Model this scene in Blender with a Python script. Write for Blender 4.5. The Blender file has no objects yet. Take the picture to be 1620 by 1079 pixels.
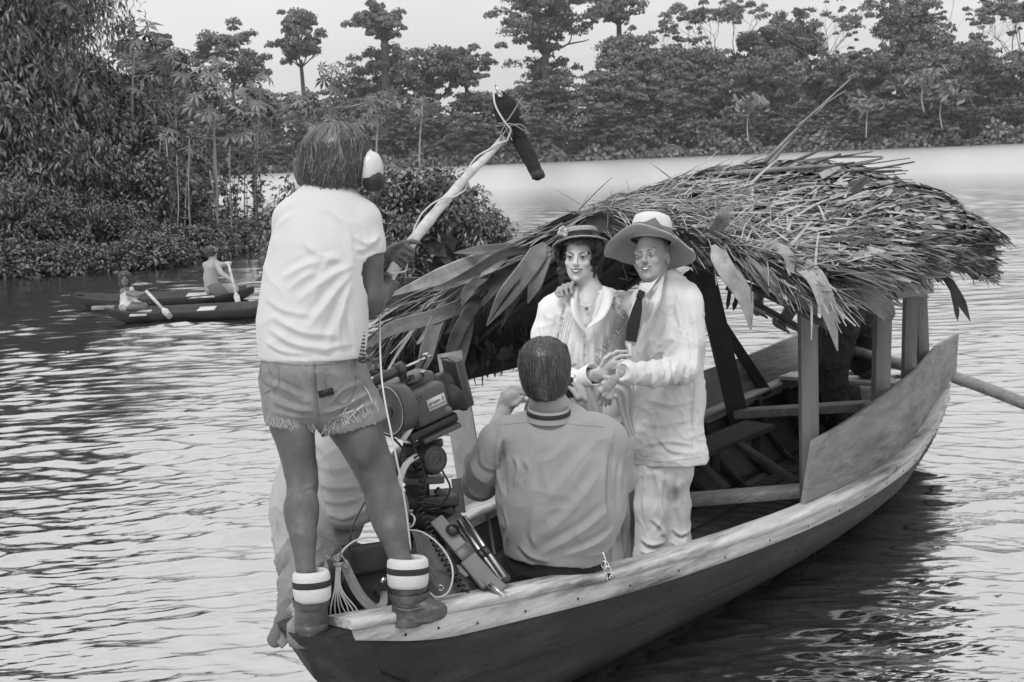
import bpy, math, random
import numpy as np
from mathutils import Vector, Matrix
random.seed(7)
RG = np.random.default_rng(11)
sc = bpy.context.scene
col = sc.collection

# ------------------------------------------------------------------ camera
CAM_Z = 2.25; FPX = 2250.0
PITCH = math.atan(300/2250.0); ROLL = math.radians(2.25)
_f = np.array([0, math.cos(PITCH), -math.sin(PITCH)])
_u0 = np.array([0, math.sin(PITCH), math.cos(PITCH)])
_x = np.array([1.0, 0, 0])
_r = _x*math.cos(ROLL) - _u0*math.sin(ROLL)
_u = _x*math.sin(ROLL) + _u0*math.cos(ROLL)
cam_d = bpy.data.cameras.new('camera'); cam = bpy.data.objects.new('camera', cam_d); col.objects.link(cam)
cam.matrix_world = Matrix(((_r[0], _u[0], -_f[0], 0), (_r[1], _u[1], -_f[1], 0), (_r[2], _u[2], -_f[2], CAM_Z), (0, 0, 0, 1)))
cam_d.sensor_width = 36; cam_d.lens = 50; cam_d.clip_start = .1; cam_d.clip_end = 20000
cam_d.dof.use_dof = True; cam_d.dof.focus_distance = 6.3; cam_d.dof.aperture_fstop = 13
sc.camera = cam

# ------------------------------------------------------------------ sky and sun
SUN_EL, SUN_ROT = math.radians(58), math.radians(200)
w = bpy.data.worlds.new('World'); sc.world = w; w.use_nodes = True
nt = w.node_tree; nt.nodes.clear()
def N(t, ty, **kw):
    n = t.nodes.new(ty)
    for k, v in kw.items(): setattr(n, k, v)
    return n
sky = N(nt, 'ShaderNodeTexSky', sky_type='NISHITA', sun_disc=False, sun_elevation=SUN_EL, sun_rotation=SUN_ROT, dust_density=4.0, air_density=1.5)
bw = N(nt, 'ShaderNodeRGBToBW'); nt.links.new(sky.outputs[0], bw.inputs[0])
tc = N(nt, 'ShaderNodeTexCoord')
mp = N(nt, 'ShaderNodeMapping'); mp.inputs['Scale'].default_value = (1.2, 1.2, 5.0)
nt.links.new(tc.outputs['Generated'], mp.inputs[0])
cn = N(nt, 'ShaderNodeTexNoise'); cn.inputs['Scale'].default_value = 2.2; cn.inputs['Detail'].default_value = 6; cn.inputs['Roughness'].default_value = .5
nt.links.new(mp.outputs[0], cn.inputs['Vector'])
cr = N(nt, 'ShaderNodeMapRange'); cr.inputs[1].default_value = .3; cr.inputs[2].default_value = .7; cr.inputs[3].default_value = 5.4; cr.inputs[4].default_value = 6.8
nt.links.new(cn.outputs[0], cr.inputs[0])
mx = N(nt, 'ShaderNodeMix', data_type='FLOAT'); mx.inputs[0].default_value = .93   # the cloud sheet hides most of the clear sky
nt.links.new(bw.outputs[0], mx.inputs[2]); nt.links.new(cr.outputs[0], mx.inputs[3])
# an overcast sky is brighter overhead than at the horizon (CIE overcast law, softened)
sx = N(nt, 'ShaderNodeSeparateXYZ'); nt.links.new(tc.outputs['Generated'], sx.inputs[0])
el = N(nt, 'ShaderNodeMapRange'); el.inputs[1].default_value = 0; el.inputs[2].default_value = .38; el.inputs[3].default_value = .92; el.inputs[4].default_value = 1.65
nt.links.new(sx.outputs[2], el.inputs[0])
ml = N(nt, 'ShaderNodeMath', operation='MULTIPLY'); nt.links.new(mx.outputs[0], ml.inputs[0]); nt.links.new(el.outputs[0], ml.inputs[1])
bg = N(nt, 'ShaderNodeBackground'); bg.inputs[1].default_value = .1
nt.links.new(ml.outputs[0], bg.inputs[0])
ow = N(nt, 'ShaderNodeOutputWorld'); nt.links.new(bg.outputs[0], ow.inputs[0])
sd = bpy.data.lights.new('sun', 'SUN'); sun = bpy.data.objects.new('sun', sd); col.objects.link(sun)
sd.energy = 1.5; sd.angle = math.radians(14); sd.color = (1, 1, 1)
# Nishita: rotation 0 = +Y, clockwise seen from above
_sv = Vector((math.sin(SUN_ROT)*math.cos(SUN_EL), math.cos(SUN_ROT)*math.cos(SUN_EL), math.sin(SUN_EL)))
sun.rotation_euler = _sv.to_track_quat('Z', 'Y').to_euler()
sc.view_settings.view_transform = 'Standard'; sc.view_settings.look = 'None'
sc.view_settings.exposure = 0.36; sc.view_settings.gamma = 1; sc.view_settings.use_curve_mapping = False
sc.cycles.use_denoising = True
sc.cycles.max_bounces = 6; sc.cycles.diffuse_bounces = 3; sc.cycles.glossy_bounces = 3; sc.cycles.transparent_max_bounces = 8

# ------------------------------------------------------------------ helpers
def P(px, py, Y):
    """point at depth Y (metres along +Y) seen at pixel px,py of the 1620x1079 photograph"""
    d = _f + _r*((px-810)/FPX) - _u*((py-539.5)/FPX)
    return np.array([0, 0, CAM_Z]) + d*(Y/d[1])
def PZ(px, py, z):
    d = _f + _r*((px-810)/FPX) - _u*((py-539.5)/FPX)
    return np.array([0, 0, CAM_Z]) + d*((z-CAM_Z)/d[2])
def SN(s, n, z): return np.array([.59*s + .807*n, .807*s - .59*n, z])   # boat coordinates
def proj(p):
    v = np.asarray(p, float) - np.array([0, 0, CAM_Z])
    return 810 + FPX*(v@_r)/(v@_f), 539.5 - FPX*(v@_u)/(v@_f)
V3 = lambda *a: np.array(a, float)
def unit(v): v = np.asarray(v, float); return v/(np.linalg.norm(v)+1e-12)

def tag(o, label=None, cat=None, group=None, kind=None):
    if label: o['label'] = label
    if cat: o['category'] = cat
    if group: o['group'] = group
    if kind: o['kind'] = kind
    return o
def empty(name, loc, label, cat, group=None):
    o = bpy.data.objects.new(name, None); col.objects.link(o); o.location = Vector(loc); o.empty_display_size = .1
    return tag(o, label, cat, group)
def mesh_np(name, vs, fs, m, parent=None, smooth=True, mi=None):
    """vs Nx3 (world), fs list of MxK arrays (K = 3 or 4)"""
    if isinstance(fs, np.ndarray): fs = [fs]
    vs = np.asarray(vs, np.float32)
    if parent is not None: vs = vs - np.array(parent_world(parent), np.float32)
    me = bpy.data.meshes.new(name)
    nl = sum(f.size for f in fs); npoly = sum(len(f) for f in fs)
    me.vertices.add(len(vs)); me.vertices.foreach_set('co', vs.ravel())
    me.loops.add(nl); me.loops.foreach_set('vertex_index', np.concatenate([f.ravel() for f in fs]).astype(np.int32))
    me.polygons.add(npoly)
    st = []; c = 0
    for f in fs:
        st.append(c + np.arange(len(f))*f.shape[1]); c += f.size
    me.polygons.foreach_set('loop_start', np.concatenate(st).astype(np.int32))
    if smooth: me.polygons.foreach_set('use_smooth', np.ones(npoly, bool))
    ms = m if isinstance(m, (list, tuple)) else [m]
    for x in ms: me.materials.append(x)
    if mi is not None: me.polygons.foreach_set('material_index', np.asarray(mi, np.int32))
    me.update(calc_edges=True); me.validate()
    o = bpy.data.objects.new(name, me); col.objects.link(o)
    if parent is not None: o.parent = parent
    return o
def parent_world(p):
    v = Vector((0, 0, 0))
    while p is not None: v = v + p.location; p = p.parent
    return v
class MB:
    """collects polygons, builds one object"""
    def __init__(s): s.v = []; s.f3 = []; s.f4 = []; s.n = 0
    def add(s, vs, fs):
        vs = np.asarray(vs, float); s.v.append(vs)
        for f in fs: (s.f3 if len(f) == 3 else s.f4).append([i+s.n for i in f])
        s.n += len(vs); return s
    def addnp(s, vs, f):
        s.v.append(np.asarray(vs, float)); (s.f3 if f.shape[1] == 3 else s.f4).extend((f+s.n).tolist()); s.n += len(vs); return s
    def box8(s, c):  # 8 corners: bottom 0-3, top 4-7
        return s.add(c, [(0, 3, 2, 1), (4, 5, 6, 7), (0, 1, 5, 4), (1, 2, 6, 5), (2, 3, 7, 6), (3, 0, 4, 7)])
    def beam(s, a, b, w, h, up=(0, 0, 1), bev=0):
        a = np.asarray(a, float); b = np.asarray(b, float); d = unit(b-a); u = np.asarray(up, float); u = unit(u-d*(u@d)); r = np.cross(d, u)
        q = lambda p: [p - r*w/2 - u*h/2, p + r*w/2 - u*h/2, p + r*w/2 + u*h/2, p - r*w/2 + u*h/2]
        return s.add(q(a)+q(b), [(3, 2, 1, 0), (4, 5, 6, 7), (0, 1, 5, 4), (1, 2, 6, 5), (2, 3, 7, 6), (3, 0, 4, 7)])
    def tube(s, pts, r, k=8, cap=True):
        pts = np.asarray(pts, float); n = len(pts); r = np.broadcast_to(np.asarray(r, float), (n,))
        t = np.gradient(pts, axis=0); t /= np.linalg.norm(t, axis=1)[:, None]+1e-12
        ref = V3(0, 0, 1) if abs(t[0][2]) < .9 else V3(1, 0, 0)
        u = unit(np.cross(t[0], ref)); vs = []
        for i in range(n):
            u = unit(u - t[i]*(u@t[i])); w_ = np.cross(t[i], u)
            for j in range(k):
                a = 2*math.pi*j/k; vs.append(pts[i] + r[i]*(math.cos(a)*u + math.sin(a)*w_))
        fs = [(i*k+j, i*k+(j+1) % k, (i+1)*k+(j+1) % k, (i+1)*k+j) for i in range(n-1) for j in range(k)]
        if cap:
            vs += [pts[0], pts[-1]]
            fs += [((j+1) % k, j, n*k) for j in range(k)] + [((n-1)*k+j, (n-1)*k+(j+1) % k, n*k+1) for j in range(k)]
        return s.add(vs, fs)
    def lathe(s, c, axis, prof, k=24, ref=(0, 0, 1)):
        """prof: list of (radius, height along axis)"""
        axis = unit(axis); ref = np.asarray(ref, float)
        if abs(axis@ref) > .95: ref = V3(1, 0, 0)
        u = unit(np.cross(axis, ref)); w_ = np.cross(axis, u); vs = []
        for (r, h) in prof:
            for j in range(k):
                a = 2*math.pi*j/k; vs.append(np.asarray(c) + axis*h + r*(math.cos(a)*u+math.sin(a)*w_))
        fs = [(i*k+j, i*k+(j+1) % k, (i+1)*k+(j+1) % k, (i+1)*k+j) for i in range(len(prof)-1) for j in range(k)]
        return s.add(vs, fs)
    def build(s, name, m, parent=None, smooth=False, bevel=0):
        fs = []
        if s.f4: fs.append(np.array(s.f4))
        if s.f3: fs.append(np.array(s.f3))
        o = mesh_np(name, np.concatenate(s.v), fs, m, parent, smooth)
        if bevel:
            b = o.modifiers.new('bevel', 'BEVEL'); b.width = bevel; b.segments = 2; b.limit_method = 'ANGLE'
        return o
def spline(pts, n):
    """Catmull-Rom through pts"""
    pts = np.asarray(pts, float); m = len(pts)
    q = np.vstack([2*pts[0]-pts[1], pts, 2*pts[-1]-pts[-2]]); t = np.linspace(0, m-1-1e-6, n); i = t.astype(int); f = (t-i)[:, None]
    a, b, c, d = q[i], q[i+1], q[i+2], q[i+3]
    return .5*((2*b) + (-a+c)*f + (2*a-5*b+4*c-d)*f**2 + (-a+3*b-3*c+d)*f**3)

# vectorised value noise
def _h(x, y, z, s):
    n = (x*374761393 + y*668265263 + z*2147483647 + s*974711) & 0xffffffff
    n = ((n ^ (n >> 13))*1274126177) & 0xffffffff
    n = ((n ^ (n >> 15))*2246822519) & 0xffffffff
    return ((n ^ (n >> 16)) & 0xffff)/65535.0
def vnoise(p, s=0):
    p = np.asarray(p, float); i = np.floor(p).astype(np.int64); f = p-i; f = f*f*(3-2*f); r = 0
    for dx in (0, 1):
        for dy in (0, 1):
            for dz in (0, 1):
                wgt = (f[:, 0] if dx else 1-f[:, 0])*(f[:, 1] if dy else 1-f[:, 1])*(f[:, 2] if dz else 1-f[:, 2])
                r = r + wgt*_h(i[:, 0]+dx, i[:, 1]+dy, i[:, 2]+dz, s)
    return r*2-1
def fbm(p, o=3, s=0):
    r = 0; a = 1
    for k in range(o): r = r + a*vnoise(np.asarray(p)*2**k, s+k); a *= .5
    return r

# ------------------------------------------------------------------ materials
def mat(name, c, rough=.8, var=.25, scale=8, bump=.0, bscale=60, stretch=(1, 1, 1), spec=.3, metal=0, dark=None, dscale=3, damt=.5, sheen=0, crease=0, grain=0):
    """c base grey; var relative noise variation; dark: stains of that colour"""
    m = bpy.data.materials.new(name); m.use_nodes = True; t = m.node_tree; b = t.nodes['Principled BSDF']
    tcn = N(t, 'ShaderNodeTexCoord'); mpn = N(t, 'ShaderNodeMapping'); mpn.inputs['Scale'].default_value = stretch
    if grain:   # wood grain runs along the boat
        vr = N(t, 'ShaderNodeVectorRotate', rotation_type='Z_AXIS'); vr.inputs['Angle'].default_value = -math.atan2(.807, .59); t.links.new(tcn.outputs['Object'], vr.inputs['Vector']); t.links.new(vr.outputs[0], mpn.inputs[0])
    else: t.links.new(tcn.outputs['Object'], mpn.inputs[0])
    n1 = N(t, 'ShaderNodeTexNoise'); n1.inputs['Scale'].default_value = scale; n1.inputs['Detail'].default_value = 6; n1.inputs['Roughness'].default_value = .65
    t.links.new(mpn.outputs[0], n1.inputs['Vector'])
    mr = N(t, 'ShaderNodeMapRange'); mr.inputs[1].default_value = .25; mr.inputs[2].default_value = .75
    mr.inputs[3].default_value = c*(1-var); mr.inputs[4].default_value = c*(1+var)
    t.links.new(n1.outputs[0], mr.inputs[0]); out = mr.outputs[0]
    if dark is not None:
        n2 = N(t, 'ShaderNodeTexNoise'); n2.inputs['Scale'].default_value = dscale; n2.inputs['Detail'].default_value = 8; n2.inputs['Roughness'].default_value = .7
        t.links.new(mpn.outputs[0], n2.inputs['Vector'])
        r2 = N(t, 'ShaderNodeMapRange'); r2.inputs[1].default_value = .5; r2.inputs[2].default_value = .66; r2.inputs[4].default_value = damt
        t.links.new(n2.outputs[0], r2.inputs[0])
        mxn = N(t, 'ShaderNodeMix', data_type='FLOAT'); t.links.new(r2.outputs[0], mxn.inputs[0]); t.links.new(out, mxn.inputs[2]); mxn.inputs[3].default_value = dark
        out = mxn.outputs[0]
    t.links.new(out, b.inputs['Base Color'])
    b.inputs['Roughness'].default_value = rough; b.inputs['Specular IOR Level'].default_value = spec; b.inputs['Metallic'].default_value = metal
    if sheen: b.inputs['Sheen Weight'].default_value = sheen
    if bump:
        n3 = N(t, 'ShaderNodeTexNoise'); n3.inputs['Scale'].default_value = bscale; n3.inputs['Detail'].default_value = 4
        t.links.new(mpn.outputs[0], n3.inputs['Vector'])
        bp = N(t, 'ShaderNodeBump'); bp.inputs['Strength'].default_value = bump; bp.inputs['Distance'].default_value = .01
        t.links.new(n3.outputs[0], bp.inputs['Height']); t.links.new(bp.outputs[0], b.inputs['Normal'])
        if crease:
            n4 = N(t, 'ShaderNodeTexNoise', noise_type='RIDGED_MULTIFRACTAL'); n4.inputs['Scale'].default_value = 11; n4.inputs['Detail'].default_value = 3; n4.inputs['Distortion'].default_value = .6
            t.links.new(tcn.outputs['Object'], n4.inputs['Vector']); b4 = N(t, 'ShaderNodeBump'); b4.inputs['Strength'].default_value = crease; b4.inputs['Distance'].default_value = .008
            t.links.new(n4.outputs[0], b4.inputs['Height']); t.links.new(bp.outputs[0], b4.inputs['Normal']); t.links.new(b4.outputs[0], b.inputs['Normal'])
    return m
# every grain direction follows the boat's axis through a per-object rotation-free stretch
M = {}
M['plank_light'] = mat('weathered_pale_wood', .44, .8, .28, 22, .8, 60, (.12, 1, 1), dark=.10, dscale=7, damt=1.0, grain=1)
M['plank_mid'] = mat('weathered_wood', .20, .85, .3, 18, .8, 60, (.15, 1, 1), dark=.06, dscale=7, damt=.8, grain=1)
M['plank_dark'] = mat('tarred_wood', .018, .6, .5, 14, .8, 60, (.12, 1, 1), dark=.05, dscale=12, damt=.6, grain=1)
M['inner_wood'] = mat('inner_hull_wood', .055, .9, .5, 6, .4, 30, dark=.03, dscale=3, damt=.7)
M['post'] = mat('grey_post_wood', .17, .85, .25, 20, .5, 80, (1, 1, .15))
M['straw'] = mat('dry_straw', .29, .75, .5, 12, 0, 60)
M['straw2'] = mat('dry_palm_leaf', .16, .6, .5, 9, .3, 50)
M['straw3'] = mat('old_palm_leaf', .065, .7, .5, 9, .3, 50)
M['thatch_base'] = mat('thatch_body', .04, .95, .6, 20, .6, 60)
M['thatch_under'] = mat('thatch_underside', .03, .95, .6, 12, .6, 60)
M['skin'] = mat('tanned_skin', .078, .5, .22, 26, .2, 160, spec=.4)
M['skin_f'] = mat('fair_skin', .50, .5, .10, 22, .10, 150, spec=.35)
M['skin_m'] = mat('weathered_skin', .27, .5, .12, 18, .12, 120, spec=.35)
M['skin_d'] = mat('brown_skin', .13, .5, .15, 14, .1, 120, spec=.4)
M['white_cloth'] = mat('white_cotton', .48, .9, .04, 6, .07, 300, sheen=.1, crease=0.22)
M['blouse'] = mat('white_cotton_shade_offset', .66, .9, .04, 6, .07, 300, sheen=.1, crease=.3)  # white cotton with a brighter base colour to make up for roof shade
M['linen'] = mat('cream_linen', .52, .9, .06, 10, .07, 260, sheen=.1, crease=0.45)
M['shirt'] = mat('grey_work_shirt', .24, .9, .07, 8, .07, 300, sheen=.1, crease=0.3)
M['pale_shirt'] = mat('pale_shirt', .32, .9, .08, 8, .07, 200, crease=0.35)
M['denim'] = mat('faded_denim', .19, .9, .3, 14, .3, 300, crease=0.35)
M['dark_cloth'] = mat('dark_trousers', .02, .9, .3, 8, .07, 200)
M['jeans_dark'] = mat('dark_jeans', .03, .9, .3, 8, .07, 200)
M['hair_dark'] = mat('dark_hair', .022, .45, .5, 30, 0, 60, spec=.5)
M['hair_mid'] = mat('brown_hair', .055, .4, .5, 60, 0, 60, spec=.6)
M['hair_lite'] = mat('light_brown_hair', .13, .4, .4, 60, 0, 60, spec=.6)  # lighter strands mixed in at random
M['black'] = mat('black_metal', .02, .4, .3, 12, .1, 100, spec=.5)
M['grey_metal'] = mat('grey_enamel', .055, .4, .15, 12, .1, 100, spec=.5)
M['steel'] = mat('brushed_steel', .5, .25, .15, 12, 0, 100, metal=1)
M['rubber'] = mat('black_rubber', .015, .6, .3, 20, .2, 80, spec=.4)
M['boot'] = mat('brown_leather', .042, .45, .4, 10, .4, 60, spec=.5, dark=.13, dscale=9, damt=.6)
M['bag'] = mat('dark_canvas', .03, .9, .3, 20, .4, 250)
M['canvas'] = mat('khaki_canvas', .12, .9, .2, 20, .4, 250)
M['cable_w'] = mat('pale_cable', .45, .5, .1, 10)
M['sock_w'] = mat('white_wool', .5, .95, .05, 40, .5, 250)
M['sock_d'] = mat('dark_wool', .03, .95, .2, 40, .5, 250)
M['strap'] = mat('webbing_strap', .2, .8, .15, 40, .3, 200)
M['bamboo'] = mat('pale_pole_wood', .42, .6, .35, 18, .3, 60, (1, 1, 1), dark=.14, dscale=12, damt=.5)
M['foam'] = mat('black_foam', .018, .95, .3, 60, .6, 250)
M['white_plastic'] = mat('white_plastic', .48, .3, .03, 5, spec=.5)
M['eye_w'] = mat('eye_white', .6, .3, .02, 5)
M['dark'] = mat('very_dark', .012, .5, .1, 5)
M['tooth'] = mat('tooth_enamel', .8, .3, .02, 5)
M['lip'] = mat('lipstick', .12, .4, .1, 20)
M['lip_m'] = mat('lip_skin', .15, .5, .1, 20)
M['brow'] = mat('eyebrow', .04, .8, .2, 20)
M['hatband'] = mat('grey_ribbon', .13, .6, .15, 10, .1)
M['hat_white'] = mat('white_felt', .52, .9, .03, 6, .1, 200)
M['hat_brim'] = mat('white_felt_shade_tone', .34, .9, .05, 6, .1, 200)  # hat felt with the shade of the brim's underside put into its colour
M['straw_hat'] = mat('woven_straw_hat', .30, .8, .3, 60, .4, 150)
M['cream_skirt'] = mat('cream_skirt_cloth', .38, .9, .08, 6, .07, 200, crease=0.4)
# ------------------------------------------------------------------ water
WAVE = .052
def water():
    na = 300
    r = np.concatenate([[0.0, 1.5], np.geomspace(3, 4.5, 12)[:-1], np.geomspace(4.5, 60, 1350), np.geomspace(64, 9000, 60)])
    th = np.radians(np.concatenate([np.linspace(-180, -27, 30), np.linspace(-26, 26, na), np.linspace(27, 180, 30)[:-1]]))
    R, T = np.meshgrid(r, th, indexing='ij')
    X = R*np.sin(T); Y = R*np.cos(T); Z = np.zeros_like(X)
    rg = np.random.default_rng(5); cell = np.maximum(R*.0021, .008)
    gust = np.clip(.9+.55*fbm(np.stack([X.ravel()*.22, Y.ravel()*.10, X.ravel()*0], 1), 3, 9).reshape(X.shape), .25, 1.6)
    for i in range(52):
        L = .05*(1.052**i)*rg.uniform(.9, 1.1)            # wavelengths 9 cm to 1.4 m
        a = rg.normal(math.radians(86), math.radians(21))
        k = 2*math.pi/L; amp = rg.uniform(.6, 1.4)*WAVE*L/(2*math.pi)*(.9 if L < .12 else 1)
        ph = rg.uniform(0, 6.28); fade = np.clip(L/(cell*3)-1, 0, 1)
        u = X*math.cos(a)+Y*math.sin(a); wob = np.sin(X*rg.uniform(.8, 2.6)/L**.5+ph)+.8*np.sin(Y*.6/L**.5+X*.6+2*ph)
        pk = np.clip(.12+np.sin(X*rg.uniform(.9, 2.6)+Y*rg.uniform(.4, 1.5)+ph*3)*np.sin(X*rg.uniform(.4, 1.1)-Y*rg.uniform(.7, 2.0)+ph), 0, 1)     # wave packets
        Z += amp*fade*pk*2.2*np.exp(2.0*(np.sin(k*u+ph+1.0*wob)-1))          # narrow crests, flat troughs
    Z *= gust
    vs = np.stack([X, Y, Z], -1).reshape(-1, 3)
    nR, nT = R.shape; i = np.arange(nR-1)[:, None]; j = np.arange(nT)[None, :]; j2 = (j+1) % nT
    f = np.stack([i*nT+j+0*i, i*nT+j2, (i+1)*nT+j2, (i+1)*nT+j], -1).reshape(-1, 4)
    m = bpy.data.materials.new('river_water'); m.use_nodes = True; t = m.node_tree; t.nodes.clear()
    tcn = N(t, 'ShaderNodeTexCoord'); bumps = None
    for (scl, st, dist) in ((14, (.35, 1, 1), .0035), (40, (.4, 1, 1), .0012)):
        mpn = N(t, 'ShaderNodeMapping'); mpn.inputs['Scale'].default_value = st; t.links.new(tcn.outputs['Object'], mpn.inputs[0])
        n1 = N(t, 'ShaderNodeTexNoise'); n1.inputs['Scale'].default_value = scl; n1.inputs['Detail'].default_value = 3
        t.links.new(mpn.outputs[0], n1.inputs['Vector'])
        bp = N(t, 'ShaderNodeBump'); bp.inputs['Distance'].default_value = dist; bp.inputs['Strength'].default_value = 1
        t.links.new(n1.outputs[0], bp.inputs['Height'])
        if bumps: t.links.new(bumps.outputs[0], bp.inputs['Normal'])
        bumps = bp
    d = N(t, 'ShaderNodeBsdfDiffuse'); d.inputs[0].default_value = (.02, .02, .02, 1)
    g = N(t, 'ShaderNodeBsdfGlossy'); g.inputs[0].default_value = (.92, .92, .92, 1); gv = N(t, 'ShaderNodeVectorMath', operation='LENGTH'); t.links.new(tcn.outputs['Object'], gv.inputs[0]); gr = N(t, 'ShaderNodeMapRange'); gr.inputs[1].default_value = 10; gr.inputs[2].default_value = 90; gr.inputs[3].default_value = .04; gr.inputs[4].default_value = .27; t.links.new(gv.outputs['Value'], gr.inputs[0]); t.links.new(gr.outputs[0], g.inputs['Roughness'])   # open water far out is wind-ruffled
    fr = N(t, 'ShaderNodeFresnel'); fr.inputs[0].default_value = 1.7
    mxs = N(t, 'ShaderNodeMixShader'); o_ = N(t, 'ShaderNodeOutputMaterial')
    for x in (d, g, fr): t.links.new(bumps.outputs[0], x.inputs['Normal'])
    fm_ = N(t, 'ShaderNodeMapRange'); fm_.inputs[3].default_value = .50; fm_.inputs[4].default_value = 1.0; t.links.new(fr.outputs[0], fm_.inputs[0]); t.links.new(fm_.outputs[0], mxs.inputs[0]); t.links.new(d.outputs[0], mxs.inputs[1]); t.links.new(g.outputs[0], mxs.inputs[2]); t.links.new(mxs.outputs[0], o_.inputs[0])
    o = mesh_np('river_water', vs, f[nT:], m)
    # close the centre with triangles
    me = o.data
    tag(o, kind='structure')
water()
rb = MB(); rb.add([(-9000, -9000, -3), (9000, -9000, -3), (9000, 9000, -3), (-9000, 9000, -3)], [(0, 1, 2, 3)])
tag(rb.build('river_bed', mat('river_mud', .06)), kind='structure')

# ------------------------------------------------------------------ the boat
BO = SN(6.7, -3.6, 0)
boat = empty('river_boat', BO, 'long wooden river boat with pale gunwale, dark hull and thatched roof carrying the film party', 'boat')
NEAR = [(3.33, -3.17, .70), (3.95, -3.08, .62), (5.06, -2.93, .51), (6.4, -2.82, .45), (7.56, -2.85, .45), (8.35, -2.99, .47), (9.07, -3.15, .51), (9.73, -3.37, .56), (10.1, -3.55, .60)]
FAR = [(3.33, -3.40, .70), (3.95, -3.76, .62), (5.06, -4.13, .52), (6.4, -4.37, .47), (7.56, -4.42, .47), (8.35, -4.44, .49), (9.07, -4.42, .52), (9.73, -4.3, .57), (10.1, -4.15, .60)]
NS = 60
near = spline(NEAR, NS); far = spline(FAR, NS)
cen = lambda i: (near[i]+far[i])/2
def hull_pt(side, i, q):
    """q 0 at the gunwale .. 1 at the keel; (s, n, z)"""
    e = near[i] if side > 0 else far[i]; c = cen(i); hb = e[1]-c[1]
    zk = -.16 + .5*max(0, 1-i/6.0)**1.5 + .35*max(0, (i-52)/8.0)**1.5
    z = e[2] + (zk-e[2])*q
    flare = (1-q**3.2)*(1-.22*q)                              # width factor
    rake = .10*q*max(0, 1-i/8.0)*2 - .22*q*max(0, (i-48)/12.0)*2
    return np.array([e[0]+rake, c[1]+hb*flare, z])
def hull_w(side, i, q, off=0):
    p = hull_pt(side, i, q)
    return SN(p[0], p[1]+side*off, p[2])
def strake(name, side, q0, q1, off, th, m, i0=0, i1=NS-1, nq=4):
    mb = MB(); rows = []
    for i in range(i0, i1+1):
        ring = [hull_w(side, i, q0+(q1-q0)*k/nq, off) for k in range(nq+1)] + [hull_w(side, i, q0+(q1-q0)*k/nq, off-th) for k in range(nq, -1, -1)]
        rows.append(ring)
    k = len(rows[0]); n = len(rows)
    fs = [(a*k+b, a*k+(b+1) % k, (a+1)*k+(b+1) % k, (a+1)*k+b) for a in range(n-1) for b in range(k)]
    if side < 0: fs = [f[::-1] for f in fs]
    mb.add(np.array(rows).reshape(-1, 3), fs)
    ka = list(range(k)); h = (nq+1)
    for base in (0, (n-1)*k):
        for b in range(nq): mb.add([np.array(rows).reshape(-1, 3)[base+x] for x in (b, b+1, k-2-b, k-1-b)], [(0, 1, 2, 3)])
    o = mb.build(name, m, boat, smooth=False)
    return o
for side in (1, -1):
    strake('rub_strake', side, .0, .115, .028, .03, M['plank_light'])['label'] = 'pale worn top strake'
    strake('hull_plank', side, .10, .36, .014, .028, M['plank_dark'])
    strake('hull_plank', side, .33, .68, -.004, .028, M['plank_dark'])
    strake('hull_plank', side, .65, 1.0, -.022, .028, M['plank_dark'])
    # gunwale cap: a board along the top edge
    mb = MB(); rows = []
    for i in range(NS):
        e = near[i] if side > 0 else far[i]
        wdt = .085 if i > 3 else .085
        jig = .004*math.sin(i*1.7)+.003*math.sin(i*3.1)
        a, b = e[1]+side*(.036+jig), e[1]-side*wdt
        c = cen(i)[1]
        if (b-c)*side < .01: b = c+side*.01
        z0, z1 = e[2]+.003, e[2]+.034
        rows.append([SN(e[0], a, z0), SN(e[0], a, z1-.006), SN(e[0], a-side*.007, z1+.001*math.sin(i)), SN(e[0], b+side*.007, z1), SN(e[0], b, z1-.006), SN(e[0], b, z0)])
    R_ = np.array(rows).reshape(-1, 3); k = 6
    fs = [(p*k+q, p*k+(q+1) % k, (p+1)*k+(q+1) % k, (p+1)*k+q) for p in range(NS-1) for q in range(k)]
    if side < 0: fs = [f[::-1] for f in fs]
    mb.add(R_, fs); mb.add(R_[[0, 1, 4, 5]], [(0, 1, 2, 3)]); mb.add(R_[[1, 2, 3, 4]], [(0, 1, 2, 3)]); mb.add(R_[-6:][[0, 1, 4, 5]], [(0, 1, 2, 3)])
    mb.build('gunwale_board', M['plank_light'], boat)
nl = MB(); rgN = np.random.default_rng(4)
for i in range(3, 56, 2):
    for q0 in (.07, .20, .30):
        pN = hull_w(1, i, q0+rgN.uniform(-.01, .01), .030 if q0 < .1 else .017); nl.lathe(pN, SN(0, 1, 0), [(.006, 0), (.004, .003), (0, .003)], 6)
tag(nl.build('nail_head', M['plank_dark'], boat), kind='stuff')
# stem block, bow face and transom
mb = MB()
ring = []
for q in np.linspace(0, 1, 7):
    a = hull_pt(1, 0, q); b = hull_pt(-1, 0, q); wv = .012*math.sin(q*17)
    ring.append([SN(a[0]+.05, a[1]+.034, a[2]), SN(a[0]-.07+wv, a[1]+.02, a[2]), SN(a[0]-.13-wv, (a[1]+b[1])/2, a[2]), SN(b[0]-.07, b[1]-.02, a[2]), SN(b[0]+.05, b[1]-.034, a[2])])
k = 5; R_ = np.array(ring).reshape(-1, 3)
mb.add(R_, [(p*k+q+1, p*k+q, (p+1)*k+q, (p+1)*k+q+1) for p in range(6) for q in range(4)]); mb.add(R_[:5], [(0, 1, 2), (0, 2, 3), (0, 3, 4)])
mb.build('stem_post', M['plank_dark'], boat, bevel=.008)
sh = MB(); t0 = SN(3.33, -3.285, .70)
sh.lathe(t0+V3(-.05, -.04, -.01), (0, 0, 1), [(.0, -.05), (.05, -.045), (.058, -.01), (.055, .025), (.035, .045), (0, .05)], 9)
so = sh.build('stem_head', M['plank_mid'], boat, smooth=True)
mb = MB()
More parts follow.
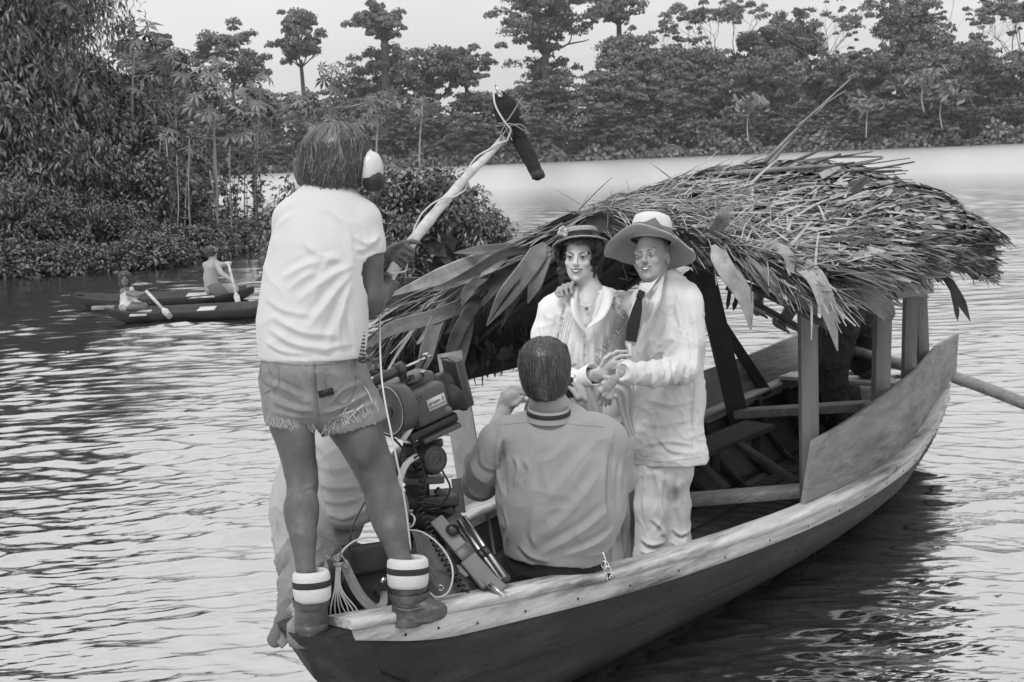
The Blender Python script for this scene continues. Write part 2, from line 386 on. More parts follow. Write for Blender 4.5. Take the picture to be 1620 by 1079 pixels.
T_ = [[hull_w(s_, NS-1, q) for q in np.linspace(0, .9, 5)] for s_ in (1, -1)]
for a in range(4): mb.add([T_[0][a], T_[1][a], T_[1][a+1], T_[0][a+1]], [(0, 1, 2, 3)])
mb.add([T_[0][0]+V3(.03, .04, 0), T_[1][0]+V3(.03, .04, 0), T_[1][4]+V3(.03, .04, 0), T_[0][4]+V3(.03, .04, 0)], [(0, 1, 2, 3)])
mb.build('transom', M['plank_mid'], boat)
# floor boards
def inner_w(side, i, z, gap=.05):
    """inside hull edge at height z"""
    e = near[i] if side > 0 else far[i]
    q = (e[2]-z)/(e[2]+.16); p = hull_pt(side, i, min(max(q, 0), .95)); return p[0], p[1]-side*gap
for k in range(6):
    mb = MB(); pr = None
    for i in range(4, 57):
        a = inner_w(1, i, .04); b = inner_w(-1, i, .04); t0, t1 = k/6+.008, (k+1)/6-.008
        n0, n1 = a[1]+(b[1]-a[1])*t0, a[1]+(b[1]-a[1])*t1; zz = .05+.006*(k % 2)
        cur = [SN(near[i][0], n0, zz), SN(near[i][0], n1, zz), SN(near[i][0], n1, zz-.02), SN(near[i][0], n0, zz-.02)]
        if pr is not None: mb.box8([pr[3], pr[2], cur[2], cur[3], pr[0], pr[1], cur[1], cur[0]])
        pr = cur
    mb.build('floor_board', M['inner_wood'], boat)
# ribs
for i in range(6, 56, 4):
    mb = MB(); pts = []
    for side, qs in ((1, np.linspace(.05, .93, 6)), (-1, np.linspace(.93, .05, 6))):
        for q in qs: pts.append(hull_w(side, i, q, -.045))
    for a, b in zip(pts[:-1], pts[1:]): mb.beam(a, b, .045, .03, up=SN(1, 0, 0))
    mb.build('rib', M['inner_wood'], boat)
def plank(name, a, b, w_, h_, m, up=(0, 0, 1), label=None, bev=.004):
    mb = MB(); n = 8; a = np.asarray(a, float); b = np.asarray(b, float)
    o = mb.beam(a, b, w_, h_, up).build(name, m, boat, bevel=bev)
    if label: o['label'] = label
    return o
# thwarts and braces
plank('thwart', P(1075, 792, 7.35), P(1272, 776, 7.25), .16, .045, M['plank_mid'])
plank('thwart', P(1168, 654, 9.05), P(1400, 640, 8.55), .16, .05, M['plank_mid'])
plank('thwart', SN(4.7, -4.0, .42), SN(4.7, -3.02, .42), .2, .03, M['plank_mid'])
plank('bench_board', P(1062, 730, 8.2), P(1203, 672, 8.75), .24, .035, M['inner_wood'])
plank('bench_leg', P(1132, 715, 8.35), P(1132, 760, 8.35), .05, .05, M['inner_wood'], (0, 1, 0))
plank('bench_leg', P(1196, 685, 8.7), P(1196, 728, 8.7), .05, .05, M['inner_wood'], (0, 1, 0))
plank('brace', P(1150, 690, 8.6), P(1262, 765, 7.7), .05, .035, M['inner_wood'])
plank('brace', P(1100, 725, 8.3), P(1150, 775, 7.9), .05, .035, M['inner_wood'])
# stern deck
for k in range(3):
    a = SN(9.25+.23*k, -3.28-.05*k, .585+.02*k); b = SN(9.25+.23*k, -4.36+.04*k, .585+.02*k)
    plank('deck_board', a, b, .215, .03, M['plank_light'])
# posts
plank('roof_post', P(1281, 808, 7.02), P(1277, 452, 7.08), .085, .085, M['post'], (0, 1, 0), 'front near post with squared faces')
plank('roof_post', P(1392, 662, 8.0), P(1397, 470, 8.02), .085, .10, M['post'], (0, 1, 0))
plank('roof_post', P(1437, 612, 8.55), P(1441, 440, 8.55), .075, .075, M['post'], (0, 1, 0))
plank('roof_post', P(1461, 590, 8.95), P(1455, 440, 8.95), .07, .07, M['post'], (0, 1, 0))
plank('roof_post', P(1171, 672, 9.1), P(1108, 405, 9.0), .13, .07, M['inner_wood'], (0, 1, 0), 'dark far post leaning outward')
plank('roof_post', P(765, 885, 6.85), P(712, 560, 7.3), .13, .07, M['post'], (0, 1, 0), 'pale far post leaning outward')
plank('roof_post', SN(9.0, -4.38, .5), SN(8.3, -4.6, 1.4), .07, .07, M['inner_wood'], (0, 1, 0))
plank('side_stake', P(735, 870, 6.6), P(722, 757, 6.7), .05, .03, M['inner_wood'], (0, 1, 0))
# side boards standing on the gunwales
def curved_board(name, pts_top, pts_bot, th, m, lab):
    T = spline(pts_top, 20); B = spline(pts_bot, 20); mb = MB(); nrm = []
    t = np.gradient(B, axis=0); nr_ = np.cross(t, [0, 0, 1]); nr_ /= np.linalg.norm(nr_, axis=1)[:, None]
    rows = [[T[i], B[i], B[i]-nr_[i]*th, T[i]-nr_[i]*th] for i in range(20)]
    R_ = np.array(rows).reshape(-1, 3)
    fs = [(p*4+q, p*4+(q+1) % 4, (p+1)*4+(q+1) % 4, (p+1)*4+q) for p in range(19) for q in range(4)]
    mb.add(R_, [f[::-1] for f in fs]); mb.add(R_[:4], [(0, 1, 2, 3)]); mb.add(R_[-4:], [(3, 2, 1, 0)])
    o = mb.build(name, m, boat, bevel=.003); o['label'] = lab
def gw(s, side, dz, inn=.0):
    arr = near if side > 0 else far
    n = np.interp(s, arr[:, 0], arr[:, 1]); z = np.interp(s, arr[:, 0], arr[:, 2]); return SN(s, n-side*inn, z+.034+dz)
def on_near(px, py, s, inn): return P(px, py, gw(s, 1, 0, inn)[1])
curved_board('side_board', [on_near(1289, 697, 6.28, .04), on_near(1345, 664, 7.0, .035), on_near(1402, 622, 7.6, .035), on_near(1450, 585, 8.3, .035), on_near(1482, 549, 8.9, .03), on_near(1517, 527, 9.7, .0)],
             [gw(6.28, 1, 0, .04), gw(7.0, 1, 0, .035), gw(7.6, 1, 0, .035), gw(8.3, 1, .0, .035), gw(8.9, 1, .02, .03), on_near(1513, 588, 9.7, 0)], .022, M['plank_mid'], 'weathered near side board rising to the stern')
curved_board('side_board', [P(1100, 592, 9.3), P(1190, 560, 9.8), P(1268, 527, 10.3), P(1340, 500, 10.9)], [P(1100, 668, 9.05), P(1190, 626, 9.75), P(1268, 588, 10.3), P(1340, 560, 10.9)], .022, M['plank_mid'], 'far side board in the shade of the roof')
plank('board_end_batten', P(1297, 700, 6.95), P(1297, 792, 6.95), .03, .03, M['plank_mid'], (0, 1, 0))

# ------------------------------------------------------------------ thatched roof
NPROF = np.array([-5.55, -5.2, -4.75, -4.3, -3.9, -3.35, -2.95, -2.68])
ZF = np.array([1.10, 1.40, 1.60, 1.79, 1.93, 1.81, 1.68, 1.57])
ZB = np.array([1.10, 1.38, 1.70, 1.95, 2.07, 2.04, 1.90, 1.68])
def roof_pt(u, v):
    """u 0 front .. 1 back along the boat, v 0 far eave .. 1 near eave"""
    u = np.asarray(u, float); v = np.asarray(v, float)
    x = v*(len(NPROF)-1); n = np.interp(x, np.arange(len(NPROF)), NPROF)
    zf = np.interp(x, np.arange(len(NPROF)), ZF); zb = np.interp(x, np.arange(len(NPROF)), ZB)
    z = zf + (zb-zf)*np.clip(u*1.7, 0, 1) - .06*np.clip((u-.72)/.28, 0, 1)**2*1.0
    s = 6.1 + u*2.22
    n = n + .20*u*(v > .8)*(v-.8)*5*.8
    s = s - .25*np.clip((v-.9)/.1, 0, 1)*(u-.2)
    return np.stack([.59*s+.807*n, .807*s-.59*n, z], -1)
roof = MB(); nu, nv = 30, 28
U, Vv = np.meshgrid(np.linspace(0, 1, nu), np.linspace(0, 1, nv), indexing='ij')
top = roof_pt(U.ravel(), Vv.ravel()); jit = fbm(top*6, 2, 3)*.02
top[:, 2] += jit
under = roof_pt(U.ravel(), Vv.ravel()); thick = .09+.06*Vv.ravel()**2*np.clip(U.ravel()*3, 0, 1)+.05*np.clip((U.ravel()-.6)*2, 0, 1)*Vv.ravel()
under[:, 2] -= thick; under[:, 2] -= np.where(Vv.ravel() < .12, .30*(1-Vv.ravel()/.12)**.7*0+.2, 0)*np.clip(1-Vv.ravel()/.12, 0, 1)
f = np.array([(i*nv+j, (i+1)*nv+j, (i+1)*nv+j+1, i*nv+j+1) for i in range(nu-1) for j in range(nv-1)])
n0 = len(top); edge = [i*nv for i in range(nu)] + [(nu-1)*nv+j for j in range(1, nv)] + [i*nv+nv-1 for i in range(nu-2, -1, -1)] + [j for j in range(nv-2, 0, -1)]
ef = np.array([(edge[k], edge[(k+1) % len(edge)], edge[(k+1) % len(edge)]+n0, edge[k]+n0) for k in range(len(edge))])
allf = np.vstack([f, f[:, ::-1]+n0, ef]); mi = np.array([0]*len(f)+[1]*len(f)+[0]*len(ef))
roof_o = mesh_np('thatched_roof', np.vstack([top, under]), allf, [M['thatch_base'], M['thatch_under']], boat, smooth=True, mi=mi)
# roof timbers
plank('eave_beam', P(1120, 398, 7.0), P(1338, 482, 6.95), .07, .12, M['post'], (0, 0, 1))
plank('eave_beam', P(1330, 475, 7.0), P(1470, 455, 8.9), .06, .07, M['post'])
plank('cross_beam', P(1150, 455, 8.6), P(1260, 515, 8.9), .025, .03, M['inner_wood'])
for u in (.08, .4, .7, .95):
    mb = MB(); vv = np.linspace(.03, .97, 12); pp = roof_pt(np.full(12, u), vv); pp[:, 2] -= .16+.1*vv**2
    mb.tube(pp, .018, 6); mb.build('rafter', M['inner_wood'], boat)

def blade_mesh(rg, L, W, nseg=5, droop=.0, twist=0.0, curl=0.0, ragged=0):
    """leaf blade: local x = length, y = width, z = up; folded along the midrib"""
    t = np.linspace(0, 1, nseg+1); wv = W*np.clip(np.sin(np.pi*(t*.86+.1))**.6, .1, 1)
    x = L*t; z = -droop*L*t**2 + curl*L*np.sin(t*3.1)*.2
    a = twist*t; vs = []
    for i in range(nseg+1):
        for y, zz in ((-.5, .0), (0, -.22), (.5, .0)):
            yy = y*wv[i]; z2 = zz*wv[i]*(-1)
            vs.append((x[i]+(rg.uniform(-.04, .04)*L if ragged and i == nseg else 0), yy*math.cos(a[i])-z2*math.sin(a[i]), z[i]+yy*math.sin(a[i])+z2*math.cos(a[i])))
    fs = []
    for i in range(nseg):
        for j in range(2): fs.append((i*3+j, (i+1)*3+j, (i+1)*3+j+1, i*3+j+1))
    return np.array(vs), np.array(fs)
def frame_from(d, nrm):
    """rotation with x along d, z near nrm"""
    x = unit(d); z = unit(nrm - x*(np.asarray(nrm)@x)); y = np.cross(z, x); return np.stack([x, y, z], 1)
def roof_frame(u, v):
    e = 1e-3; p = roof_pt(u, v); du = unit(roof_pt(min(u+e, 1), v)-roof_pt(max(u-e, 0), v)); dv = unit(roof_pt(u, min(v+e, 1))-roof_pt(u, max(v-e, 0)))
    n = unit(np.cross(du, dv)); n = n if n[2] > 0 else -n
    return p, du, dv, n
rgT = np.random.default_rng(21)
# individual leaves: the largest blades, a dozen shared shapes
protos = []
for k in range(12):
    vs, fs = blade_mesh(rgT, 1.0, [.09, .12, .07, .14][k % 4], 6, [.05, .12, .0, .2][k % 4], rgT.uniform(-.7, .7), rgT.uniform(-.3, .3), 1)
    me = mesh_np('palm_leaf', vs, fs, [M['straw2'], M['straw'], M['straw3']][k % 3]); protos.append(me.data); col.objects.unlink(me); bpy.data.objects.remove(me)
pw = Vector(parent_world(boat))
def put_leaf(p, d, nrm, L, k=None, wide=1.0):
    k = rgT.integers(12) if k is None else k
    o = bpy.data.objects.new('palm_leaf', protos[k]); col.objects.link(o); o.parent = roof_o
    Rm = frame_from(d, nrm)*np.array([L, L**.5*wide*.8, L**.5*wide*.8])
    m4 = Matrix([list(Rm[0])+[p[0]-pw[0]], list(Rm[1])+[p[1]-pw[1]], list(Rm[2])+[p[2]-pw[2]], [0, 0, 0, 1]])
    o.matrix_basis = m4
    return o
nleaf = 0
for k in range(225):     # blades over the near slope and the stern edge
    u = rgT.uniform(.02, 1.0)**.8; v = rgT.uniform(.55, 1.0)
    p, du, dv, n = roof_frame(u, v)
    d = du*rgT.uniform(.8, 1.2)+dv*rgT.uniform(-.1, .6)*(v-.4)*(1-.6*u)+n*rgT.uniform(.0, .12)
    L = rgT.uniform(.28, .55)*(1-.35*u)
    L = min(L, (1.03-u)*2.35+.15)
    put_leaf(p+n*rgT.uniform(.0, .05), d, n+rgT.normal(0, .35, 3), L, wide=rgT.uniform(.3, .65))
for k in range(46):      # blades fanning down the far slope along the front edge
    v = rgT.uniform(.02, .58); p, du, dv, n = roof_frame(rgT.uniform(0, .05), v)
    d = -dv*1.0-du*rgT.uniform(.0, .35)+V3(0, 0, -1)*rgT.uniform(.0, .35)
    put_leaf(p+n*rgT.uniform(-.03, .03)-du*.02, d, n+rgT.normal(0, .5, 3), rgT.uniform(.35, .75), wide=rgT.uniform(.7, 1.4))
# the hanging fronds that can be picked out one by one: curved ribbons with ribs
def frond(pts, W, m=None, lab=None, tilt=.3, splits=0, nz=14, face=(0, -1, .15)):
    Cc = spline(pts, nz); t = np.gradient(Cc, axis=0); t /= np.linalg.norm(t, axis=1)[:, None]
    fc = np.asarray(face, float); side = np.cross(t, fc); side /= np.linalg.norm(side, axis=1)[:, None]; nn = np.cross(side, t)
    s = np.linspace(0, 1, nz); wv = W*np.clip(np.minimum(s*5+.25, (1-s)*2.6+.08), 0, 1)
    K = 13; vs = []
    for i in range(nz):
        for j in range(K):
            a = (j/(K-1)-.5)
            vs.append(Cc[i]+side[i]*a*wv[i]+nn[i]*(wv[i]*(.13*(j % 2)+tilt*(abs(a)))))
    fs = [(i*K+j, i*K+j+1, (i+1)*K+j+1, (i+1)*K+j) for i in range(nz-1) for j in range(K-1)]
    if splits:
        cut = {K//2-1, }; fs = [f for f in fs if not ((f[0] % K) in cut and f[0]//K > nz*(1-splits))]
    o = mesh_np('palm_leaf', np.array(vs), np.array(fs), m or M['straw2'], roof_o, smooth=False)
    if lab: o['label'] = lab
    return o
Y7 = 6.75
frond([P(1128, 388, 6.8), P(1150, 430, 6.7), P(1178, 470, 6.68), P(1188, 523, 6.7)], .085, M['straw'], 'broad dry leaf hanging beside the white hat')
frond([P(1180, 395, 6.75), P(1222, 440, 6.65), P(1238, 485, 6.65)], .065, M['straw2'], None, splits=.5)
frond([P(1160, 395, 6.8), P(1195, 430, 6.7), P(1218, 470, 6.68)], .05, M['straw2'])
frond([P(1205, 388, 6.75), P(1245, 402, 6.62), P(1252, 455, 6.62)], .05, M['straw'])
frond([P(1255, 410, 6.7), P(1290, 440, 6.55), P(1310, 490, 6.52), P(1325, 555, 6.55)], .085, M['straw'], 'long curled leaf hanging across the front post')
frond([P(1262, 405, 6.8), P(1330, 440, 6.72), P(1400, 490, 6.8), P(1402, 512, 6.9)], .10, M['straw2'], splits=.4)
frond([P(1300, 415, 6.9), P(1360, 445, 6.85), P(1428, 485, 6.95)], .11, M['straw2'], splits=.3)
frond([P(1320, 400, 7.0), P(1400, 440, 7.0), P(1470, 470, 7.2)], .09, M['straw2'], splits=.4)
frond([P(1318, 342, 7.6), P(1345, 312, 7.6), P(1374, 277, 7.65)], .06, M['straw3'], 'single dark leaf sticking up from the thatch')
frond([P(1128, 372, 6.85), P(1143, 345, 6.8), P(1140, 330, 6.8)], .07, M['straw2'])
frond([P(1488, 425, 7.9), P(1516, 470, 7.9), P(1535, 508, 7.95)], .05, M['straw3'])
frond([P(1500, 430, 7.9), P(1512, 485, 7.9), P(1515, 508, 7.95)], .03, M['straw3'])
# front edge, far side
frond([P(862, 385, 7.3), P(835, 425, 7.2), P(800, 470, 7.2), P(770, 515, 7.25)], .10, M['straw2'], 'wide split leaf hanging at the roof front', splits=.6)
frond([P(868, 390, 7.3), P(850, 440, 7.2), P(835, 480, 7.2)], .07, M['straw2'])
frond([P(845, 400, 7.3), P(825, 450, 7.25), P(792, 520, 7.3)], .05, M['straw3'])
frond([P(800, 400, 7.6), P(740, 420, 7.5), P(690, 440, 7.5), P(610, 470, 7.6)], .09, M['straw'], 'long pale leaf along the sloping roof front')
frond([P(830, 390, 7.5), P(770, 395, 7.45), P(718, 400, 7.5)], .05, M['straw2'])
frond([P(780, 425, 7.55), P(745, 455, 7.45), P(730, 485, 7.45)], .06, M['straw2'])
frond([P(715, 475, 7.7), P(690, 510, 7.6), P(672, 570, 7.6), P(650, 605, 7.7)], .08, M['straw2'], splits=.5)
frond([P(740, 480, 7.6), P(735, 530, 7.55), P(722, 580, 7.6), P(715, 625, 7.6)], .08, M['straw2'])
frond([P(760, 470, 7.6), P(728, 520, 7.5), P(700, 590, 7.55)], .07, M['straw3'])
frond([P(760, 470, 7.7), P(690, 500, 7.6), P(620, 520, 7.7), P(578, 552, 7.8)], .08, M['straw2'])
frond([P(850, 395, 7.4), P(800, 400, 7.35), P(745, 432, 7.4), P(700, 450, 7.4)], .05, M['straw3'])
for a, b, c, W in (((870, 550), (868, 575), (862, 590), .03), ((800, 548), (796, 562), (785, 566), .06), ((810, 545), (806, 560), (803, 570), .03), ((752, 560), (748, 575), (745, 591), .085), ((830, 548), (832, 556), (831, 566), .02),
                   ((1170, 462), (1163, 480), (1160, 492), .03), ((1155, 455), (1152, 478), (1150, 490), .025), ((1120, 470), (1118, 490), (1116, 505), .03), ((1208, 455), (1209, 462), (1209, 470), .02)):
    frond([P(a[0], a[1], 8.9), P(b[0], b[1], 8.9), P(c[0], c[1], 8.9)], W, M['straw3'])
# the thatch itself: thousands of short straws and strips (one part)
def strips(name, P0, D, Nn, L, W, m, parent, bend=.12, nseg=3, mi=None):
    n = len(P0); D = D/np.linalg.norm(D, axis=1)[:, None]; S = np.cross(D, Nn); S /= np.linalg.norm(S, axis=1)[:, None]+1e-9
    up = np.cross(S, D); vs = []
    for i in range(nseg+1):
        t = i/nseg; c = P0 + D*(L*t)[:, None] + up*((-bend*L)*(t**2))[:, None]; ww = (W*(1-.6*t*t))[:, None]
        vs += [c-S*ww/2, c+S*ww/2]
    vs = np.stack(vs, 1).reshape(-1, 3); k = 2*(nseg+1)
    b = (np.arange(n)*k)[:, None]
    f = np.concatenate([b+np.array([[2*i, 2*i+1, 2*i+3, 2*i+2]]) for i in range(nseg)], 1).reshape(-1, 4)
    mii = None if mi is None else np.repeat(mi, nseg)
    return mesh_np(name, vs, f, m, parent, smooth=False, mi=mii)
n = 18000
u = rgT.uniform(0, 1, n); v = rgT.uniform(.0, 1, n); keep = (v > .3) | (rgT.uniform(0, 1, n) < .45); u, v = u[keep], v[keep]; n = len(u)
p = roof_pt(u, v); e = .004
du = roof_pt(np.minimum(u+e, 1), v)-roof_pt(np.maximum(u-e, 0), v); dv = roof_pt(u, np.minimum(v+e, 1))-roof_pt(u, np.maximum(v-e, 0))
du /= np.linalg.norm(du, axis=1)[:, None]; dv /= np.linalg.norm(dv, axis=1)[:, None]; nn = np.cross(du, dv); nn *= np.sign(nn[:, 2])[:, None]
sd_ = np.where(v > .5, 1, -1)[:, None]
messy = np.clip((.55-u)*2, 0, 1)*np.clip(1-(np.abs(v-.62))*2.2, 0, 1)          # tangled grass on the front crown
d = du*(.5+.8*u)[:, None] + dv*sd_*(rgT.uniform(-.15, .85, n)*np.clip(1-u*1.1, .22, 1))[:, None] + rgT.normal(0, 1, (n, 3))*(.09+.6*messy)[:, None]
d = np.where((v < .5)[:, None]*(u < .35)[:, None], -dv+rgT.normal(0, .25, (n, 3)), d)
d = d - nn*(np.sum(d*nn, 1)*.8)[:, None] + nn*rgT.uniform(-.03, .06, n)[:, None]
L = rgT.uniform(.12, .42, n)*(1-.45*messy)*(1-.35*u); W = (.005+.036*rgT.uniform(0, 1, n)**1.5)*(1-.85*np.clip(messy*1.6, 0, 1))+.002
mi = rgT.choice(3, n, p=[.32, .36, .32]); mi = np.where(messy > .3, rgT.choice(3, n, p=[.75, .2, .05]), mi)
st = strips('thatch_straw', p+nn*rgT.uniform(.0, .05, n)[:, None]*(1+.5*(v > .6))[:, None], d, nn+rgT.normal(0, .35, (n, 3)), L, W, [M['straw'], M['straw2'], M['straw3']], roof_o, mi=mi)
tag(st, kind='stuff')
# frayed edge: cut ends along the stern and near eave
n = 7600; side = rgT.uniform(0, 1, n); u = np.where(side < .5, rgT.uniform(.93, 1, n), rgT.uniform(.1, 1, n)); v = np.where(side < .5, rgT.uniform(.2, 1, n), rgT.uniform(.93, 1, n))
p = roof_pt(u, v); dwn = rgT.uniform(0, 1, n); p[:, 2] -= dwn*(.06+.07*np.clip(v, .3, 1)**2+.10*np.clip((u-.6)*2.5, 0, 1))*np.clip(u*2, .3, 1); ax = SN(1, 0, 0); ot = SN(0, 1, 0)
d = ax*(.4+.7*np.clip((u-.5)*2, 0, 1))[:, None] + ot*np.clip((v-.6)*2.2, 0, 1)[:, None]*.30 + V3(0, 0, -.12)*(.4+dwn)[:, None] + rgT.normal(0, .18, (n, 3))
st = strips('thatch_edge', p-d*.06, d, V3(0, 0, 1)+rgT.normal(0, .6, (n, 3)), rgT.uniform(.08, .22, n), rgT.uniform(.006, .028, n), [M['straw'], M['straw2'], M['straw3']], roof_o, mi=rgT.choice(3, n, p=[.25, .4, .35]))
tag(st, kind='stuff')
# front edge fringe (dry grass hanging over the arch)
n = 2600; v = rgT.uniform(.0, 1, n); u = rgT.uniform(-.0, .06, n); p = roof_pt(u, v)
dv = roof_pt(u, np.minimum(v+e, 1))-roof_pt(u, np.maximum(v-e, 0)); dv /= np.linalg.norm(dv, axis=1)[:, None]
sg = np.where(v > .57, 1, -1)[:, None]
d = dv*sg*.9 - ax*rgT.uniform(-.1, .6, n)[:, None] + V3(0, 0, -.15) + rgT.normal(0, .25, (n, 3))
p[:, 2] -= rgT.uniform(-.02, .09, n)
st = strips('thatch_fringe', p, d, V3(0, 0, 1)+rgT.normal(0, .5, (n, 3)), rgT.uniform(.08, .4, n)*np.where(v > .6, .55, 1), rgT.uniform(.003, .014, n), [M['straw'], M['straw2'], M['straw3']], roof_o, mi=rgT.choice(3, n, p=[.4, .35, .25]))
tag(st, kind='stuff')
# hanging curtain inside the far eave
n = 1100; u = rgT.uniform(0, 1, n); p = roof_pt(u, rgT.uniform(0, .1, n)); p[:, 2] -= rgT.uniform(.05, .26, n)
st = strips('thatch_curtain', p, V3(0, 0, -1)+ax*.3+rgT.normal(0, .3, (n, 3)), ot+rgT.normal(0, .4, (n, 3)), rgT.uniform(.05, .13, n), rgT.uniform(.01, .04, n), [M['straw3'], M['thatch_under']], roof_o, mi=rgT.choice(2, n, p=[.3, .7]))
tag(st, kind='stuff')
# bundle of canes laid on the ridge
bun = empty('cane_bundle', P(1290, 262, 8.0), 'loose bundle of dark canes and leaf stalks lying on the ridge of the thatched roof', 'cane bundle')
canes = [((1175, 272), (1300, 232), .022), ((1190, 272), (1330, 240), .02), ((1215, 262), (1395, 244), .018), ((1200, 270), (1415, 268), .02), ((1180, 275), (1380, 236), .012), ((1230, 278), (1440, 290), .022),
         ((1220, 285), (1420, 278), .02), ((1170, 270), (1320, 258), .025), ((1260, 262), (1375, 268), .012), ((1240, 266), (1345, 262), .02), ((1225, 272), (1340, 285), .025), ((1200, 268), (1285, 240), .016)]
canes += [((rgT.uniform(1175, 1300), rgT.uniform(262, 290)), (rgT.uniform(1330, 1450), rgT.uniform(245, 310)), rgT.uniform(.006, .018)) for _ in range(34)]
for a, b, r_ in canes:
    Ya = 8.0+rgT.uniform(-.25, .25); Yb = Ya+rgT.uniform(.0, .9)
    A = P(a[0], a[1]+4, Ya); B = P(b[0], b[1]+4, Yb); mid = (A+B)/2+V3(0, 0, rgT.uniform(-.03, .03))
    MB().tube(spline([A, mid, B], 8), [r_*x*.8 for x in np.linspace(1, .4, 8)], 6).build('cane', M[rgT.choice(['straw3', 'hair_mid', 'straw2'])], bun, smooth=True)
for pts, r_ in (([(1208, 258), (1270, 195), (1345, 125)], .012), ([(1262, 200), (1300, 168), (1338, 143)], .007), ([(1215, 262), (1262, 205)], .018), ([(1290, 182), (1318, 150), (1322, 148)], .005)):
    P3 = [P(a, b, 8.1+.1*i) for i, (a, b) in enumerate(pts)]
    if len(P3) == 2: P3.insert(1, (P3[0]+P3[1])/2)
    n = len(P3)*3; MB().tube(spline(P3, n), np.linspace(r_, r_*.35, n), 6).build('cane', M['straw2'], bun, smooth=True)
# ------------------------------------------------------------------ signed-distance bodies
class Sdf:
    def __init__(s): s.ops = []
    def cap(s, a, b, ra, rb=None, k=.02, flat=None, ff=1.0, sub=False):
        a = np.asarray(a, float); b = np.asarray(b, float); rb = ra if rb is None else rb
        s.ops.append(('c', a, b, ra, rb, k, None if flat is None else unit(flat), ff, sub)); return s
    def chain(s, pts, k=.02, **kw):
        """pts: list of (point, radius)"""
        for (a, ra), (b, rb) in zip(pts[:-1], pts[1:]): s.cap(a, b, ra, rb, k, **kw)
        return s
    def ell(s, c, r, R=None, k=.02, sub=False):
        s.ops.append(('e', np.asarray(c, float), np.asarray(r, float)*np.ones(3), np.eye(3) if R is None else R, k, sub)); return s
    def cut(s, p, n, c=None, rad=None):
        """remove everything on the side n points to (only within rad of c if given)"""
        s.ops.append(('p', np.asarray(p, float), unit(n), c, rad)); return s
    def mesh(s, h):
        lo = []; hi = []
        for o in s.ops:
            if o[0] == 'c' and not o[8]:
                r = max(o[3], o[4])*max(1, o[7]); lo.append(np.minimum(o[1], o[2])-r); hi.append(np.maximum(o[1], o[2])+r)
            elif o[0] == 'e' and not o[5]: r = o[2].max(); lo.append(o[1]-r); hi.append(o[1]+r)
        lo = np.min(lo, 0)-3*h-.01; hi = np.max(hi, 0)+3*h+.01
        n = np.ceil((hi-lo)/h).astype(int)+1
        ax = [(lo[i]+h*np.arange(n[i])).astype(np.float32) for i in range(3)]
        F = np.full(n, 1.0, np.float32)
        for o in s.ops:
            if o[0] == 'p':
                _, p, nn, c, rad = o
                sl = [slice(0, n[i]) for i in range(3)]
                if c is not None:
                    sl = [slice(max(0, int((c[i]-rad-lo[i])/h)), min(n[i], int((c[i]+rad-lo[i])/h)+2)) for i in range(3)]
                X, Y, Z = (ax[0][sl[0]][:, None, None]-p[0]), (ax[1][sl[1]][None, :, None]-p[1]), (ax[2][sl[2]][None, None, :]-p[2])
                d = (X*nn[0]+Y*nn[1]+Z*nn[2]).astype(np.float32); g = F[tuple(sl)]
                if c is not None:
                    D2 = (ax[0][sl[0]][:, None, None]-c[0])**2+(ax[1][sl[1]][None, :, None]-c[1])**2+(ax[2][sl[2]][None, None, :]-c[2])**2
                    F[tuple(sl)] = np.where(D2 < rad*rad, np.maximum(g, d), g)
                else: F[tuple(sl)] = np.maximum(g, d)
                continue
            if o[0] == 'c': _, a, b, ra, rb, k, fl, ff, sub = o; r = max(ra, rb)*max(1, ff); l_ = np.minimum(a, b)-r; h_ = np.maximum(a, b)+r
            else: _, c, rr, R, k, sub = o; r = rr.max(); l_ = c-r; h_ = c+r
            mg = k*1.3+3*h
            sl = tuple(slice(max(0, int((l_[i]-mg-lo[i])/h)), min(n[i], int((h_[i]+mg-lo[i])/h)+2)) for i in range(3))
            X, Y, Z = ax[0][sl[0]][:, None, None], ax[1][sl[1]][None, :, None], ax[2][sl[2]][None, None, :]
            if o[0] == 'c':
                ab = b-a; L2 = float(ab@ab)+1e-9
                t = np.clip(((X-a[0])*ab[0]+(Y-a[1])*ab[1]+(Z-a[2])*ab[2])/L2, 0, 1).astype(np.float32)
                dx = X-a[0]-t*ab[0]; dy = Y-a[1]-t*ab[1]; dz = Z-a[2]-t*ab[2]
                if fl is not None:
                    q = (dx*fl[0]+dy*fl[1]+dz*fl[2])*(1/ff-1); dx = dx+q*fl[0]; dy = dy+q*fl[1]; dz = dz+q*fl[2]
                d = np.sqrt(dx*dx+dy*dy+dz*dz)-(ra+(rb-ra)*t)
                if fl is not None and ff < 1: d = d*max(ff, .45)
            else:
                dx, dy, dz = X-c[0], Y-c[1], Z-c[2]
                u = [(dx*R[0, i]+dy*R[1, i]+dz*R[2, i])/rr[i] for i in range(3)]
                q = np.sqrt(u[0]**2+u[1]**2+u[2]**2)+1e-6
                g2 = np.sqrt((u[0]/rr[0])**2+(u[1]/rr[1])**2+(u[2]/rr[2])**2)+1e-6
                d = q*(q-1)/g2
            d = d.astype(np.float32); g = F[sl]
            if sub: F[sl] = np.maximum(g, -d) if k < 1e-4 else -_smin(-g, d, k)
            else: F[sl] = np.minimum(g, d) if k < 1e-4 else _smin(g, d, k)
        return nets(F, lo, h)
def _smin(a, b, k):
    t = np.clip(.5+.5*(b-a)/k, 0, 1); return b+(a-b)*t-k*t*(1-t)
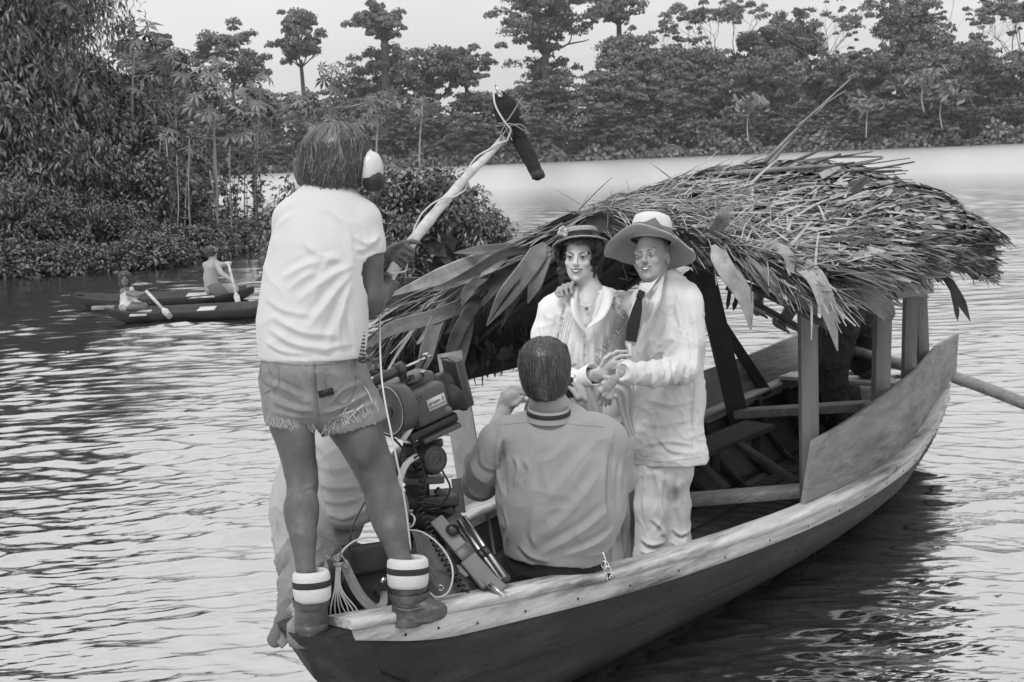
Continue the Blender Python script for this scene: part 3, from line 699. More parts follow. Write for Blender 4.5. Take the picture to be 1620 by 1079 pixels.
def nets(F, lo, h):
    ins = F < 0; nx, ny, nz = F.shape
    cnt = np.zeros((nx-1, ny-1, nz-1), np.int8); cs = [(i, j, k) for i in (0, 1) for j in (0, 1) for k in (0, 1)]
    for i, j, k in cs: cnt += ins[i:nx-1+i, j:ny-1+j, k:nz-1+k]
    I = np.argwhere((cnt > 0) & (cnt < 8)); idx = np.full(cnt.shape, -1, np.int32); idx[I[:, 0], I[:, 1], I[:, 2]] = np.arange(len(I))
    acc = np.zeros((len(I), 3)); c = np.zeros(len(I))
    for a in cs:
        for ax in range(3):
            if a[ax] == 0:
                b = list(a); b[ax] = 1
                f0 = F[I[:, 0]+a[0], I[:, 1]+a[1], I[:, 2]+a[2]]; f1 = F[I[:, 0]+b[0], I[:, 1]+b[1], I[:, 2]+b[2]]
                m = (f0 < 0) != (f1 < 0); t = np.where(m, f0/(f0-f1+1e-12), 0)
                pt = np.array(a, float)[None, :]+0*acc; pt[:, ax] = t; acc += np.where(m[:, None], pt, 0); c += m
    v = lo + h*(I+acc/c[:, None])
    fs = []
    for ax in range(3):
        a1, a2 = [(1, 2), (2, 0), (0, 1)][ax]
        s0 = [slice(1, -1)]*3; s1 = [slice(1, -1)]*3; s0[ax] = slice(0, -1); s1[ax] = slice(1, None)
        A = ins[tuple(s0)]; B = ins[tuple(s1)]; E = np.argwhere(A != B)
        if not len(E): continue
        off = np.ones(3, int); off[ax] = 0; g = E+off; q = []
        for d1, d2 in ((-1, -1), (0, -1), (0, 0), (-1, 0)):
            cc = g.copy(); cc[:, a1] += d1; cc[:, a2] += d2; q.append(idx[cc[:, 0], cc[:, 1], cc[:, 2]])
        q = np.stack(q, 1); fl = A[E[:, 0], E[:, 1], E[:, 2]]; q[~fl] = q[~fl][:, ::-1]; fs.append(q)
    return v, np.vstack(fs)
def vnormals(v, f):
    n = np.zeros_like(v); fn = np.cross(v[f[:, 2]]-v[f[:, 0]], v[f[:, 3]]-v[f[:, 1]])
    for i in range(4): np.add.at(n, f[:, i], fn)
    return n/(np.linalg.norm(n, axis=1)[:, None]+1e-12)
def cloth(name, S, h, m, parent, folds=(), noise=(), blur=2, mifn=None, pf=()):
    """mesh an Sdf, smooth it, then raise folds: (a, b, width, amp) ridges and (freq xyz, amp, seed[, point, radius]) stretched noise"""
    v, f = S.mesh(h)
    nb = np.zeros_like(v); c = np.zeros(len(v))
    e = np.vstack([f[:, [0, 1]], f[:, [1, 2]], f[:, [2, 3]], f[:, [3, 0]]])
    for _ in range(blur):
        nb[:] = 0; c[:] = 0; np.add.at(nb, e[:, 0], v[e[:, 1]]); np.add.at(c, e[:, 0], 1); v = v*.5+.5*nb/np.maximum(c, 1)[:, None]
    if len(folds) or len(noise):
        n = vnormals(v, f); d = np.zeros(len(v))
        for (a, b, wd, amp) in folds:
            a = np.asarray(a); b = np.asarray(b); ab = b-a; t = np.clip((v-a)@ab/(ab@ab), 0, 1); ds = np.linalg.norm(v-a-t[:, None]*ab, axis=1)
            fade = np.sin(np.pi*np.clip(.15+.85*t, 0, 1))**.5
            x = ds/wd; d += amp*fade*(np.exp(-x*x)*1.3-np.exp(-(x-1.5)**2*2)*.55)
        for q in noise:
            fr, amp, sd_ = q[:3]; wp = v+.02*np.stack([vnoise(v*9, 31), vnoise(v*9, 32), vnoise(v*9, 33)], 1); r_ = 1-np.abs(fbm(wp*np.asarray(fr), 2, sd_)); r_ = np.clip(r_, 0, 1)**5-.35
            if len(q) > 3: r_ = r_*np.exp(-(np.linalg.norm(v-np.asarray(q[3]), axis=1)/q[4])**2)
            d += amp*r_
        v = v+n*d[:, None]
    if len(pf):   # creases drawn where the photograph shows them: polylines dropped on the surface
        from mathutils.bvhtree import BVHTree
        bv = BVHTree.FromPolygons(v.tolist(), f.tolist()); o0 = Vector((0, 0, CAM_Z)); n = vnormals(v, f); d = np.zeros(len(v))
        for pts, wd, am in pf:
            L = []
            for x, y in spline([(x, y, 0) for x, y in pts], 12)[:, :2]:
                hh = bv.ray_cast(o0, Vector(P(x, y, 5)-V3(0, 0, CAM_Z)).normalized())
                if hh[0] is not None: L.append(np.array(hh[0]))
            if len(L) < 3: continue
            L = np.array(L); cm = L.mean(0); R_ = np.linalg.norm(L-cm, axis=1).max()+wd*4; near_ = np.where(np.linalg.norm(v-cm, axis=1) < R_)[0]; q = v[near_]
            best = np.full(len(q), 9.); sg = np.zeros(len(q)); tt = np.zeros(len(q)); nl = len(L)
            for k in range(nl-1):
                ab = L[k+1]-L[k]; t = np.clip((q-L[k])@ab/(ab@ab+1e-12), 0, 1); w_ = q-L[k]-t[:, None]*ab; ds = np.linalg.norm(w_, axis=1)
                up_ = np.cross(ab, n[near_]); s_ = np.sign(np.sum(w_*up_, 1)); m_ = ds < best; best[m_] = ds[m_]; sg[m_] = s_[m_]; tt[m_] = (k+t[m_])/(nl-1)
            x = best/(wd*.85); fade = 1.35*np.clip(np.minimum(tt*4, (1-tt)*4), 0, 1)**.7
            d[near_] += am*fade*(np.exp(-x*1.3)-.65*np.exp(-((x*sg-1.5)**2)*1.2))
        v = v+n*d[:, None]
    mi = mifn(v[f].mean(1)) if mifn else None
    return mesh_np(name, v, f, m, parent, smooth=True, mi=mi)
RM = lambda fwd, up: np.stack([np.cross(unit(fwd), unit(np.asarray(up, float)-unit(fwd)*(np.asarray(up)@unit(fwd)))), unit(fwd), unit(np.asarray(up, float)-unit(fwd)*(np.asarray(up)@unit(fwd)))], 1)
class Head:
    def __init__(s, c, fwd, up=(0, 0, 1), sc_=1.0, fem=False):
        s.c = np.asarray(c, float); s.R = RM(fwd, up); s.k = sc_; s.fem = fem
    def T(s, x, y, z): return s.c + s.R@(np.array([x, y, z])*s.k)
    def ell(s, S, c, r, k=.012, sub=False): S.ell(s.T(*c), np.array(r)*s.k, s.R, k*s.k, sub)
    def cap(s, S, a, b, ra, rb=None, k=.01, **kw): S.cap(s.T(*a), s.T(*b), ra*s.k, None if rb is None else rb*s.k, k*s.k, **kw)
    def add(s, S, ears=True):
        f = s.fem
        s.ell(S, (0, -.012, .028), (.074, .09, .085)); s.ell(S, (0, .025, -.03), (.060, .062, .075), .02)
        s.ell(S, (0, .042, -.078), (.036 if f else .041, .036, .030), .025)                    # jaw
        s.ell(S, (0, .078, -.098), (.013 if f else .017, .012, .012), .02)                     # chin
        for x in (-1, 1):
            s.ell(S, (x*.038, .062, -.022), (.020, .018, .017), .015)                         # cheek
            s.ell(S, (x*.031, .094, .006), (.019, .013, .012), .008, True)                     # socket
            s.cap(S, (x*.012, .085, .026), (x*.045, .074, .024), .008 if f else .0105, k=.012)          # brow ridge
            s.ell(S, (x*.011, .098, -.029), (.0075, .009, .006), .006)
            s.ell(S, (x*.031, .077, .004), (.0135, .0125, .0115), .003)                        # lid mass
            if ears:
                s.ell(S, (x*.077, -.006, -.005), (.009, .018, .030), .006); s.ell(S, (x*.084, .0, -.003), (.006, .010, .018), .004, True)
        s.cap(S, (0, .084, .016), (0, .108, -.024), .0075, .0105, k=.010)
        s.ell(S, (0, .108, -.026), (.0095, .009, .0085), .006)
        s.ell(S, (0, .084, -.058), (.024, .012, .016), .012)                                   # mouth mass
        s.cap(S, (0, .02, .07), (0, .05, .065), .045, .035, k=.03)
        return s
    def face(s, parent, lipm, smile=1.0, gaze=(0, 0), open_=1.0, brow_w=.003, makeup=True, teeth=1.0):
        for x in (-1, 1):
            mb = MB(); nu_, nv_ = 9, 5; vs = []
            for a in np.linspace(-1, 1, nu_):
                for b in np.linspace(-1, 1, nv_):
                    vs.append(s.T(x*.031+a*.0135, .0925-.0075*a*a-.002*b*b+.001, .004+b*.0060*open_*(1-a*a)**.6))
            mb.add(vs, [(i*nv_+j, (i+1)*nv_+j, (i+1)*nv_+j+1, i*nv_+j+1) for i in range(nu_-1) for j in range(nv_-1)])
            e = mb.build('eye', M['eye_w'], parent, smooth=True)
            ix, iz = gaze; c = s.T(x*.031+ix*.005, .0938-.0075*(ix*.37)**2, .0045+iz*.0022)
            MB().lathe(c, s.R[:, 1], [(.0056*s.k*min(1, open_+.1), -.0018*s.k), (.0054*s.k*min(1, open_+.1), .0003*s.k), (0, .001*s.k)], 12).build('iris', M['dark'], e)
            pts = [s.T(x*.031+t*.0150, .0945-.0085*t*t, .004+.0068*(1-t*t)**.8*open_+(.0015 if x*t > 0 else -.001)*abs(t)) for t in np.linspace(-1, 1, 9)]
            MB().tube(pts, np.array([.3, .6, .85, 1, 1, 1, 1, .8, .5])*(.0023 if makeup else .0013)*s.k, 6).build('eyelash', M['brow'] if makeup else M['lip_m'], parent, smooth=True)
            pts = [s.T(x*.031+t*.0135, .0935-.0080*t*t, .004-.0062*(1-t*t)**.8*open_) for t in np.linspace(-1, 1, 7)]
            MB().tube(pts, (.0010 if makeup else .0008)*s.k, 5).build('eyelid', M['brow'] if makeup else M['lip_m'], parent, smooth=True)
            mb = MB(); pts = [s.T(x*(.012+.036*t), .0945-.018*t*t, .0215+.0075*math.sin(t*2.4)-.003*t) for t in np.linspace(0, 1, 8)]
            mb.tube(pts, [brow_w*s.k*q for q in (.5, .8, .9, .9, .8, .7, .5, .2)], 6); mb.build('eyebrow', M['brow'], parent, smooth=True)
        wd = .0260*smile; lift = .0065*smile
        arc = lambda y0, z0, dz: [s.T(t*wd, y0-.0165*t*t, z0+lift*t*t+dz*(1-t*t)) for t in np.linspace(-1, 1, 13)]
        up_, lo_ = arc(.0975, -.0545, .0012), arc(.0965, -.0545, -.0115*teeth)
        w13 = np.array([.4, .7, .9, 1, 1.1, 1.15, 1, 1.15, 1.1, 1, .9, .7, .4])
        MB().tube(up_, .0024*w13*s.k, 7).build('lip', lipm, parent, smooth=True)
        MB().tube(lo_, .0030*w13*s.k, 7).build('lip', lipm, parent, smooth=True)
        a = arc(.0972, -.0545, .0005); b = arc(.0966, -.0545, -.0085*teeth)
        MB().add(a+b, [(13+i, 14+i, i+1, i) for i in range(12)]).build('teeth', M['tooth'], parent, smooth=True)
        MB().add(arc(.0955, -.0545, .002)+arc(.095, -.0545, -.012*teeth), [(13+i, 14+i, i+1, i) for i in range(12)]).build('mouth', M['dark'], parent, smooth=True)
def hair_strands(name, parent, H, n, rad, phi0, phi1, ms, seed=0, w_=.003, lift=.0, curl=0, face_gap=1.0, flip=0, jit=.15, segs=8, seg_r=None, probs=None):
    """ribbons that follow the skull; azimuth 0 = face"""
    rg = np.random.default_rng(seed); az = rg.uniform(face_gap, 2*math.pi-face_gap, n); a = rg.uniform(phi0[0], phi0[1], n); b = rg.uniform(phi1[0], phi1[1], n)
    lf = 1+rg.uniform(0, 1, n)*lift; ph = rg.uniform(0, 6.28, n); da = rg.normal(0, jit, n); rows = []
    for i in range(segs+1):
        t = i/segs; phi = a+(b-a)*t; azz = az+da*t+curl*np.sin(t*9+ph)*.25; rr = (lf + flip*t**4*rg.uniform(.3, 1, n) + curl*np.cos(t*9+ph)*.10)
        x = np.sin(phi)*np.sin(azz)*rad[0]*rr; y = np.sin(phi)*np.cos(azz)*rad[1]*rr; z = np.cos(phi)*rad[2]*rr
        rows.append((H.c + (np.stack([x, y, z+H_off(rad)], 1)*H.k)@H.R.T))
    R_ = np.stack(rows, 1); t = np.gradient(R_, axis=1); cen_ = H.c; out = R_-cen_; s = np.cross(t, out); s /= np.linalg.norm(s, axis=2)[:, :, None]+1e-9
    ww = (w_*rg.uniform(.5, 1.3, n))[:, None, None]*np.linspace(1, .35, segs+1)[None, :, None]
    vs = np.stack([R_-s*ww/2, R_+s*ww/2], 2).reshape(-1, 3); k = 2*(segs+1); bb = (np.arange(n)*k)[:, None]
    f = np.concatenate([bb+np.array([[2*i, 2*i+1, 2*i+3, 2*i+2]]) for i in range(segs)], 1).reshape(-1, 4)
    return mesh_np(name, vs, f, ms, parent, smooth=True, mi=np.repeat(rg.choice(len(ms), n, p=probs), segs))
def H_off(rad): return .032
def finger(S, pts, r0, r1, k=.004):
    n = len(pts)
    for i in range(n-1): S.cap(pts[i], pts[i+1], r0+(r1-r0)*i/(n-1), r0+(r1-r0)*(i+1)/(n-1), k)

def px(Y, r): return r*Y/FPX
# ================================================================== the sound man with the boom
b_ = empty('person', P(560, 1000, 4.75), 'barefaced sound man seen from behind in white T-shirt and cut-off denim shorts, holding the boom pole', 'person')
b_['label'] = 'long-haired man standing on the bow in white T-shirt and frayed denim shorts'
Yb = 4.8
Hb = Head(P(533, 262, 4.86), (.45, .85, .12), (.0, .02, 1)).add(Sb := Sdf())
q = lambda x, y, Y, r: (P(x, y, Y), px(Y, r))
back = unit(V3(.25, 1, 0))
Sb.chain([q(530, 285, 4.86, 26), q(520, 318, 4.82, 27)], .03)
Sb.chain([q(515, 350, 4.82, 58), q(500, 430, 4.8, 66), q(493, 520, 4.78, 62)], .05, flat=back, ff=.68)
Sb.chain([q(493, 570, 4.8, 66), q(495, 610, 4.82, 68)], .04, flat=back, ff=.75)
Sb.chain([q(460, 348, 4.82, 26), q(572, 350, 4.82, 26)], .04)
Sb.chain([q(578, 352, 4.82, 25), q(582, 410, 4.8, 23.5), q(586, 468, 4.8, 22), q(588, 480, 4.82, 21)], .02)     # right upper arm
Sb.chain([q(588, 478, 4.82, 20), q(597, 465, 4.97, 18), q(604, 456, 5.06, 14)], .015)             # forearm to lower fist
Sb.chain([q(458, 352, 4.84, 24), q(470, 420, 5.02, 21), q(520, 455, 5.1, 19), q(580, 425, 5.15, 17), q(612, 406, 5.17, 12)], .02)   # left arm passes in front of the body
# legs
Sb.chain([q(458, 620, 4.8, 40), q(462, 670, 4.78, 35), q(476, 745, 4.74, 26), q(479, 765, 4.72, 24), q(475, 805, 4.70, 25.5), q(480, 850, 4.62, 21), q(484, 905, 4.57, 15), q(486, 950, 4.56, 14)], .015)
Sb.chain([q(540, 615, 4.84, 44), q(560, 670, 4.84, 42), q(592, 740, 4.84, 32), q(598, 757, 4.83, 29), q(610, 800, 4.82, 30), q(622, 840, 4.76, 25), q(634, 890, 4.72, 17), q(640, 935, 4.72, 16)], .015)
for (x, y, Y, rx, rz) in ((468, 812, 4.66, 15, 34), (492, 800, 4.66, 13, 30), (604, 806, 4.78, 17, 36), (632, 802, 4.80, 14, 32), (475, 700, 4.72, 20, 36), (575, 700, 4.78, 24, 40)):
    Sb.ell(P(x, y, Y), V3(px(Y, rx), px(Y, rx), px(Y, rz)), None, .03)
for (x, y, Y) in ((482, 757, 4.66), (600, 752, 4.74)): Sb.ell(P(x, y, Y), V3(.022, .016, .03), None, .025, True)
# hands: lower fist round the pole butt, upper hand laid along the pole
pa, pb = P(612, 452, 5.08), P(651, 384, 5.18); pd = unit(pb-pa)
Sb.cap(P(603, 450, 5.06), P(610, 457, 5.03), .030, .027, .012)
for i, t in enumerate((-.030, -.011, .008, .027)):
    c = pa+pd*t; sx = unit(np.cross(pd, V3(0, 1, 0)))*-1
    finger(Sb, [c-sx*.026+V3(0, -.012, 0), c-sx*.012+V3(0, -.030, 0), c+sx*.014+V3(0, -.032, 0), c+sx*.029+V3(0, -.012, 0), c+sx*.022+V3(0, .012, 0)], .0095, .008)
finger(Sb, [P(606, 440, 5.04), P(612, 434, 5.03), P(618, 438, 5.04)], .011, .009)
hq = lambda x, y, dY=0: P(x, y, 5.15+dY)
Sb.cap(hq(606, 408, .02), hq(626, 396, 0), .022, .026, .012, flat=(0, 1, 0), ff=.7)
Sb.cap(hq(618, 402, 0), hq(634, 392, 0), .025, .020, .012, flat=(0, 1, 0), ff=.7)
finger(Sb, [hq(622, 392, -.01), hq(640, 384, -.03), hq(652, 382, -.035), hq(663, 384, -.03)], .0115, .0085)         # thumb
finger(Sb, [hq(630, 396, -.015), hq(644, 391, -.04), hq(653, 396, -.045), hq(653, 404, -.03)], .0100, .0085)
finger(Sb, [hq(628, 402, -.015), hq(640, 399, -.04), hq(650, 405, -.045), hq(648, 412, -.03)], .0100, .0085)
finger(Sb, [hq(624, 408, -.01), hq(634, 407, -.035), hq(643, 413, -.04), hq(641, 418, -.025)], .0095, .008)
finger(Sb, [hq(620, 412, -.01), hq(628, 414, -.03), hq(635, 419, -.035), hq(633, 423, -.02)], .0085, .007)
cloth('body', Sb, .0055, M['skin'], b_, noise=[((40, 40, 40), .0008, 3)], blur=1)
# T-shirt
S = Sdf()
S.chain([q(517, 345, 4.82, 64), q(506, 400, 4.80, 74), q(497, 470, 4.79, 78), q(493, 530, 4.79, 80), q(492, 575, 4.79, 82)], .06, flat=back, ff=.70)
S.chain([q(462, 342, 4.82, 25), q(520, 326, 4.82, 26), q(572, 348, 4.82, 30)], .04)
S.chain([q(570, 354, 4.82, 32), q(580, 385, 4.81, 28), q(583, 415, 4.8, 27)], .03)
S.chain([q(460, 350, 4.84, 27), q(462, 400, 4.9, 25), q(475, 430, 5.0, 24)], .03)
S.cap(P(582, 398, 4.8), P(586, 450, 4.8), px(4.8, 23.5), sub=True, k=.002)
S.cut(P(583, 404, 4.8), (.12, 0, -1), P(590, 430, 4.8), .085)
S.cut(P(492, 566, 4.79), (-.0, 0, -1)); S.cap(P(524, 300, 4.86), P(520, 322, 4.83), px(4.8, 28), sub=True, k=.004)
TF = [(((562, 418), (520, 440), (470, 478)), .022, .010), (((558, 430), (525, 470), (488, 520)), .020, .010), (((556, 445), (540, 490), (520, 545)), .018, .010), (((560, 410), (500, 415), (445, 440)), .020, .006),
      (((430, 500), (480, 525), (540, 530)), .018, .007), (((425, 520), (470, 545), (530, 552)), .016, .007), (((545, 480), (535, 520), (540, 552)), .014, .007), (((562, 372), (575, 385), (598, 380)), .012, .006), (((562, 395), (580, 392), (602, 372)), .012, .007),
      (((525, 330), (548, 360), (558, 400)), .018, .005), (((470, 335), (440, 360), (432, 400)), .02, .005), (((505, 430), (480, 440), (455, 460)), .016, .005), (((553, 500), (560, 530), (566, 556)), .012, .006), (((420, 470), (450, 490), (500, 500)), .016, .005),
      (((528, 400), (505, 440), (500, 480)), .014, .005), (((418, 540), (450, 556), (500, 560)), .010, .005), (((480, 380), (500, 400), (540, 410)), .016, .004), (((500, 560), (530, 548), (560, 545)), .012, .005)]
cloth('t_shirt', S, .006, M['white_cloth'], b_, pf=TF, noise=[((5, 5, 5), .004, 5)])
# shorts
S = Sdf()
S.chain([q(492, 572, 4.79, 80), q(493, 600, 4.81, 80)], .04, flat=back, ff=.78)
S.chain([q(455, 600, 4.81, 44), q(459, 645, 4.79, 41), q(463, 690, 4.78, 41)], .03); S.chain([q(535, 600, 4.83, 50), q(555, 655, 4.84, 52), q(572, 690, 4.84, 50)], .03)
S.cap(P(461, 655, 4.79), P(466, 720, 4.77), px(4.8, 37.5), sub=True, k=.002); S.cap(P(560, 668, 4.84), P(585, 725, 4.84), px(4.8, 45), sub=True, k=.002)
S.cut(P(460, 672, 4.78), (-.05, -.0, -1), P(460, 700, 4.78), .105); S.cut(P(560, 664, 4.84), (.42, 0, -1), P(572, 710, 4.84), .14); S.cut(P(492, 562, 4.79), (0, 0, 1))
cloth('denim_shorts', S, .006, M['denim'], b_, pf=[(((505, 655), (550, 640), (600, 612)), .014, .009), (((508, 668), (550, 655), (598, 635)), .012, .008), (((495, 650), (460, 645), (425, 628)), .014, .009), (((492, 660), (465, 658), (430, 650)), .010, .007), (((520, 640), (545, 615), (590, 600)), .014, .006), (((480, 630), (450, 615), (420, 600)), .014, .006), (((497, 575), (500, 620), (503, 658)), .010, -.008), (((555, 580), (575, 600), (592, 620)), .012, .006), (((425, 575), (435, 600), (430, 630)), .010, .006)], noise=[((8, 8, 12), .004, 2)])
def surf_line(obj, pts, Y0=4.2):
    """drop a pixel polyline on the surface of obj (cloth seams, pockets)"""
    out = []
    from mathutils.bvhtree import BVHTree
    bv = BVHTree.FromPolygons([v.co[:] for v in obj.data.vertices], [p.vertices[:] for p in obj.data.polygons]) if not hasattr(surf_line, 'c') or surf_line.c[0] is not obj else surf_line.c[1]
    surf_line.c = (obj, bv); off = Vector(parent_world(obj.parent)) if obj.parent else Vector()
    o0 = Vector((0, 0, CAM_Z))-off
    for x, y in pts:
        d = Vector(P(x, y, 5)-V3(0, 0, CAM_Z)).normalized(); h = bv.ray_cast(o0, d)
        if h[0] is not None: out.append(np.array(h[0]+off+h[1]*.0012))
    return out
def seam(name, obj, pts, r, m, parent, n=14, k=5):
    L = surf_line(obj, spline([(x, y, 0) for x, y in pts], n)[:, :2])
    if len(L) > 2: return MB().tube(L, r, k).build(name, m, parent, smooth=True)
sh = bpy.data.objects['denim_shorts']
M['thread'] = mat('pale_thread', .5, .9, .1); M['denim_d'] = mat('denim_seam_shade', .12, .9, .3, 20)
for pts in (((414, 566), (414, 600), (440, 612), (440, 568)), ((498, 566), (499, 610), (505, 660)), ((515, 568), (517, 620), (545, 640), (562, 612), (560, 568)), ((440, 612), (418, 622)), ((412, 572), (490, 578), (574, 570))):
    seam('seam', sh, pts, .0010, M['denim_d'], sh)
L = surf_line(sh, [(503, 619), (526, 613), (529, 623), (506, 629)])
if len(L) == 4:
    L = [p+V3(0, -.006, 0) for p in L]; MB().box8(L+[p+V3(0, .006, 0) for p in L]).build('patch_label', M['dark'], sh)
fr = MB()
rgF = np.random.default_rng(3)
for k in range(90):
    if k < 40: t = rgF.uniform(0, 1); x, y = 424+t*74, 664+t*14
    else: t = rgF.uniform(0, 1); x, y = 512+t*92, 680-t*44
    A = surf_line(sh, [(x, y-rgF.uniform(2, 9))])
    if A: fr.tube([A[0], A[0]+V3(rgF.uniform(-.01, .01), -.004, -.012), A[0]+V3(rgF.uniform(-.02, .02), -.004, -.03)], .0008, 3, False)
for (x0, y0, x1, y1) in ((520, 668, 560, 650), (535, 665, 560, 632), (545, 672, 575, 640), (590, 640, 575, 610), (585, 632, 600, 622)):
    A = surf_line(sh, [(x0, y0), ((x0+x1)/2, (y0+y1)/2-3), (x1, y1)])
    if len(A) > 2: fr.tube(spline(A, 8), .002, 4)
o = fr.build('frayed_thread', M['thread'], sh); tag(o, kind='stuff')
# socks and boots
for (x, y, Y, r, sk, nm) in ((492, 905, 4.56, 30, .06, 'l'), (645, 884, 4.72, 33, -.16, 'r')):
    ax_ = unit(P(x, y+60, Y)-P(x, y, Y)+V3(0, 0, 0)); c = P(x, y, Y)
    axd = unit(V3(sk*.2, -.12, -1)) if nm == 'r' else unit(V3(.02, -.1, -1))
    R0 = px(Y, r)
    prof = [(R0*.66, .03), (R0*.70, .002), (R0*.86, -.006), (R0*1.0, .004), (R0*1.03, .018), (R0*1.03, .026)]
    so = MB().lathe(c, axd, prof, 28).build('sock', M['sock_w'], b_, smooth=True)
    MB().lathe(c, axd, [(R0*1.03, .026), (R0*1.05, .03), (R0*1.05, .046), (R0*1.02, .048)], 28).build('sock_stripe', M['sock_d'], so, smooth=True)
    MB().lathe(c, axd, [(R0*1.02, .048), (R0*1.04, .055), (R0*1.0, .085), (R0*.9, .095), (R0*.8, .094)], 28).build('sock_fold', M['sock_w'], so, smooth=True)
S = Sdf()
lb = lambda x, y, dY=0: P(x, y, 4.56+dY)
S.chain([(lb(492, 925), px(4.66, 27)), (lb(493, 965), px(4.66, 25)), (lb(492, 985), px(4.66, 25))], .01)
S.chain([(lb(492, 985, .0), .05), (lb(486, 985, .12), .045), (lb(480, 988, .2), .04)], .02); S.cut(lb(492, 1000)+V3(0, 0, 0), (0, 0, -1)); S.cut(lb(492, 928), (0, 0, 1))
bo = cloth('boot', S, .006, M['boot'], b_, noise=[((14, 14, 40), .003, 1)])
MB().lathe(lb(492, 950), (0, 0, 1), [(px(4.66, 29), -.016), (px(4.66, 30), 0), (px(4.66, 29), .012)], 24).build('boot_cuff', M['boot'], bo, smooth=True)
MB().lathe(lb(492, 990), (0, 0, 1), [(px(4.66, 27), -.018), (px(4.66, 28), -.016), (px(4.66, 28), .012), (px(4.66, 26), .014)], 24).build('boot_sole', M['boot'], bo, smooth=True)
S = Sdf(); rb = lambda x, y, dY=0: P(x, y, 4.72+dY)
S.chain([(rb(647, 920), px(4.84, 30)), (rb(648, 950), px(4.84, 27)), (rb(645, 972), px(4.84, 26))], .01)
S.chain([(rb(648, 965), .05), (rb(675, 966, -.02), .042), (rb(693, 966, -.03), .033)], .02); S.cut(rb(650, 987), (0, 0, -1)); S.cut(rb(648, 922), (0, 0, 1))
bo = cloth('boot', S, .006, M['boot'], b_, noise=[((14, 14, 40), .003, 4)])
MB().lathe(rb(648, 940), (0, 0, 1), [(px(4.84, 31), -.014), (px(4.84, 33), 0), (px(4.84, 31), .012)], 24).build('boot_cuff', M['boot'], bo, smooth=True)
mb = MB(); mb.lathe(rb(645, 980), (0, 0, 1), [(px(4.84, 25), -.016), (px(4.84, 26), -.014), (px(4.84, 26), .016), (px(4.84, 24), .018)], 20); mb.build('boot_heel', M['boot'], bo, smooth=True)
MB().tube(spline([rb(624, 962, -.05), rb(645, 966, -.065), rb(668, 962, -.06), rb(690, 966, -.045), rb(704, 970, -.02)], 14), .005, 6).build('boot_welt', M['boot'], bo, smooth=True)
# hair
S = Sdf(); HR = Hb.R
Hb.ell(S, (0, -.02, .03), (.098, .112, .100), .03); S.chain([q(500, 267, 4.86, 31), q(545, 277, 4.86, 40)], .04); S.chain([q(492, 270, 4.86, 23), q(550, 283, 4.86, 28)], .03); S.cut(P(530, 297, 4.8), (0, .1, -1))
S.cap(Hb.T(0, .09, -.1), Hb.T(0, .12, .0), .07, sub=True, k=.01)
cloth('hair', S, .007, M['hair_mid'], b_, noise=[((40, 40, 7), .012, 5)])
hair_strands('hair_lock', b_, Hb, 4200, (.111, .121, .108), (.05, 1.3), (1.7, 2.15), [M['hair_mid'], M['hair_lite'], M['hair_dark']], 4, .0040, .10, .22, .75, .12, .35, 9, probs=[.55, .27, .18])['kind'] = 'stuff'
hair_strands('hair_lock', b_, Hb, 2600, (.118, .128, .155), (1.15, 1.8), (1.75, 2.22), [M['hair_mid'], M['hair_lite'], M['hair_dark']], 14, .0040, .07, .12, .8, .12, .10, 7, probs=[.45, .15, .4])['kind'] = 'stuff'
# headphones
hp = empty('headphones', P(588, 275, 4.84), 'white ear-cup headphones with dark ear cushions worn by the sound man', 'headphones')
for (x, y, Y, dx, sgn) in ((584, 268, 4.82, .35, 1), (486, 290, 4.99, -.5, -1)):
    ax_ = unit(V3(.9*sgn, -.45 if sgn > 0 else .1, -.05)); c = P(x, y, Y)
    k_ = 1.0 if sgn > 0 else .7
    mb = MB()
    prof = [(0, .042), (.028*k_, .040), (.042*k_, .026), (.046*k_, .004), (.046*k_, -.018), (.040*k_, -.024)]
    mb.lathe(c, ax_, prof, 24); v = mb.v[0]; up = V3(0, 0, 1); d = v-c; h_ = d@up; mb.v[0] = c+d+np.outer(h_*.38, up)
    mb.build('ear_cup', M['white_plastic'], hp, smooth=True)
    mb = MB(); cc = c-ax_*.004+V3(.012*sgn, -.014, -.040); mb.lathe(cc, ax_, [(0, .040), (.026*k_, .036), (.034*k_, .02), (.036*k_, -.012), (.028*k_, -.02)], 20); mb.build('ear_cushion', M['rubber'], hp, smooth=True)
pts = [P(592, 246, 4.8), P(580, 215, 4.84), P(545, 203, 4.88), P(500, 220, 4.95), P(478, 262, 5.0)]
MB().tube(spline([P(590, 252, 4.80), P(586, 240, 4.82), P(570, 226, 4.86), Hb.T(0, -.0, .112), P(480, 268, 4.96)], 16), .006, 8).build('headband', M['white_plastic'], hp, smooth=True)
# coiled cable from the headphones
t = np.linspace(0, 1, 260); a_ = P(570, 490, 4.74); b2 = P(573, 575, 4.72)
coil = a_[None]*(1-t)[:, None]+b2[None]*t[:, None]+np.stack([.011*np.cos(t*90), .011*np.sin(t*90), 0*t], 1)
o = MB().tube(coil, .0026, 5).build('coiled_cable', M['rubber']); tag(o, 'short black coiled cable hanging beside the T-shirt hem', 'cable')

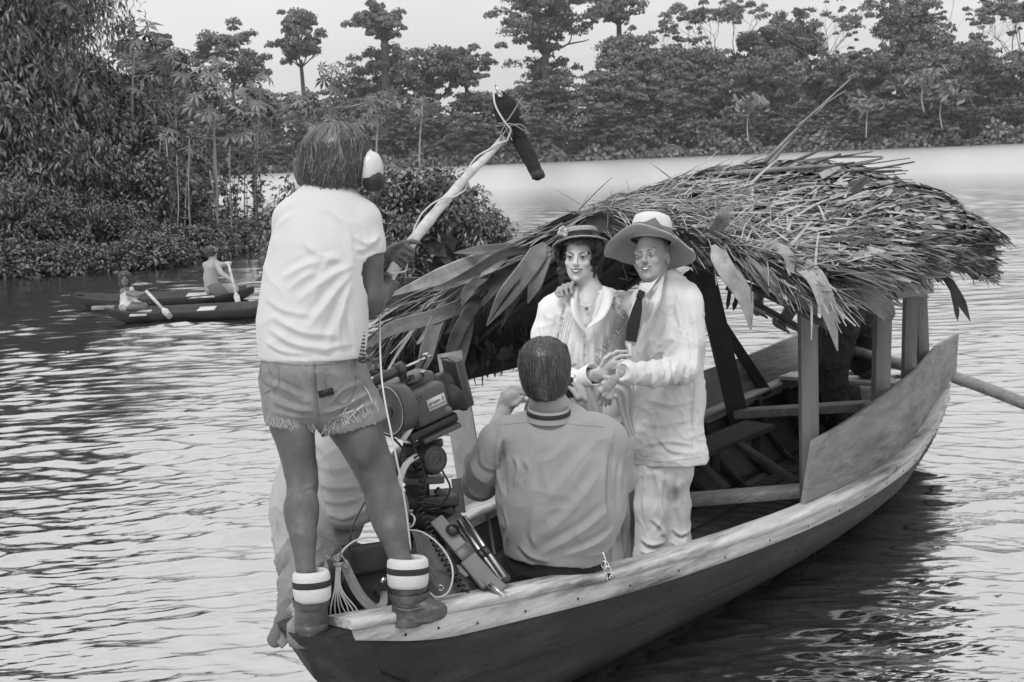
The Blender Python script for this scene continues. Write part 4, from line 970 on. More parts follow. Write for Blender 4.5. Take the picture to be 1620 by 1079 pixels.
# the boom pole and its microphone
pole = empty('boom_pole', P(615, 440, 5.1), 'knobbly pale wooden boom pole with a cable wound round it', 'boom pole')
pts = [P(611, 452, 5.08), P(625, 424, 5.13), P(651, 384, 5.18), P(690, 335, 5.28), P(716, 305, 5.36), P(745, 272, 5.45), P(770, 248, 5.52), P(799, 216, 5.6)]
pp_ = spline(pts, 50); rr = np.interp(np.linspace(0, 1, 50), [0, .3, .6, 1], [px(5.1, 9.5), px(5.25, 9), px(5.4, 7.5), px(5.6, 5.5)]); rr = rr*(1+.06*np.sin(np.arange(50)*1.1)+.04*np.sin(np.arange(50)*2.7))
MB().tube(pp_, rr, 12).build('pole', M['bamboo'], pole, smooth=True)
mb = MB(); i = np.linspace(0, 48, 120); base = np.stack([np.interp(i, np.arange(50), pp_[:, c]) for c in range(3)], 1); rad = np.interp(i, np.arange(50), rr)+.004+.012*np.abs(np.sin(i*.22))
ang = i*.30+.5; d0 = unit(pp_[-1]-pp_[0]); e1 = unit(np.cross(d0, V3(0, 1, 0))); e2 = np.cross(d0, e1)
mb.tube(base+e1*(rad*np.cos(ang))[:, None]+e2*(rad*np.sin(ang))[:, None], .0035, 6); mb.build('wound_cable', M['cable_w'], pole, smooth=True)
mic = empty('microphone', P(820, 215, 5.65), 'long black foam-covered gun microphone strapped to the pole tip', 'microphone')
S = Sdf(); mq = lambda x, y, r, Y=5.65: (P(x, y, Y), px(5.65, r))
S.chain([mq(792, 152, 9), mq(798, 168, 17), mq(806, 190, 18.5), mq(815, 210, 15)], .02); S.chain([mq(817, 213, 13), mq(836, 246, 11.5, 5.6), mq(850, 276, 10, 5.55)], .01)
cloth('windshield', S, .005, M['foam'], mic, noise=[((60, 60, 60), .002, 2)], blur=1)
MB().tube([P(850, 273, 5.54), P(852, 280, 5.53), P(852, 282, 5.53)], [px(5.5, 10.5), px(5.5, 11), px(5.5, 9)], 14).build('windshield_cap', M['rubber'], mic, smooth=True)
MB().tube([P(793, 154, 5.62), P(788, 143, 5.62), P(785, 136, 5.62)], [.012, .009, .006], 8).build('connector', M['steel'], mic, smooth=True)
MB().tube(spline([P(785, 137, 5.62), P(781, 134, 5.6), P(783, 165, 5.55), P(799, 194, 5.54), P(808, 206, 5.55), P(800, 226, 5.56)], 24), .0035, 6).build('cable', M['cable_w'], mic, smooth=True)
for a in (((788, 196), (803, 190), (826, 155), (823, 172)), ((823, 172), (835, 168), (838, 172), (823, 188)), ((785, 200), (808, 196), (826, 205), (838, 212)), ((790, 222), (806, 200), (825, 198), (838, 214)), ((820, 160), (836, 180), (822, 186)), ((798, 228), (792, 215), (797, 200)), ((810, 222), (806, 214), (798, 198))):
    MB().tube(spline([P(x, y, 5.55+.02*i) for i, (x, y) in enumerate(a)], 12), .003, 5).build('rubber_band', M['strap'], mic, smooth=True)
MB().lathe(P(803, 215, 5.6), unit(P(813, 200, 5.62)-P(803, 215, 5.6)), [(.018, -.015), (.022, -.01), (.022, .01), (.012, .03)], 12).build('shock_mount', M['rubber'], mic, smooth=True)
o = MB().tube(spline([P(603, 478, 5.0), P(601, 500, 4.95), P(604, 600, 4.70), P(622, 700, 4.62), P(640, 790, 4.66), P(650, 870, 4.72)], 40), .0032, 6).build('hanging_cable', M['cable_w'], smooth=True)
tag(o, 'thin pale cable hanging straight down in front of the film camera', 'cable')
# ================================================================== the actress
w_ = empty('person', P(930, 900, 6.75), 'smiling woman in ribboned straw boater and white lace-trimmed blouse', 'person')
Yw = 6.78; q = lambda x, y, r, Y=Yw: (P(x, y, Y), px(Y, r))
Hw = Head(P(917, 409, Yw), (-.24, -1, .10), (.06, .1, 1), 1.0, True).add(S := Sdf())
S.chain([q(925, 430, 18), q(932, 462, 17.5, 6.8), q(932, 480, 22, 6.8)], .03)
fw = unit(V3(-.2, 1, 0))
S.chain([q(928, 500, 46), q(925, 550, 44), q(925, 590, 38), q(930, 640, 44)], .05, flat=fw, ff=.7)
S.cap(*[q(875, 492, 1)[0], q(980, 488, 1)[0]], px(Yw, 18), px(Yw, 18), .03)
S.chain([q(875, 495, 18), q(862, 545, 16), q(872, 585, 14, 6.7)], .02); S.chain([q(872, 587, 13, 6.68), q(920, 597, 11, 6.5), q(944, 592, 9.5, 6.45)], .015)
S.chain([q(980, 492, 17, 6.85), q(1005, 545, 15, 6.95), q(1010, 600, 13, 6.95)], .02)
S.chain([q(915, 650, 34), q(915, 760, 26), q(915, 880, 16)], .02); S.chain([q(950, 650, 34), q(955, 760, 26), q(955, 880, 16)], .02)
# hand laid on his sleeve
hw = lambda x, y, dY=0: P(x, y, 6.42+dY)
S.cap(hw(946, 590), hw(966, 576), .022, .030, .01, flat=V3(.2, 1, .3), ff=.55)
S.cap(hw(944, 598, .02), hw(955, 594), .020, .022, .01, flat=V3(.2, 1, .3), ff=.7)
for a, b, c, r in (((962, 566), (976, 556), (992, 556), .0085), ((966, 570), (982, 563), (998, 563), .0085), ((968, 577), (984, 571), (999, 571), .0085), ((968, 584), (982, 580), (995, 580), .008)):
    finger(S, [hw(*a), hw(*b, -.01), hw(*c, .01)], r*1.15, r*.9)
finger(S, [hw(952, 578, -.01), hw(957, 567, -.02), hw(966, 560, -.02)], .010, .0085)
cloth('body', S, .0048, M['skin_f'], w_, blur=1)
Hw.face(w_, M['lip'], 1.12, (-.15, .3), .85, .0024)
# blouse with a deep collar
S = Sdf()
S.chain([q(928, 496, 52), q(926, 540, 52), q(928, 580, 46), q(930, 625, 44)], .06, flat=fw, ff=.72)
S.cap(q(880, 490, 1)[0], q(975, 486, 1)[0], px(Yw, 25), px(Yw, 25), .05)
S.chain([q(876, 494, 26), q(866, 530, 25), q(864, 575, 25), q(880, 605, 20, 6.7)], .03); S.chain([q(880, 605, 19, 6.66), q(912, 602, 17, 6.52), q(925, 600, 14, 6.48)], .03)
S.chain([q(972, 490, 25, 6.85), q(995, 530, 22, 6.95), q(1000, 560, 20, 7.0)], .03)
S.cap(q(932, 440, 1, 6.78)[0], q(932, 490, 1, 6.78)[0], px(Yw, 24), px(Yw, 21), sub=True, k=.004)
S.cap(P(929, 462, 6.68), P(929, 512, 6.66), px(Yw, 21), px(Yw, 6), sub=True, k=.006)
S.cut(P(930, 632, Yw), (0, 0, -1))
bl = cloth('blouse', S, .006, M['blouse'], w_, pf=[(((905, 525), (902, 560), (908, 600)), .012, .008), (((915, 540), (913, 570), (918, 600)), .010, .008), (((940, 530), (938, 565), (942, 600)), .012, .009), (((955, 525), (950, 560), (955, 600)), .012, .008), (((868, 500), (872, 540), (880, 580)), .014, .008), (((856, 510), (860, 545), (858, 570)), .014, .007), (((884, 500), (886, 530), (890, 560)), .010, .006), (((965, 500), (962, 530), (966, 560)), .010, .006), (((926, 530), (925, 570), (928, 600)), .008, -.006)], noise=[((14, 14, 9), .005, 3)])
# chest skin in the open collar, collar flaps
def flap(name, pts_out, pts_in, m, parent, th=.004, bulge=.006):
    A = spline(pts_out, 12); B = spline(pts_in, 12); mid = (A+B)/2+V3(0, -bulge, 0); R_ = np.concatenate([A, mid, B, B+V3(0, th, 0), mid+V3(0, th, 0), A+V3(0, th, 0)])
    fs = [(i+12*j, i+1+12*j, (i+1+12*(j+1)) % 72, (i+12*(j+1)) % 72) for i in range(11) for j in range(6)]
    mb = MB(); mb.add(R_, fs); o = mb.build(name, m, parent, smooth=True); return o
Yc = 6.57
flap('collar', [P(907, 462, 6.70), P(903, 480, 6.62), P(908, 505, 6.58), P(925, 527, 6.60)], [P(915, 455, 6.73), P(914, 480, 6.66), P(918, 502, 6.63), P(926, 520, 6.63)], M['blouse'], w_)
flap('collar', [P(956, 453, 6.74), P(971, 465, 6.68), P(958, 500, 6.58), P(928, 521, 6.60)], [P(952, 452, 6.76), P(953, 472, 6.68), P(944, 498, 6.63), P(929, 516, 6.62)], M['blouse'], w_)
S = Sdf(); S.chain([(P(932, 458, 6.77), px(Yw, 16)), (P(930, 485, 6.73), px(Yw, 19)), (P(929, 512, 6.68), px(Yw, 10))], .02, flat=fw, ff=.75)
cloth('chest', S, .005, M['skin_f'], w_, blur=1)
# lace trim: bumpy bands from the shoulders
rgL = np.random.default_rng(8)
for side, line in ((0, [(905, 462), (892, 490), (886, 520), (880, 545)]), (1, [(975, 462), (985, 490), (978, 525), (955, 560), (942, 575)]), (1, [(962, 470), (973, 500), (962, 535), (940, 566)]), (1, [(968, 466), (979, 495), (970, 530), (948, 562)])):
    L = surf_line(bl, spline([(x, y, 0) for x, y in line], 40)[:, :2])
    if len(L) > 5:
        L = np.array(L); mb = MB()
        for i in range(len(L)):
            for k in range(3):
                c = L[i]+rgL.normal(0, .006, 3)*V3(1, .2, 1); mb.lathe(c, rgL.normal(0, 1, 3), [(.004, -.0015), (.0062, 0), (.004, .0015)], 6)
        mb.build('lace_trim', M['blouse'], w_, smooth=True)['kind'] = 'stuff'
for i, (x, y) in enumerate(((924, 532), (924, 545), (924, 560))):
    L = surf_line(bl, [(x, y)])
    if L: MB().lathe(L[0], (0, -1, .1), [(.005, 0), (.005, .003), (0, .004)], 10).build('button', M['white_plastic'], w_)
MB().tube(spline([P(914, 466, 6.70), P(920, 480, 6.665), P(928, 484, 6.655), P(938, 478, 6.66), P(948, 462, 6.71)], 14), .0012, 5).build('necklace', M['steel'], w_, smooth=True)
MB().lathe(P(928, 488, 6.655), (0, -1, .1), [(.009, 0), (.009, .003), (.003, .005), (0, .005)], 12).build('pendant', M['hatband'], w_)
for dx in (0, 3, 7, 12):
    L = surf_line(bl, spline([(898+dx, 492, 0), (890+dx, 520, 0), (884+dx, 548, 0)], 14)[:, :2])
    if len(L) > 3: MB().tube(L, .0016, 4).build('pleat', M['linen'], w_)
# cuff
cu = unit(P(944, 590, 6.42)-P(918, 600, 6.5))
MB().lathe(P(928, 597, 6.47), cu, [(px(6.5, 15), -.03), (px(6.5, 17.5), -.01), (px(6.5, 19), .05), (px(6.5, 17.5), .054), (px(6.5, 14), .02)], 20).build('cuff', M['blouse'], w_, smooth=True)
# skirt
S = Sdf(); S.chain([q(932, 625, 44), q(940, 700, 54), q(945, 800, 62), q(950, 905, 68)], .06, flat=fw, ff=.8); S.cut(P(950, 905, 6.8), (0, 0, -1))
cloth('skirt', S, .008, M['cream_skirt'], w_, pf=[(((955, 640), (968, 740), (985, 885)), .022, .016), (((972, 650), (985, 760), (998, 880)), .020, .014), (((962, 700), (968, 800), (970, 895)), .018, -.014), (((985, 720), (990, 800), (990, 880)), .016, .012)], noise=[((13, 13, 2.2), .018, 2)])
# pale scarf ends hanging from her arm
frd = lambda pts, W, m, par, nm: None
def drape(name, pts, W, m, parent, face=(0, -1, .1), wav=.25):
    nz = 20; Cc = spline(pts, nz); t = np.gradient(Cc, axis=0); t /= np.linalg.norm(t, axis=1)[:, None]; fc = np.asarray(face, float); side = np.cross(t, fc); side /= np.linalg.norm(side, axis=1)[:, None]; nn = np.cross(side, t)
    K = 11; ww = np.interp(np.linspace(0, 1, nz), np.linspace(0, 1, len(W)), W); vs = [Cc[i]+side[i]*(j/(K-1)-.5)*ww[i]+nn[i]*ww[i]*wav*.5*math.sin(j*1.5+i*.15) for i in range(nz) for j in range(K)]
    vs += [v+np.array(fc)*-.004 for v in vs]; n = nz*K
    fs = [(i*K+j, i*K+j+1, (i+1)*K+j+1, (i+1)*K+j) for i in range(nz-1) for j in range(K-1)]; fs += [tuple(x+n for x in f[::-1]) for f in fs]
    return mesh_np(name, np.array(vs), np.array(fs), m, parent)
drape('scarf', [P(952, 605, 6.4), P(968, 612, 6.36), P(985, 622, 6.37), P(990, 655, 6.42), P(1000, 690, 6.45)], [.07, .10, .09, .05, .03], M['white_cloth'], w_)
drape('scarf', [P(932, 612, 6.42), P(938, 640, 6.42), P(950, 690, 6.44), P(955, 760, 6.46)], [.06, .08, .05, .07], M['cream_skirt'], w_)
# hair: curls
S = Sdf(); Hw.ell(S, (0, -.035, .035), (.098, .105, .095), .03); Hw.ell(S, (.062, -.035, -.04), (.045, .07, .075), .03); Hw.ell(S, (-.060, -.035, -.03), (.04, .07, .07), .03); Hw.ell(S, (.06, -.06, -.1), (.04, .05, .05), .03)
Hw.cap(S, (0, .10, -.12), (0, .125, .06), .078, .080, sub=True)
cloth('hair', S, .006, M['hair_dark'], w_, noise=[((35, 35, 35), .02, 5)])
hair_strands('hair_curl', w_, Hw, 1900, (.100, .106, .100), (.3, 1.1), (1.2, 2.45), [M['hair_dark'], M['hair_mid']], 6, .0035, .18, .7, 1.12, .1, .2, 12, probs=[.75, .25])['kind'] = 'stuff'
hair_strands('hair_fringe', w_, Hw, 900, (.092, .112, .102), (.70, .95), (1.0, 1.38), [M['hair_dark'], M['hair_mid']], 16, .003, .08, .6, -1.3, .1, .15, 8, probs=[.75, .25])['kind'] = 'stuff'
# boater
def frame_pts(c, R, pts): return [c+R@np.array(p) for p in pts]
def hat(c, nrm, fwd, prof, shape, name, m, parent, k=48):
    """prof (r, h); shape(az, r) -> extra height; az 0 = front"""
    z = unit(nrm); y = unit(np.asarray(fwd)-z*(np.asarray(fwd)@z)); x = np.cross(y, z); vs = []
    for (r, h) in prof:
        for j in range(k):
            a = 2*math.pi*j/k; rr_ = r*(1+(.10 if r < .12 else .03)*math.cos(a)**2)
            vs.append(np.asarray(c)+x*rr_*math.sin(a)+y*rr_*math.cos(a)+z*(h+shape(a, r)))
    fs = [(i*k+j, (i+1)*k+j, (i+1)*k+(j+1) % k, i*k+(j+1) % k) for i in range(len(prof)-1) for j in range(k)]
    return mesh_np(name, np.array(vs), np.array(fs), m, parent)
hc = Hw.T(.0, -.012, .078); hn = unit(V3(-.05, .26, 1)+.0*Hw.R[:, 2]); hf = (-.2, -1, 0)
sh0 = lambda a, r: -.020*max(0, (r-.09)/.05)*(1-math.cos(a))*.5-.01*max(0, (r-.09)/.05)*math.sin(a)**2
h_o = hat(hc, hn, hf, [(.082, -.012), (.084, .004), (.135, .001), (.140, .004), (.135, .008), (.088, .013), (.086, .014)], sh0, 'hat_brim', M['straw_hat'], w_)
hat(hc, hn, hf, [(.088, .010), (.087, .040)], lambda a, r: 0, 'hat_band', M['dark'], w_)
hat(hc, hn, hf, [(.085, .039), (.086, .055), (.080, .064), (.0, .069)], lambda a, r: 0, 'hat_crown', M['straw_hat'], w_)
for hh in (.045, .053, .060): hat(hc, hn, hf, [(.0875-.002*(hh > .058), hh-.0015), (.089-.002*(hh > .058), hh), (.0865-.003*(hh > .058), hh+.0015)], lambda a, r: 0, 'straw_braid', M['linen'], w_)
fl = MB()
for k in range(14):
    c = P(891+rgL.uniform(-6, 6), 366+rgL.uniform(-6, 7), 6.68); fl.lathe(c, rgL.normal(0, 1, 3), [(.003, -.003), (.011, 0), (.004, .003)], 7)
fl.build('hat_flower', M['white_cloth'], w_, smooth=True)

# ================================================================== the actor
m_ = empty('person', P(1045, 900, 6.6), 'man in cream linen suit and wide-brimmed white hat with dark tie', 'person')
Ym = 6.55; q = lambda x, y, r, Y=Ym: (P(x, y, Y), px(Y, r))
Hm = Head(P(1031, 410, Ym), (-.50, -1, .28), (-.05, .22, 1), 1.0).add(S := Sdf())
S.chain([q(1037, 430, 20, 6.6), q(1048, 462, 20, 6.62)], .03)
fm = unit(V3(.35, 1, 0))
S.chain([q(1050, 510, 40, 6.62), q(1050, 600, 38, 6.62), q(1050, 700, 38, 6.62)], .05, flat=fm, ff=.65)
S.chain([q(1020, 490, 14, 6.64), q(985, 482, 13, 6.82), q(940, 465, 15, 7.0), q(905, 462, 11, 6.93)], .02)      # arm behind her
S.chain([q(1088, 490, 15, 6.57), q(1084, 572, 13, 6.47), q(1035, 590, 11, 6.33), q(985, 591, 9, 6.24)], .02)
S.chain([q(1035, 740, 22, 6.6), q(1031, 810, 17, 6.6), q(1030, 900, 13, 6.6)], .02); S.chain([q(1062, 740, 22, 6.64), q(1069, 810, 16, 6.66), q(1073, 900, 12, 6.66)], .02)
hm = lambda x, y, dY=0: P(x, y, 6.66+dY)
S.cap(hm(900, 462, .14), hm(893, 462, .08), .028, .026, .01)
for a, b, c in (((885, 456), (880, 463), (884, 469)), ((892, 452), (887, 460), (890, 468)), ((899, 450), (895, 458), (898, 467)), ((906, 447), (903, 455), (905, 464))):
    finger(S, [hm(*a, .10), hm(*a, .03), hm(*b, .0), hm(*c, -.01)], .0105, .0085)
hm2 = lambda x, y, dY=0: P(x, y, 6.22+dY)       # his left hand, low at the cuff
S.cap(hm2(972, 600), hm2(962, 612), .022, .026, .01, flat=(0, 1, 0), ff=.6)
for a, b, c in (((958, 612), (950, 620), (946, 632)), ((962, 616), (955, 626), (951, 640)), ((967, 619), (961, 630), (958, 642)), ((971, 618), (967, 630), (965, 640))):
    finger(S, [hm2(*a), hm2(*b, -.01), hm2(*c, .01)], .0095, .008)
cloth('body', S, .0048, M['skin_m'], m_, noise=[((60, 60, 60), .0008, 2)], blur=1)
Hm.face(m_, M['lip_m'], 1.1, (-.1, .5), .7, .0022, False, .85)
# jacket
S = Sdf()
S.chain([q(1052, 480, 46, 6.62), q(1052, 540, 58, 6.6), q(1052, 620, 60, 6.6), q(1056, 715, 62, 6.6)], .05, flat=fm, ff=.66)
S.cap(q(1020, 478, 1, 6.56)[0], q(1086, 476, 1, 6.6)[0], px(Ym, 24), px(Ym, 26), .04)
S.chain([q(1088, 484, 27, 6.55), q(1090, 540, 25, 6.5), q(1082, 584, 24, 6.45)], .02); S.chain([q(1080, 584, 23, 6.43), q(1035, 592, 20, 6.32), q(990, 590, 19.5, 6.24)], .03)
S.cap(q(978, 588, 1, 6.2)[0], q(960, 588, 1, 6.2)[0], px(6.2, 15), sub=True, k=.002); S.cut(P(978, 590, 6.22), (-1, -.2, -.1), P(975, 590, 6.22), .10)
S.chain([q(1020, 485, 22, 6.62), q(985, 482, 19, 6.82), q(945, 470, 18, 6.98), q(915, 466, 15, 6.98)], .03)
S.chain([q(1040, 700, 48, 6.58), q(1058, 724, 60, 6.6)], .03, flat=fm, ff=.7)
S.cap(P(1064, 440, 6.62), P(1084, 466, 6.62), px(Ym, 14), px(Ym, 20), .03); S.cap(P(1034, 410, 6.54), P(1030, 458, 6.50), px(Ym, 18), sub=True, k=.003); S.chain([(P(1060, 434, 6.58), px(Ym, 7)), (P(1066, 444, 6.64), px(Ym, 14)), (P(1052, 452, 6.66), px(Ym, 20))], .02)
S.cap(P(1006, 440, 6.44), P(1004, 500, 6.40), .05, .035, sub=True, k=.004)
S.cut(P(1056, 731, 6.6), (0, 0, -1))
MF = [(x0, y0, x1, y1, w0, a0) for x0, y0, x1, y1, w0, a0 in ((1062, 500, 1030, 560, .02, .008), (1075, 530, 1050, 580, .02, .008), (1040, 570, 1050, 612, .016, .007), (1020, 570, 1028, 612, .016, .006), (1005, 572, 1010, 612, .014, .005), (1100, 560, 1075, 605, .02, .008), (1095, 500, 1108, 560, .02, .006),
      (1105, 540, 1095, 640, .02, .006), (1010, 640, 1100, 655, .03, .005), (1015, 700, 1105, 690, .03, .006), (1020, 680, 1060, 715, .025, .006), (1078, 470, 1066, 520, .018, .006), (1030, 520, 1015, 585, .02, .006))]
JF = [(((1030, 566), (1040, 590), (1030, 612)), .016, .010), (((1048, 560), (1060, 588), (1050, 612)), .016, .010), (((1012, 570), (1018, 590), (1012, 610)), .014, .008), (((1070, 540), (1055, 565), (1035, 575)), .016, .010), (((1078, 560), (1065, 590), (1068, 612)), .014, .008), (((1090, 520), (1075, 540), (1062, 560)), .014, .007),
      (((1094, 480), (1102, 540), (1096, 610)), .018, .010), (((1096, 570), (1085, 600), (1060, 622)), .016, .008), (((1104, 600), (1098, 650), (1104, 700)), .014, .006), (((1020, 630), (1060, 640), (1100, 630)), .018, .006), (((1012, 668), (1050, 672), (1096, 662)), .018, .004), (((1015, 706), (1055, 698), (1100, 704)), .014, .006), (((1040, 690), (1060, 712), (1085, 716)), .012, .006),
      (((1075, 462), (1070, 490), (1078, 520)), .012, .006), (((1050, 470), (1036, 520), (1015, 560)), .016, .007), (((1000, 600), (1006, 640), (1003, 690)), .012, .006), (((1062, 500), (1050, 530), (1040, 555)), .014, .006), (((992, 576), (998, 590), (993, 606)), .010, .006)]
jk = cloth('jacket', S, .006, M['linen'], m_, pf=JF, noise=[((15, 15, 15), .0055, 4), ((7, 7, 7), .005, 2)])
flap('lapel', [P(1037, 448, 6.5), P(1026, 480, 6.38), P(1034, 478, 6.36), P(1030, 500, 6.33), P(1004, 560, 6.30)], [P(1052, 432, 6.52), P(1048, 455, 6.44), P(1044, 480, 6.38), P(1022, 520, 6.35), P(1002, 562, 6.31)], M['linen'], m_, bulge=.012)
flap('lapel', [P(1008, 462, 6.44), P(998, 490, 6.38), P(990, 530, 6.34), P(996, 560, 6.31)], [P(1012, 470, 6.44), P(1008, 500, 6.38), P(1001, 535, 6.34), P(1000, 562, 6.32)], M['linen'], m_)
flap('shirt_collar', [P(1014, 448, 6.42), P(1013, 460, 6.40), P(1020, 470, 6.37), P(1026, 462, 6.38)], [P(1022, 447, 6.43), P(1032, 446, 6.42), P(1042, 438, 6.44), P(1047, 431, 6.47)], M['white_cloth'], m_)
flap('shirt_collar', [P(1012, 449, 6.44), P(1010, 458, 6.43), P(1011, 466, 6.42), P(1014, 468, 6.40)], [P(1016, 448, 6.44), P(1014, 456, 6.42), P(1014, 462, 6.41), P(1015, 466, 6.40)], M['white_cloth'], m_)
flap('shirt_front', [P(1018, 458, 6.41), P(1022, 490, 6.39), P(1008, 545, 6.35)], [P(1004, 462, 6.42), P(1000, 500, 6.39), P(998, 550, 6.35)], M['white_cloth'], m_)
MB().beam(P(1016, 460, 6.365), P(1011, 472, 6.35), .032, .016, up=(0, -1, 0)).build('tie_knot', M['dark_cloth'], m_, bevel=.005)
drape('tie', [P(1012, 470, 6.35), P(1008, 490, 6.34), P(1002, 515, 6.33), P(998, 540, 6.32)], [.022, .045, .058, .05], M['dark_cloth'], m_, wav=.06)
seam('pocket_seam', jk, [(1012, 648), (1040, 645), (1068, 650)], .0011, M['linen'], m_); seam('sleeve_seam', jk, [(1070, 466), (1082, 500), (1090, 550)], .0011, M['linen'], m_); seam('jacket_hem', jk, [(1008, 724), (1050, 729), (1108, 722)], .002, M['linen'], m_)
seam('side_seam', jk, [(1090, 600), (1095, 660), (1096, 722)], .0011, M['linen'], m_)
seam('front_edge', jk, [(1000, 570), (1004, 650), (1006, 725)], .003, M['linen'], m_)
# trousers
S = Sdf(); S.chain([q(1050, 690, 50, 6.62), q(1050, 735, 50, 6.62)], .03, flat=fm, ff=.8)
S.chain([q(1033, 740, 30, 6.6), q(1030, 800, 27, 6.6), q(1030, 880, 27, 6.6), q(1030, 940, 26, 6.6)], .03); S.chain([q(1062, 740, 30, 6.64), q(1068, 800, 24, 6.66), q(1072, 860, 22, 6.66), q(1074, 930, 22, 6.66)], .03)
M['linen_shade_offset'] = mat('suit_linen_shade_offset', .6, .9, .06, 10, .07, 260, sheen=.1, crease=.45)  # the suit linen, lightened in colour to offset shade below the jacket
cloth('trousers', S, .007, M['linen_shade_offset'], m_, pf=[(((1014, 852), (1030, 862), (1052, 858)), .014, .010), (((1012, 870), (1032, 880), (1050, 874)), .012, .009), (((1064, 836), (1076, 846), (1088, 842)), .012, .008), (((1060, 856), (1076, 866), (1092, 860)), .012, .008), (((1051, 745), (1050, 800), (1056, 860)), .012, -.012), (((1022, 745), (1018, 790), (1024, 840)), .014, .007), (((1074, 745), (1072, 790), (1076, 830)), .014, .007), (((1030, 820), (1045, 835), (1050, 850)), .012, .007), (((1036, 742), (1042, 780), (1036, 815)), .014, .006)], noise=[((13, 13, 8), .006, 4)])
# shoes on the floor boards
for x in (1026, 1072):
    S = Sdf(); c = P(x, 935, 6.6); c[2] = .10; S.cap(c, c+V3(-.06, -.14, -.005), .045, .035, .02); S.cut(c+V3(0, 0, -.03), (0, 0, -1)); cloth('shoe', S, .008, M['boot'], m_)
# hair at the temple and hat
S = Sdf(); Hm.ell(S, (0, -.03, .03), (.081, .092, .084), .02); Hm.cap(S, (0, .11, -.1), (0, .13, .06), .088, .085, sub=True); S.cut(Hm.T(0, 0, -.035), -Hm.R[:, 2])
cloth('hair', S, .005, mat('grey_hair', .16, .6, .4, 40), m_, noise=[((70, 70, 70), .004, 5)])
hc = P(1030, 378, 6.60); hn = unit(V3(.13, .30, 1)); hf = (-.25, -1, 0)
def bs(a, r):
    t = max(0, (r-.095)/.115); return -(.085*(1-math.cos(a))*.5*t**1.2)-.035*t*t*math.sin(a)**2+.012*math.sin(a*3+1)*t+.004*math.sin(a*7)*t
hat(hc, hn, hf, [(.094, -.012), (.094, .002), (.12, -.002), (.15, -.002), (.18, -.003), (.208, -.002), (.212, .002), (.208, .005), (.18, .004), (.15, .004), (.12, .005), (.098, .008), (.096, .012)], bs, 'hat_brim', M['hat_brim'], m_, 64)
hat(hc, hn, hf, [(.0975, .006), (.098, .02), (.096, .050), (.0945, .052)], lambda a, r: .006*math.sin(a*2), 'hat_band', M['hatband'], m_)
hat(hc, hn, hf, [(.093, .01), (.094, .05), (.091, .08), (.082, .103), (.062, .114), (.035, .110), (0, .104)], lambda a, r: 0, 'hat_crown', M['hat_white'], m_)
_z = unit(hn)
bo_ = MB(); A_ = P(1024, 362, 6.46)
for pl in ([P(1018, 352, 6.475), P(1036, 344, 6.465), P(1050, 362, 6.465), P(1030, 362, 6.45)],):
    bo_.box8(pl+[p+V3(0, -.012, .002) for p in pl])
bo_.build('ribbon_bow', M['hatband'], m_, bevel=.003)

M['seam_grey'] = mat('seam_grey', .24, .9, .1)
# ================================================================== the stills photographer
p_ = empty('person', P(880, 940, 5.6), 'dark-haired photographer seen from behind in a grey work shirt, raising his camera', 'person')
Yp = 5.5; q = lambda x, y, r, Y=Yp: (P(x, y, Y), px(Y, r))
Hp = Head(P(862, 590, 5.5), (.05, 1, .08), (-.02, 0, 1), 1.08).add(S := Sdf())
S.chain([q(864, 625, 25), q(868, 655, 27)], .03)
S.chain([q(882, 700, 70, 5.54), q(888, 780, 72, 5.54), q(880, 880, 66, 5.55)], .06, flat=(0, 1, 0), ff=.62); S.chain([q(795, 692, 20, 5.52), q(965, 692, 22, 5.52)], .05)
S.chain([q(788, 700, 22), q(768, 745, 21, 5.56), q(761, 766, 20, 5.62)], .02); S.chain([q(761, 764, 19, 5.62), q(772, 705, 16, 5.76), q(795, 655, 12, 5.84)], .02)
S.chain([q(966, 710, 22), q(978, 755, 20, 5.62), q(964, 730, 17, 5.8), q(932, 668, 14, 5.9)], .02)
S.chain([q(850, 900, 50, 5.56), q(840, 930, 48, 5.9)], .04); S.chain([q(905, 900, 50, 5.56), q(900, 930, 48, 5.95)], .04)
hp_ = lambda x, y, dY=0: P(x, y, 5.86+dY)
S.cap(hp_(794, 655), hp_(802, 634), .028, .036, .012, flat=(0, 1, 0), ff=.6); S.cap(hp_(800, 645), hp_(812, 628), .030, .030, .012, flat=(0, 1, 0), ff=.6)
for a, b, c in (((800, 624), (814, 616), (828, 617)), ((806, 628), (820, 622), (833, 624)), ((810, 634), (822, 632), (832, 634)), ((796, 622), (808, 613), (822, 613))):
    finger(S, [hp_(*a), hp_(*b, .02), hp_(*c, .04)], .0115, .009)
finger(S, [hp_(806, 642, -.01), hp_(816, 640, -.02), hp_(822, 634, -.01), hp_(827, 628, 0)], .012, .0095)
S.cap(hp_(930, 665, .05), hp_(918, 638, .02), .026, .036, .012, flat=(.3, 1, 0), ff=.6)
for a, b, c in (((914, 630), (906, 618), (900, 612)), ((920, 628), (914, 614), (906, 606)), ((926, 632), (922, 616), (914, 606))):
    finger(S, [hp_(*a), hp_(*b, .02), hp_(*c, .04)], .0115, .009)
cloth('body', S, .0055, M['skin_m'], p_, blur=1)
S = Sdf()
S.chain([q(878, 730, 82, 5.5), q(886, 750, 94, 5.5), q(888, 800, 95, 5.5), q(876, 866, 80, 5.5)], .06, flat=(0, 1, 0), ff=.62)
S.chain([q(799, 686, 28), q(868, 680, 26), q(950, 688, 32)], .05)
S.chain([q(786, 696, 30), q(766, 740, 30, 5.53), q(760, 765, 28, 5.58)], .008); S.chain([q(760, 764, 29, 5.6), q(762, 735, 27, 5.66), q(766, 718, 25, 5.7)], .02)
S.chain([q(962, 700, 33), q(978, 755, 28, 5.6), q(968, 745, 26, 5.75)], .03)
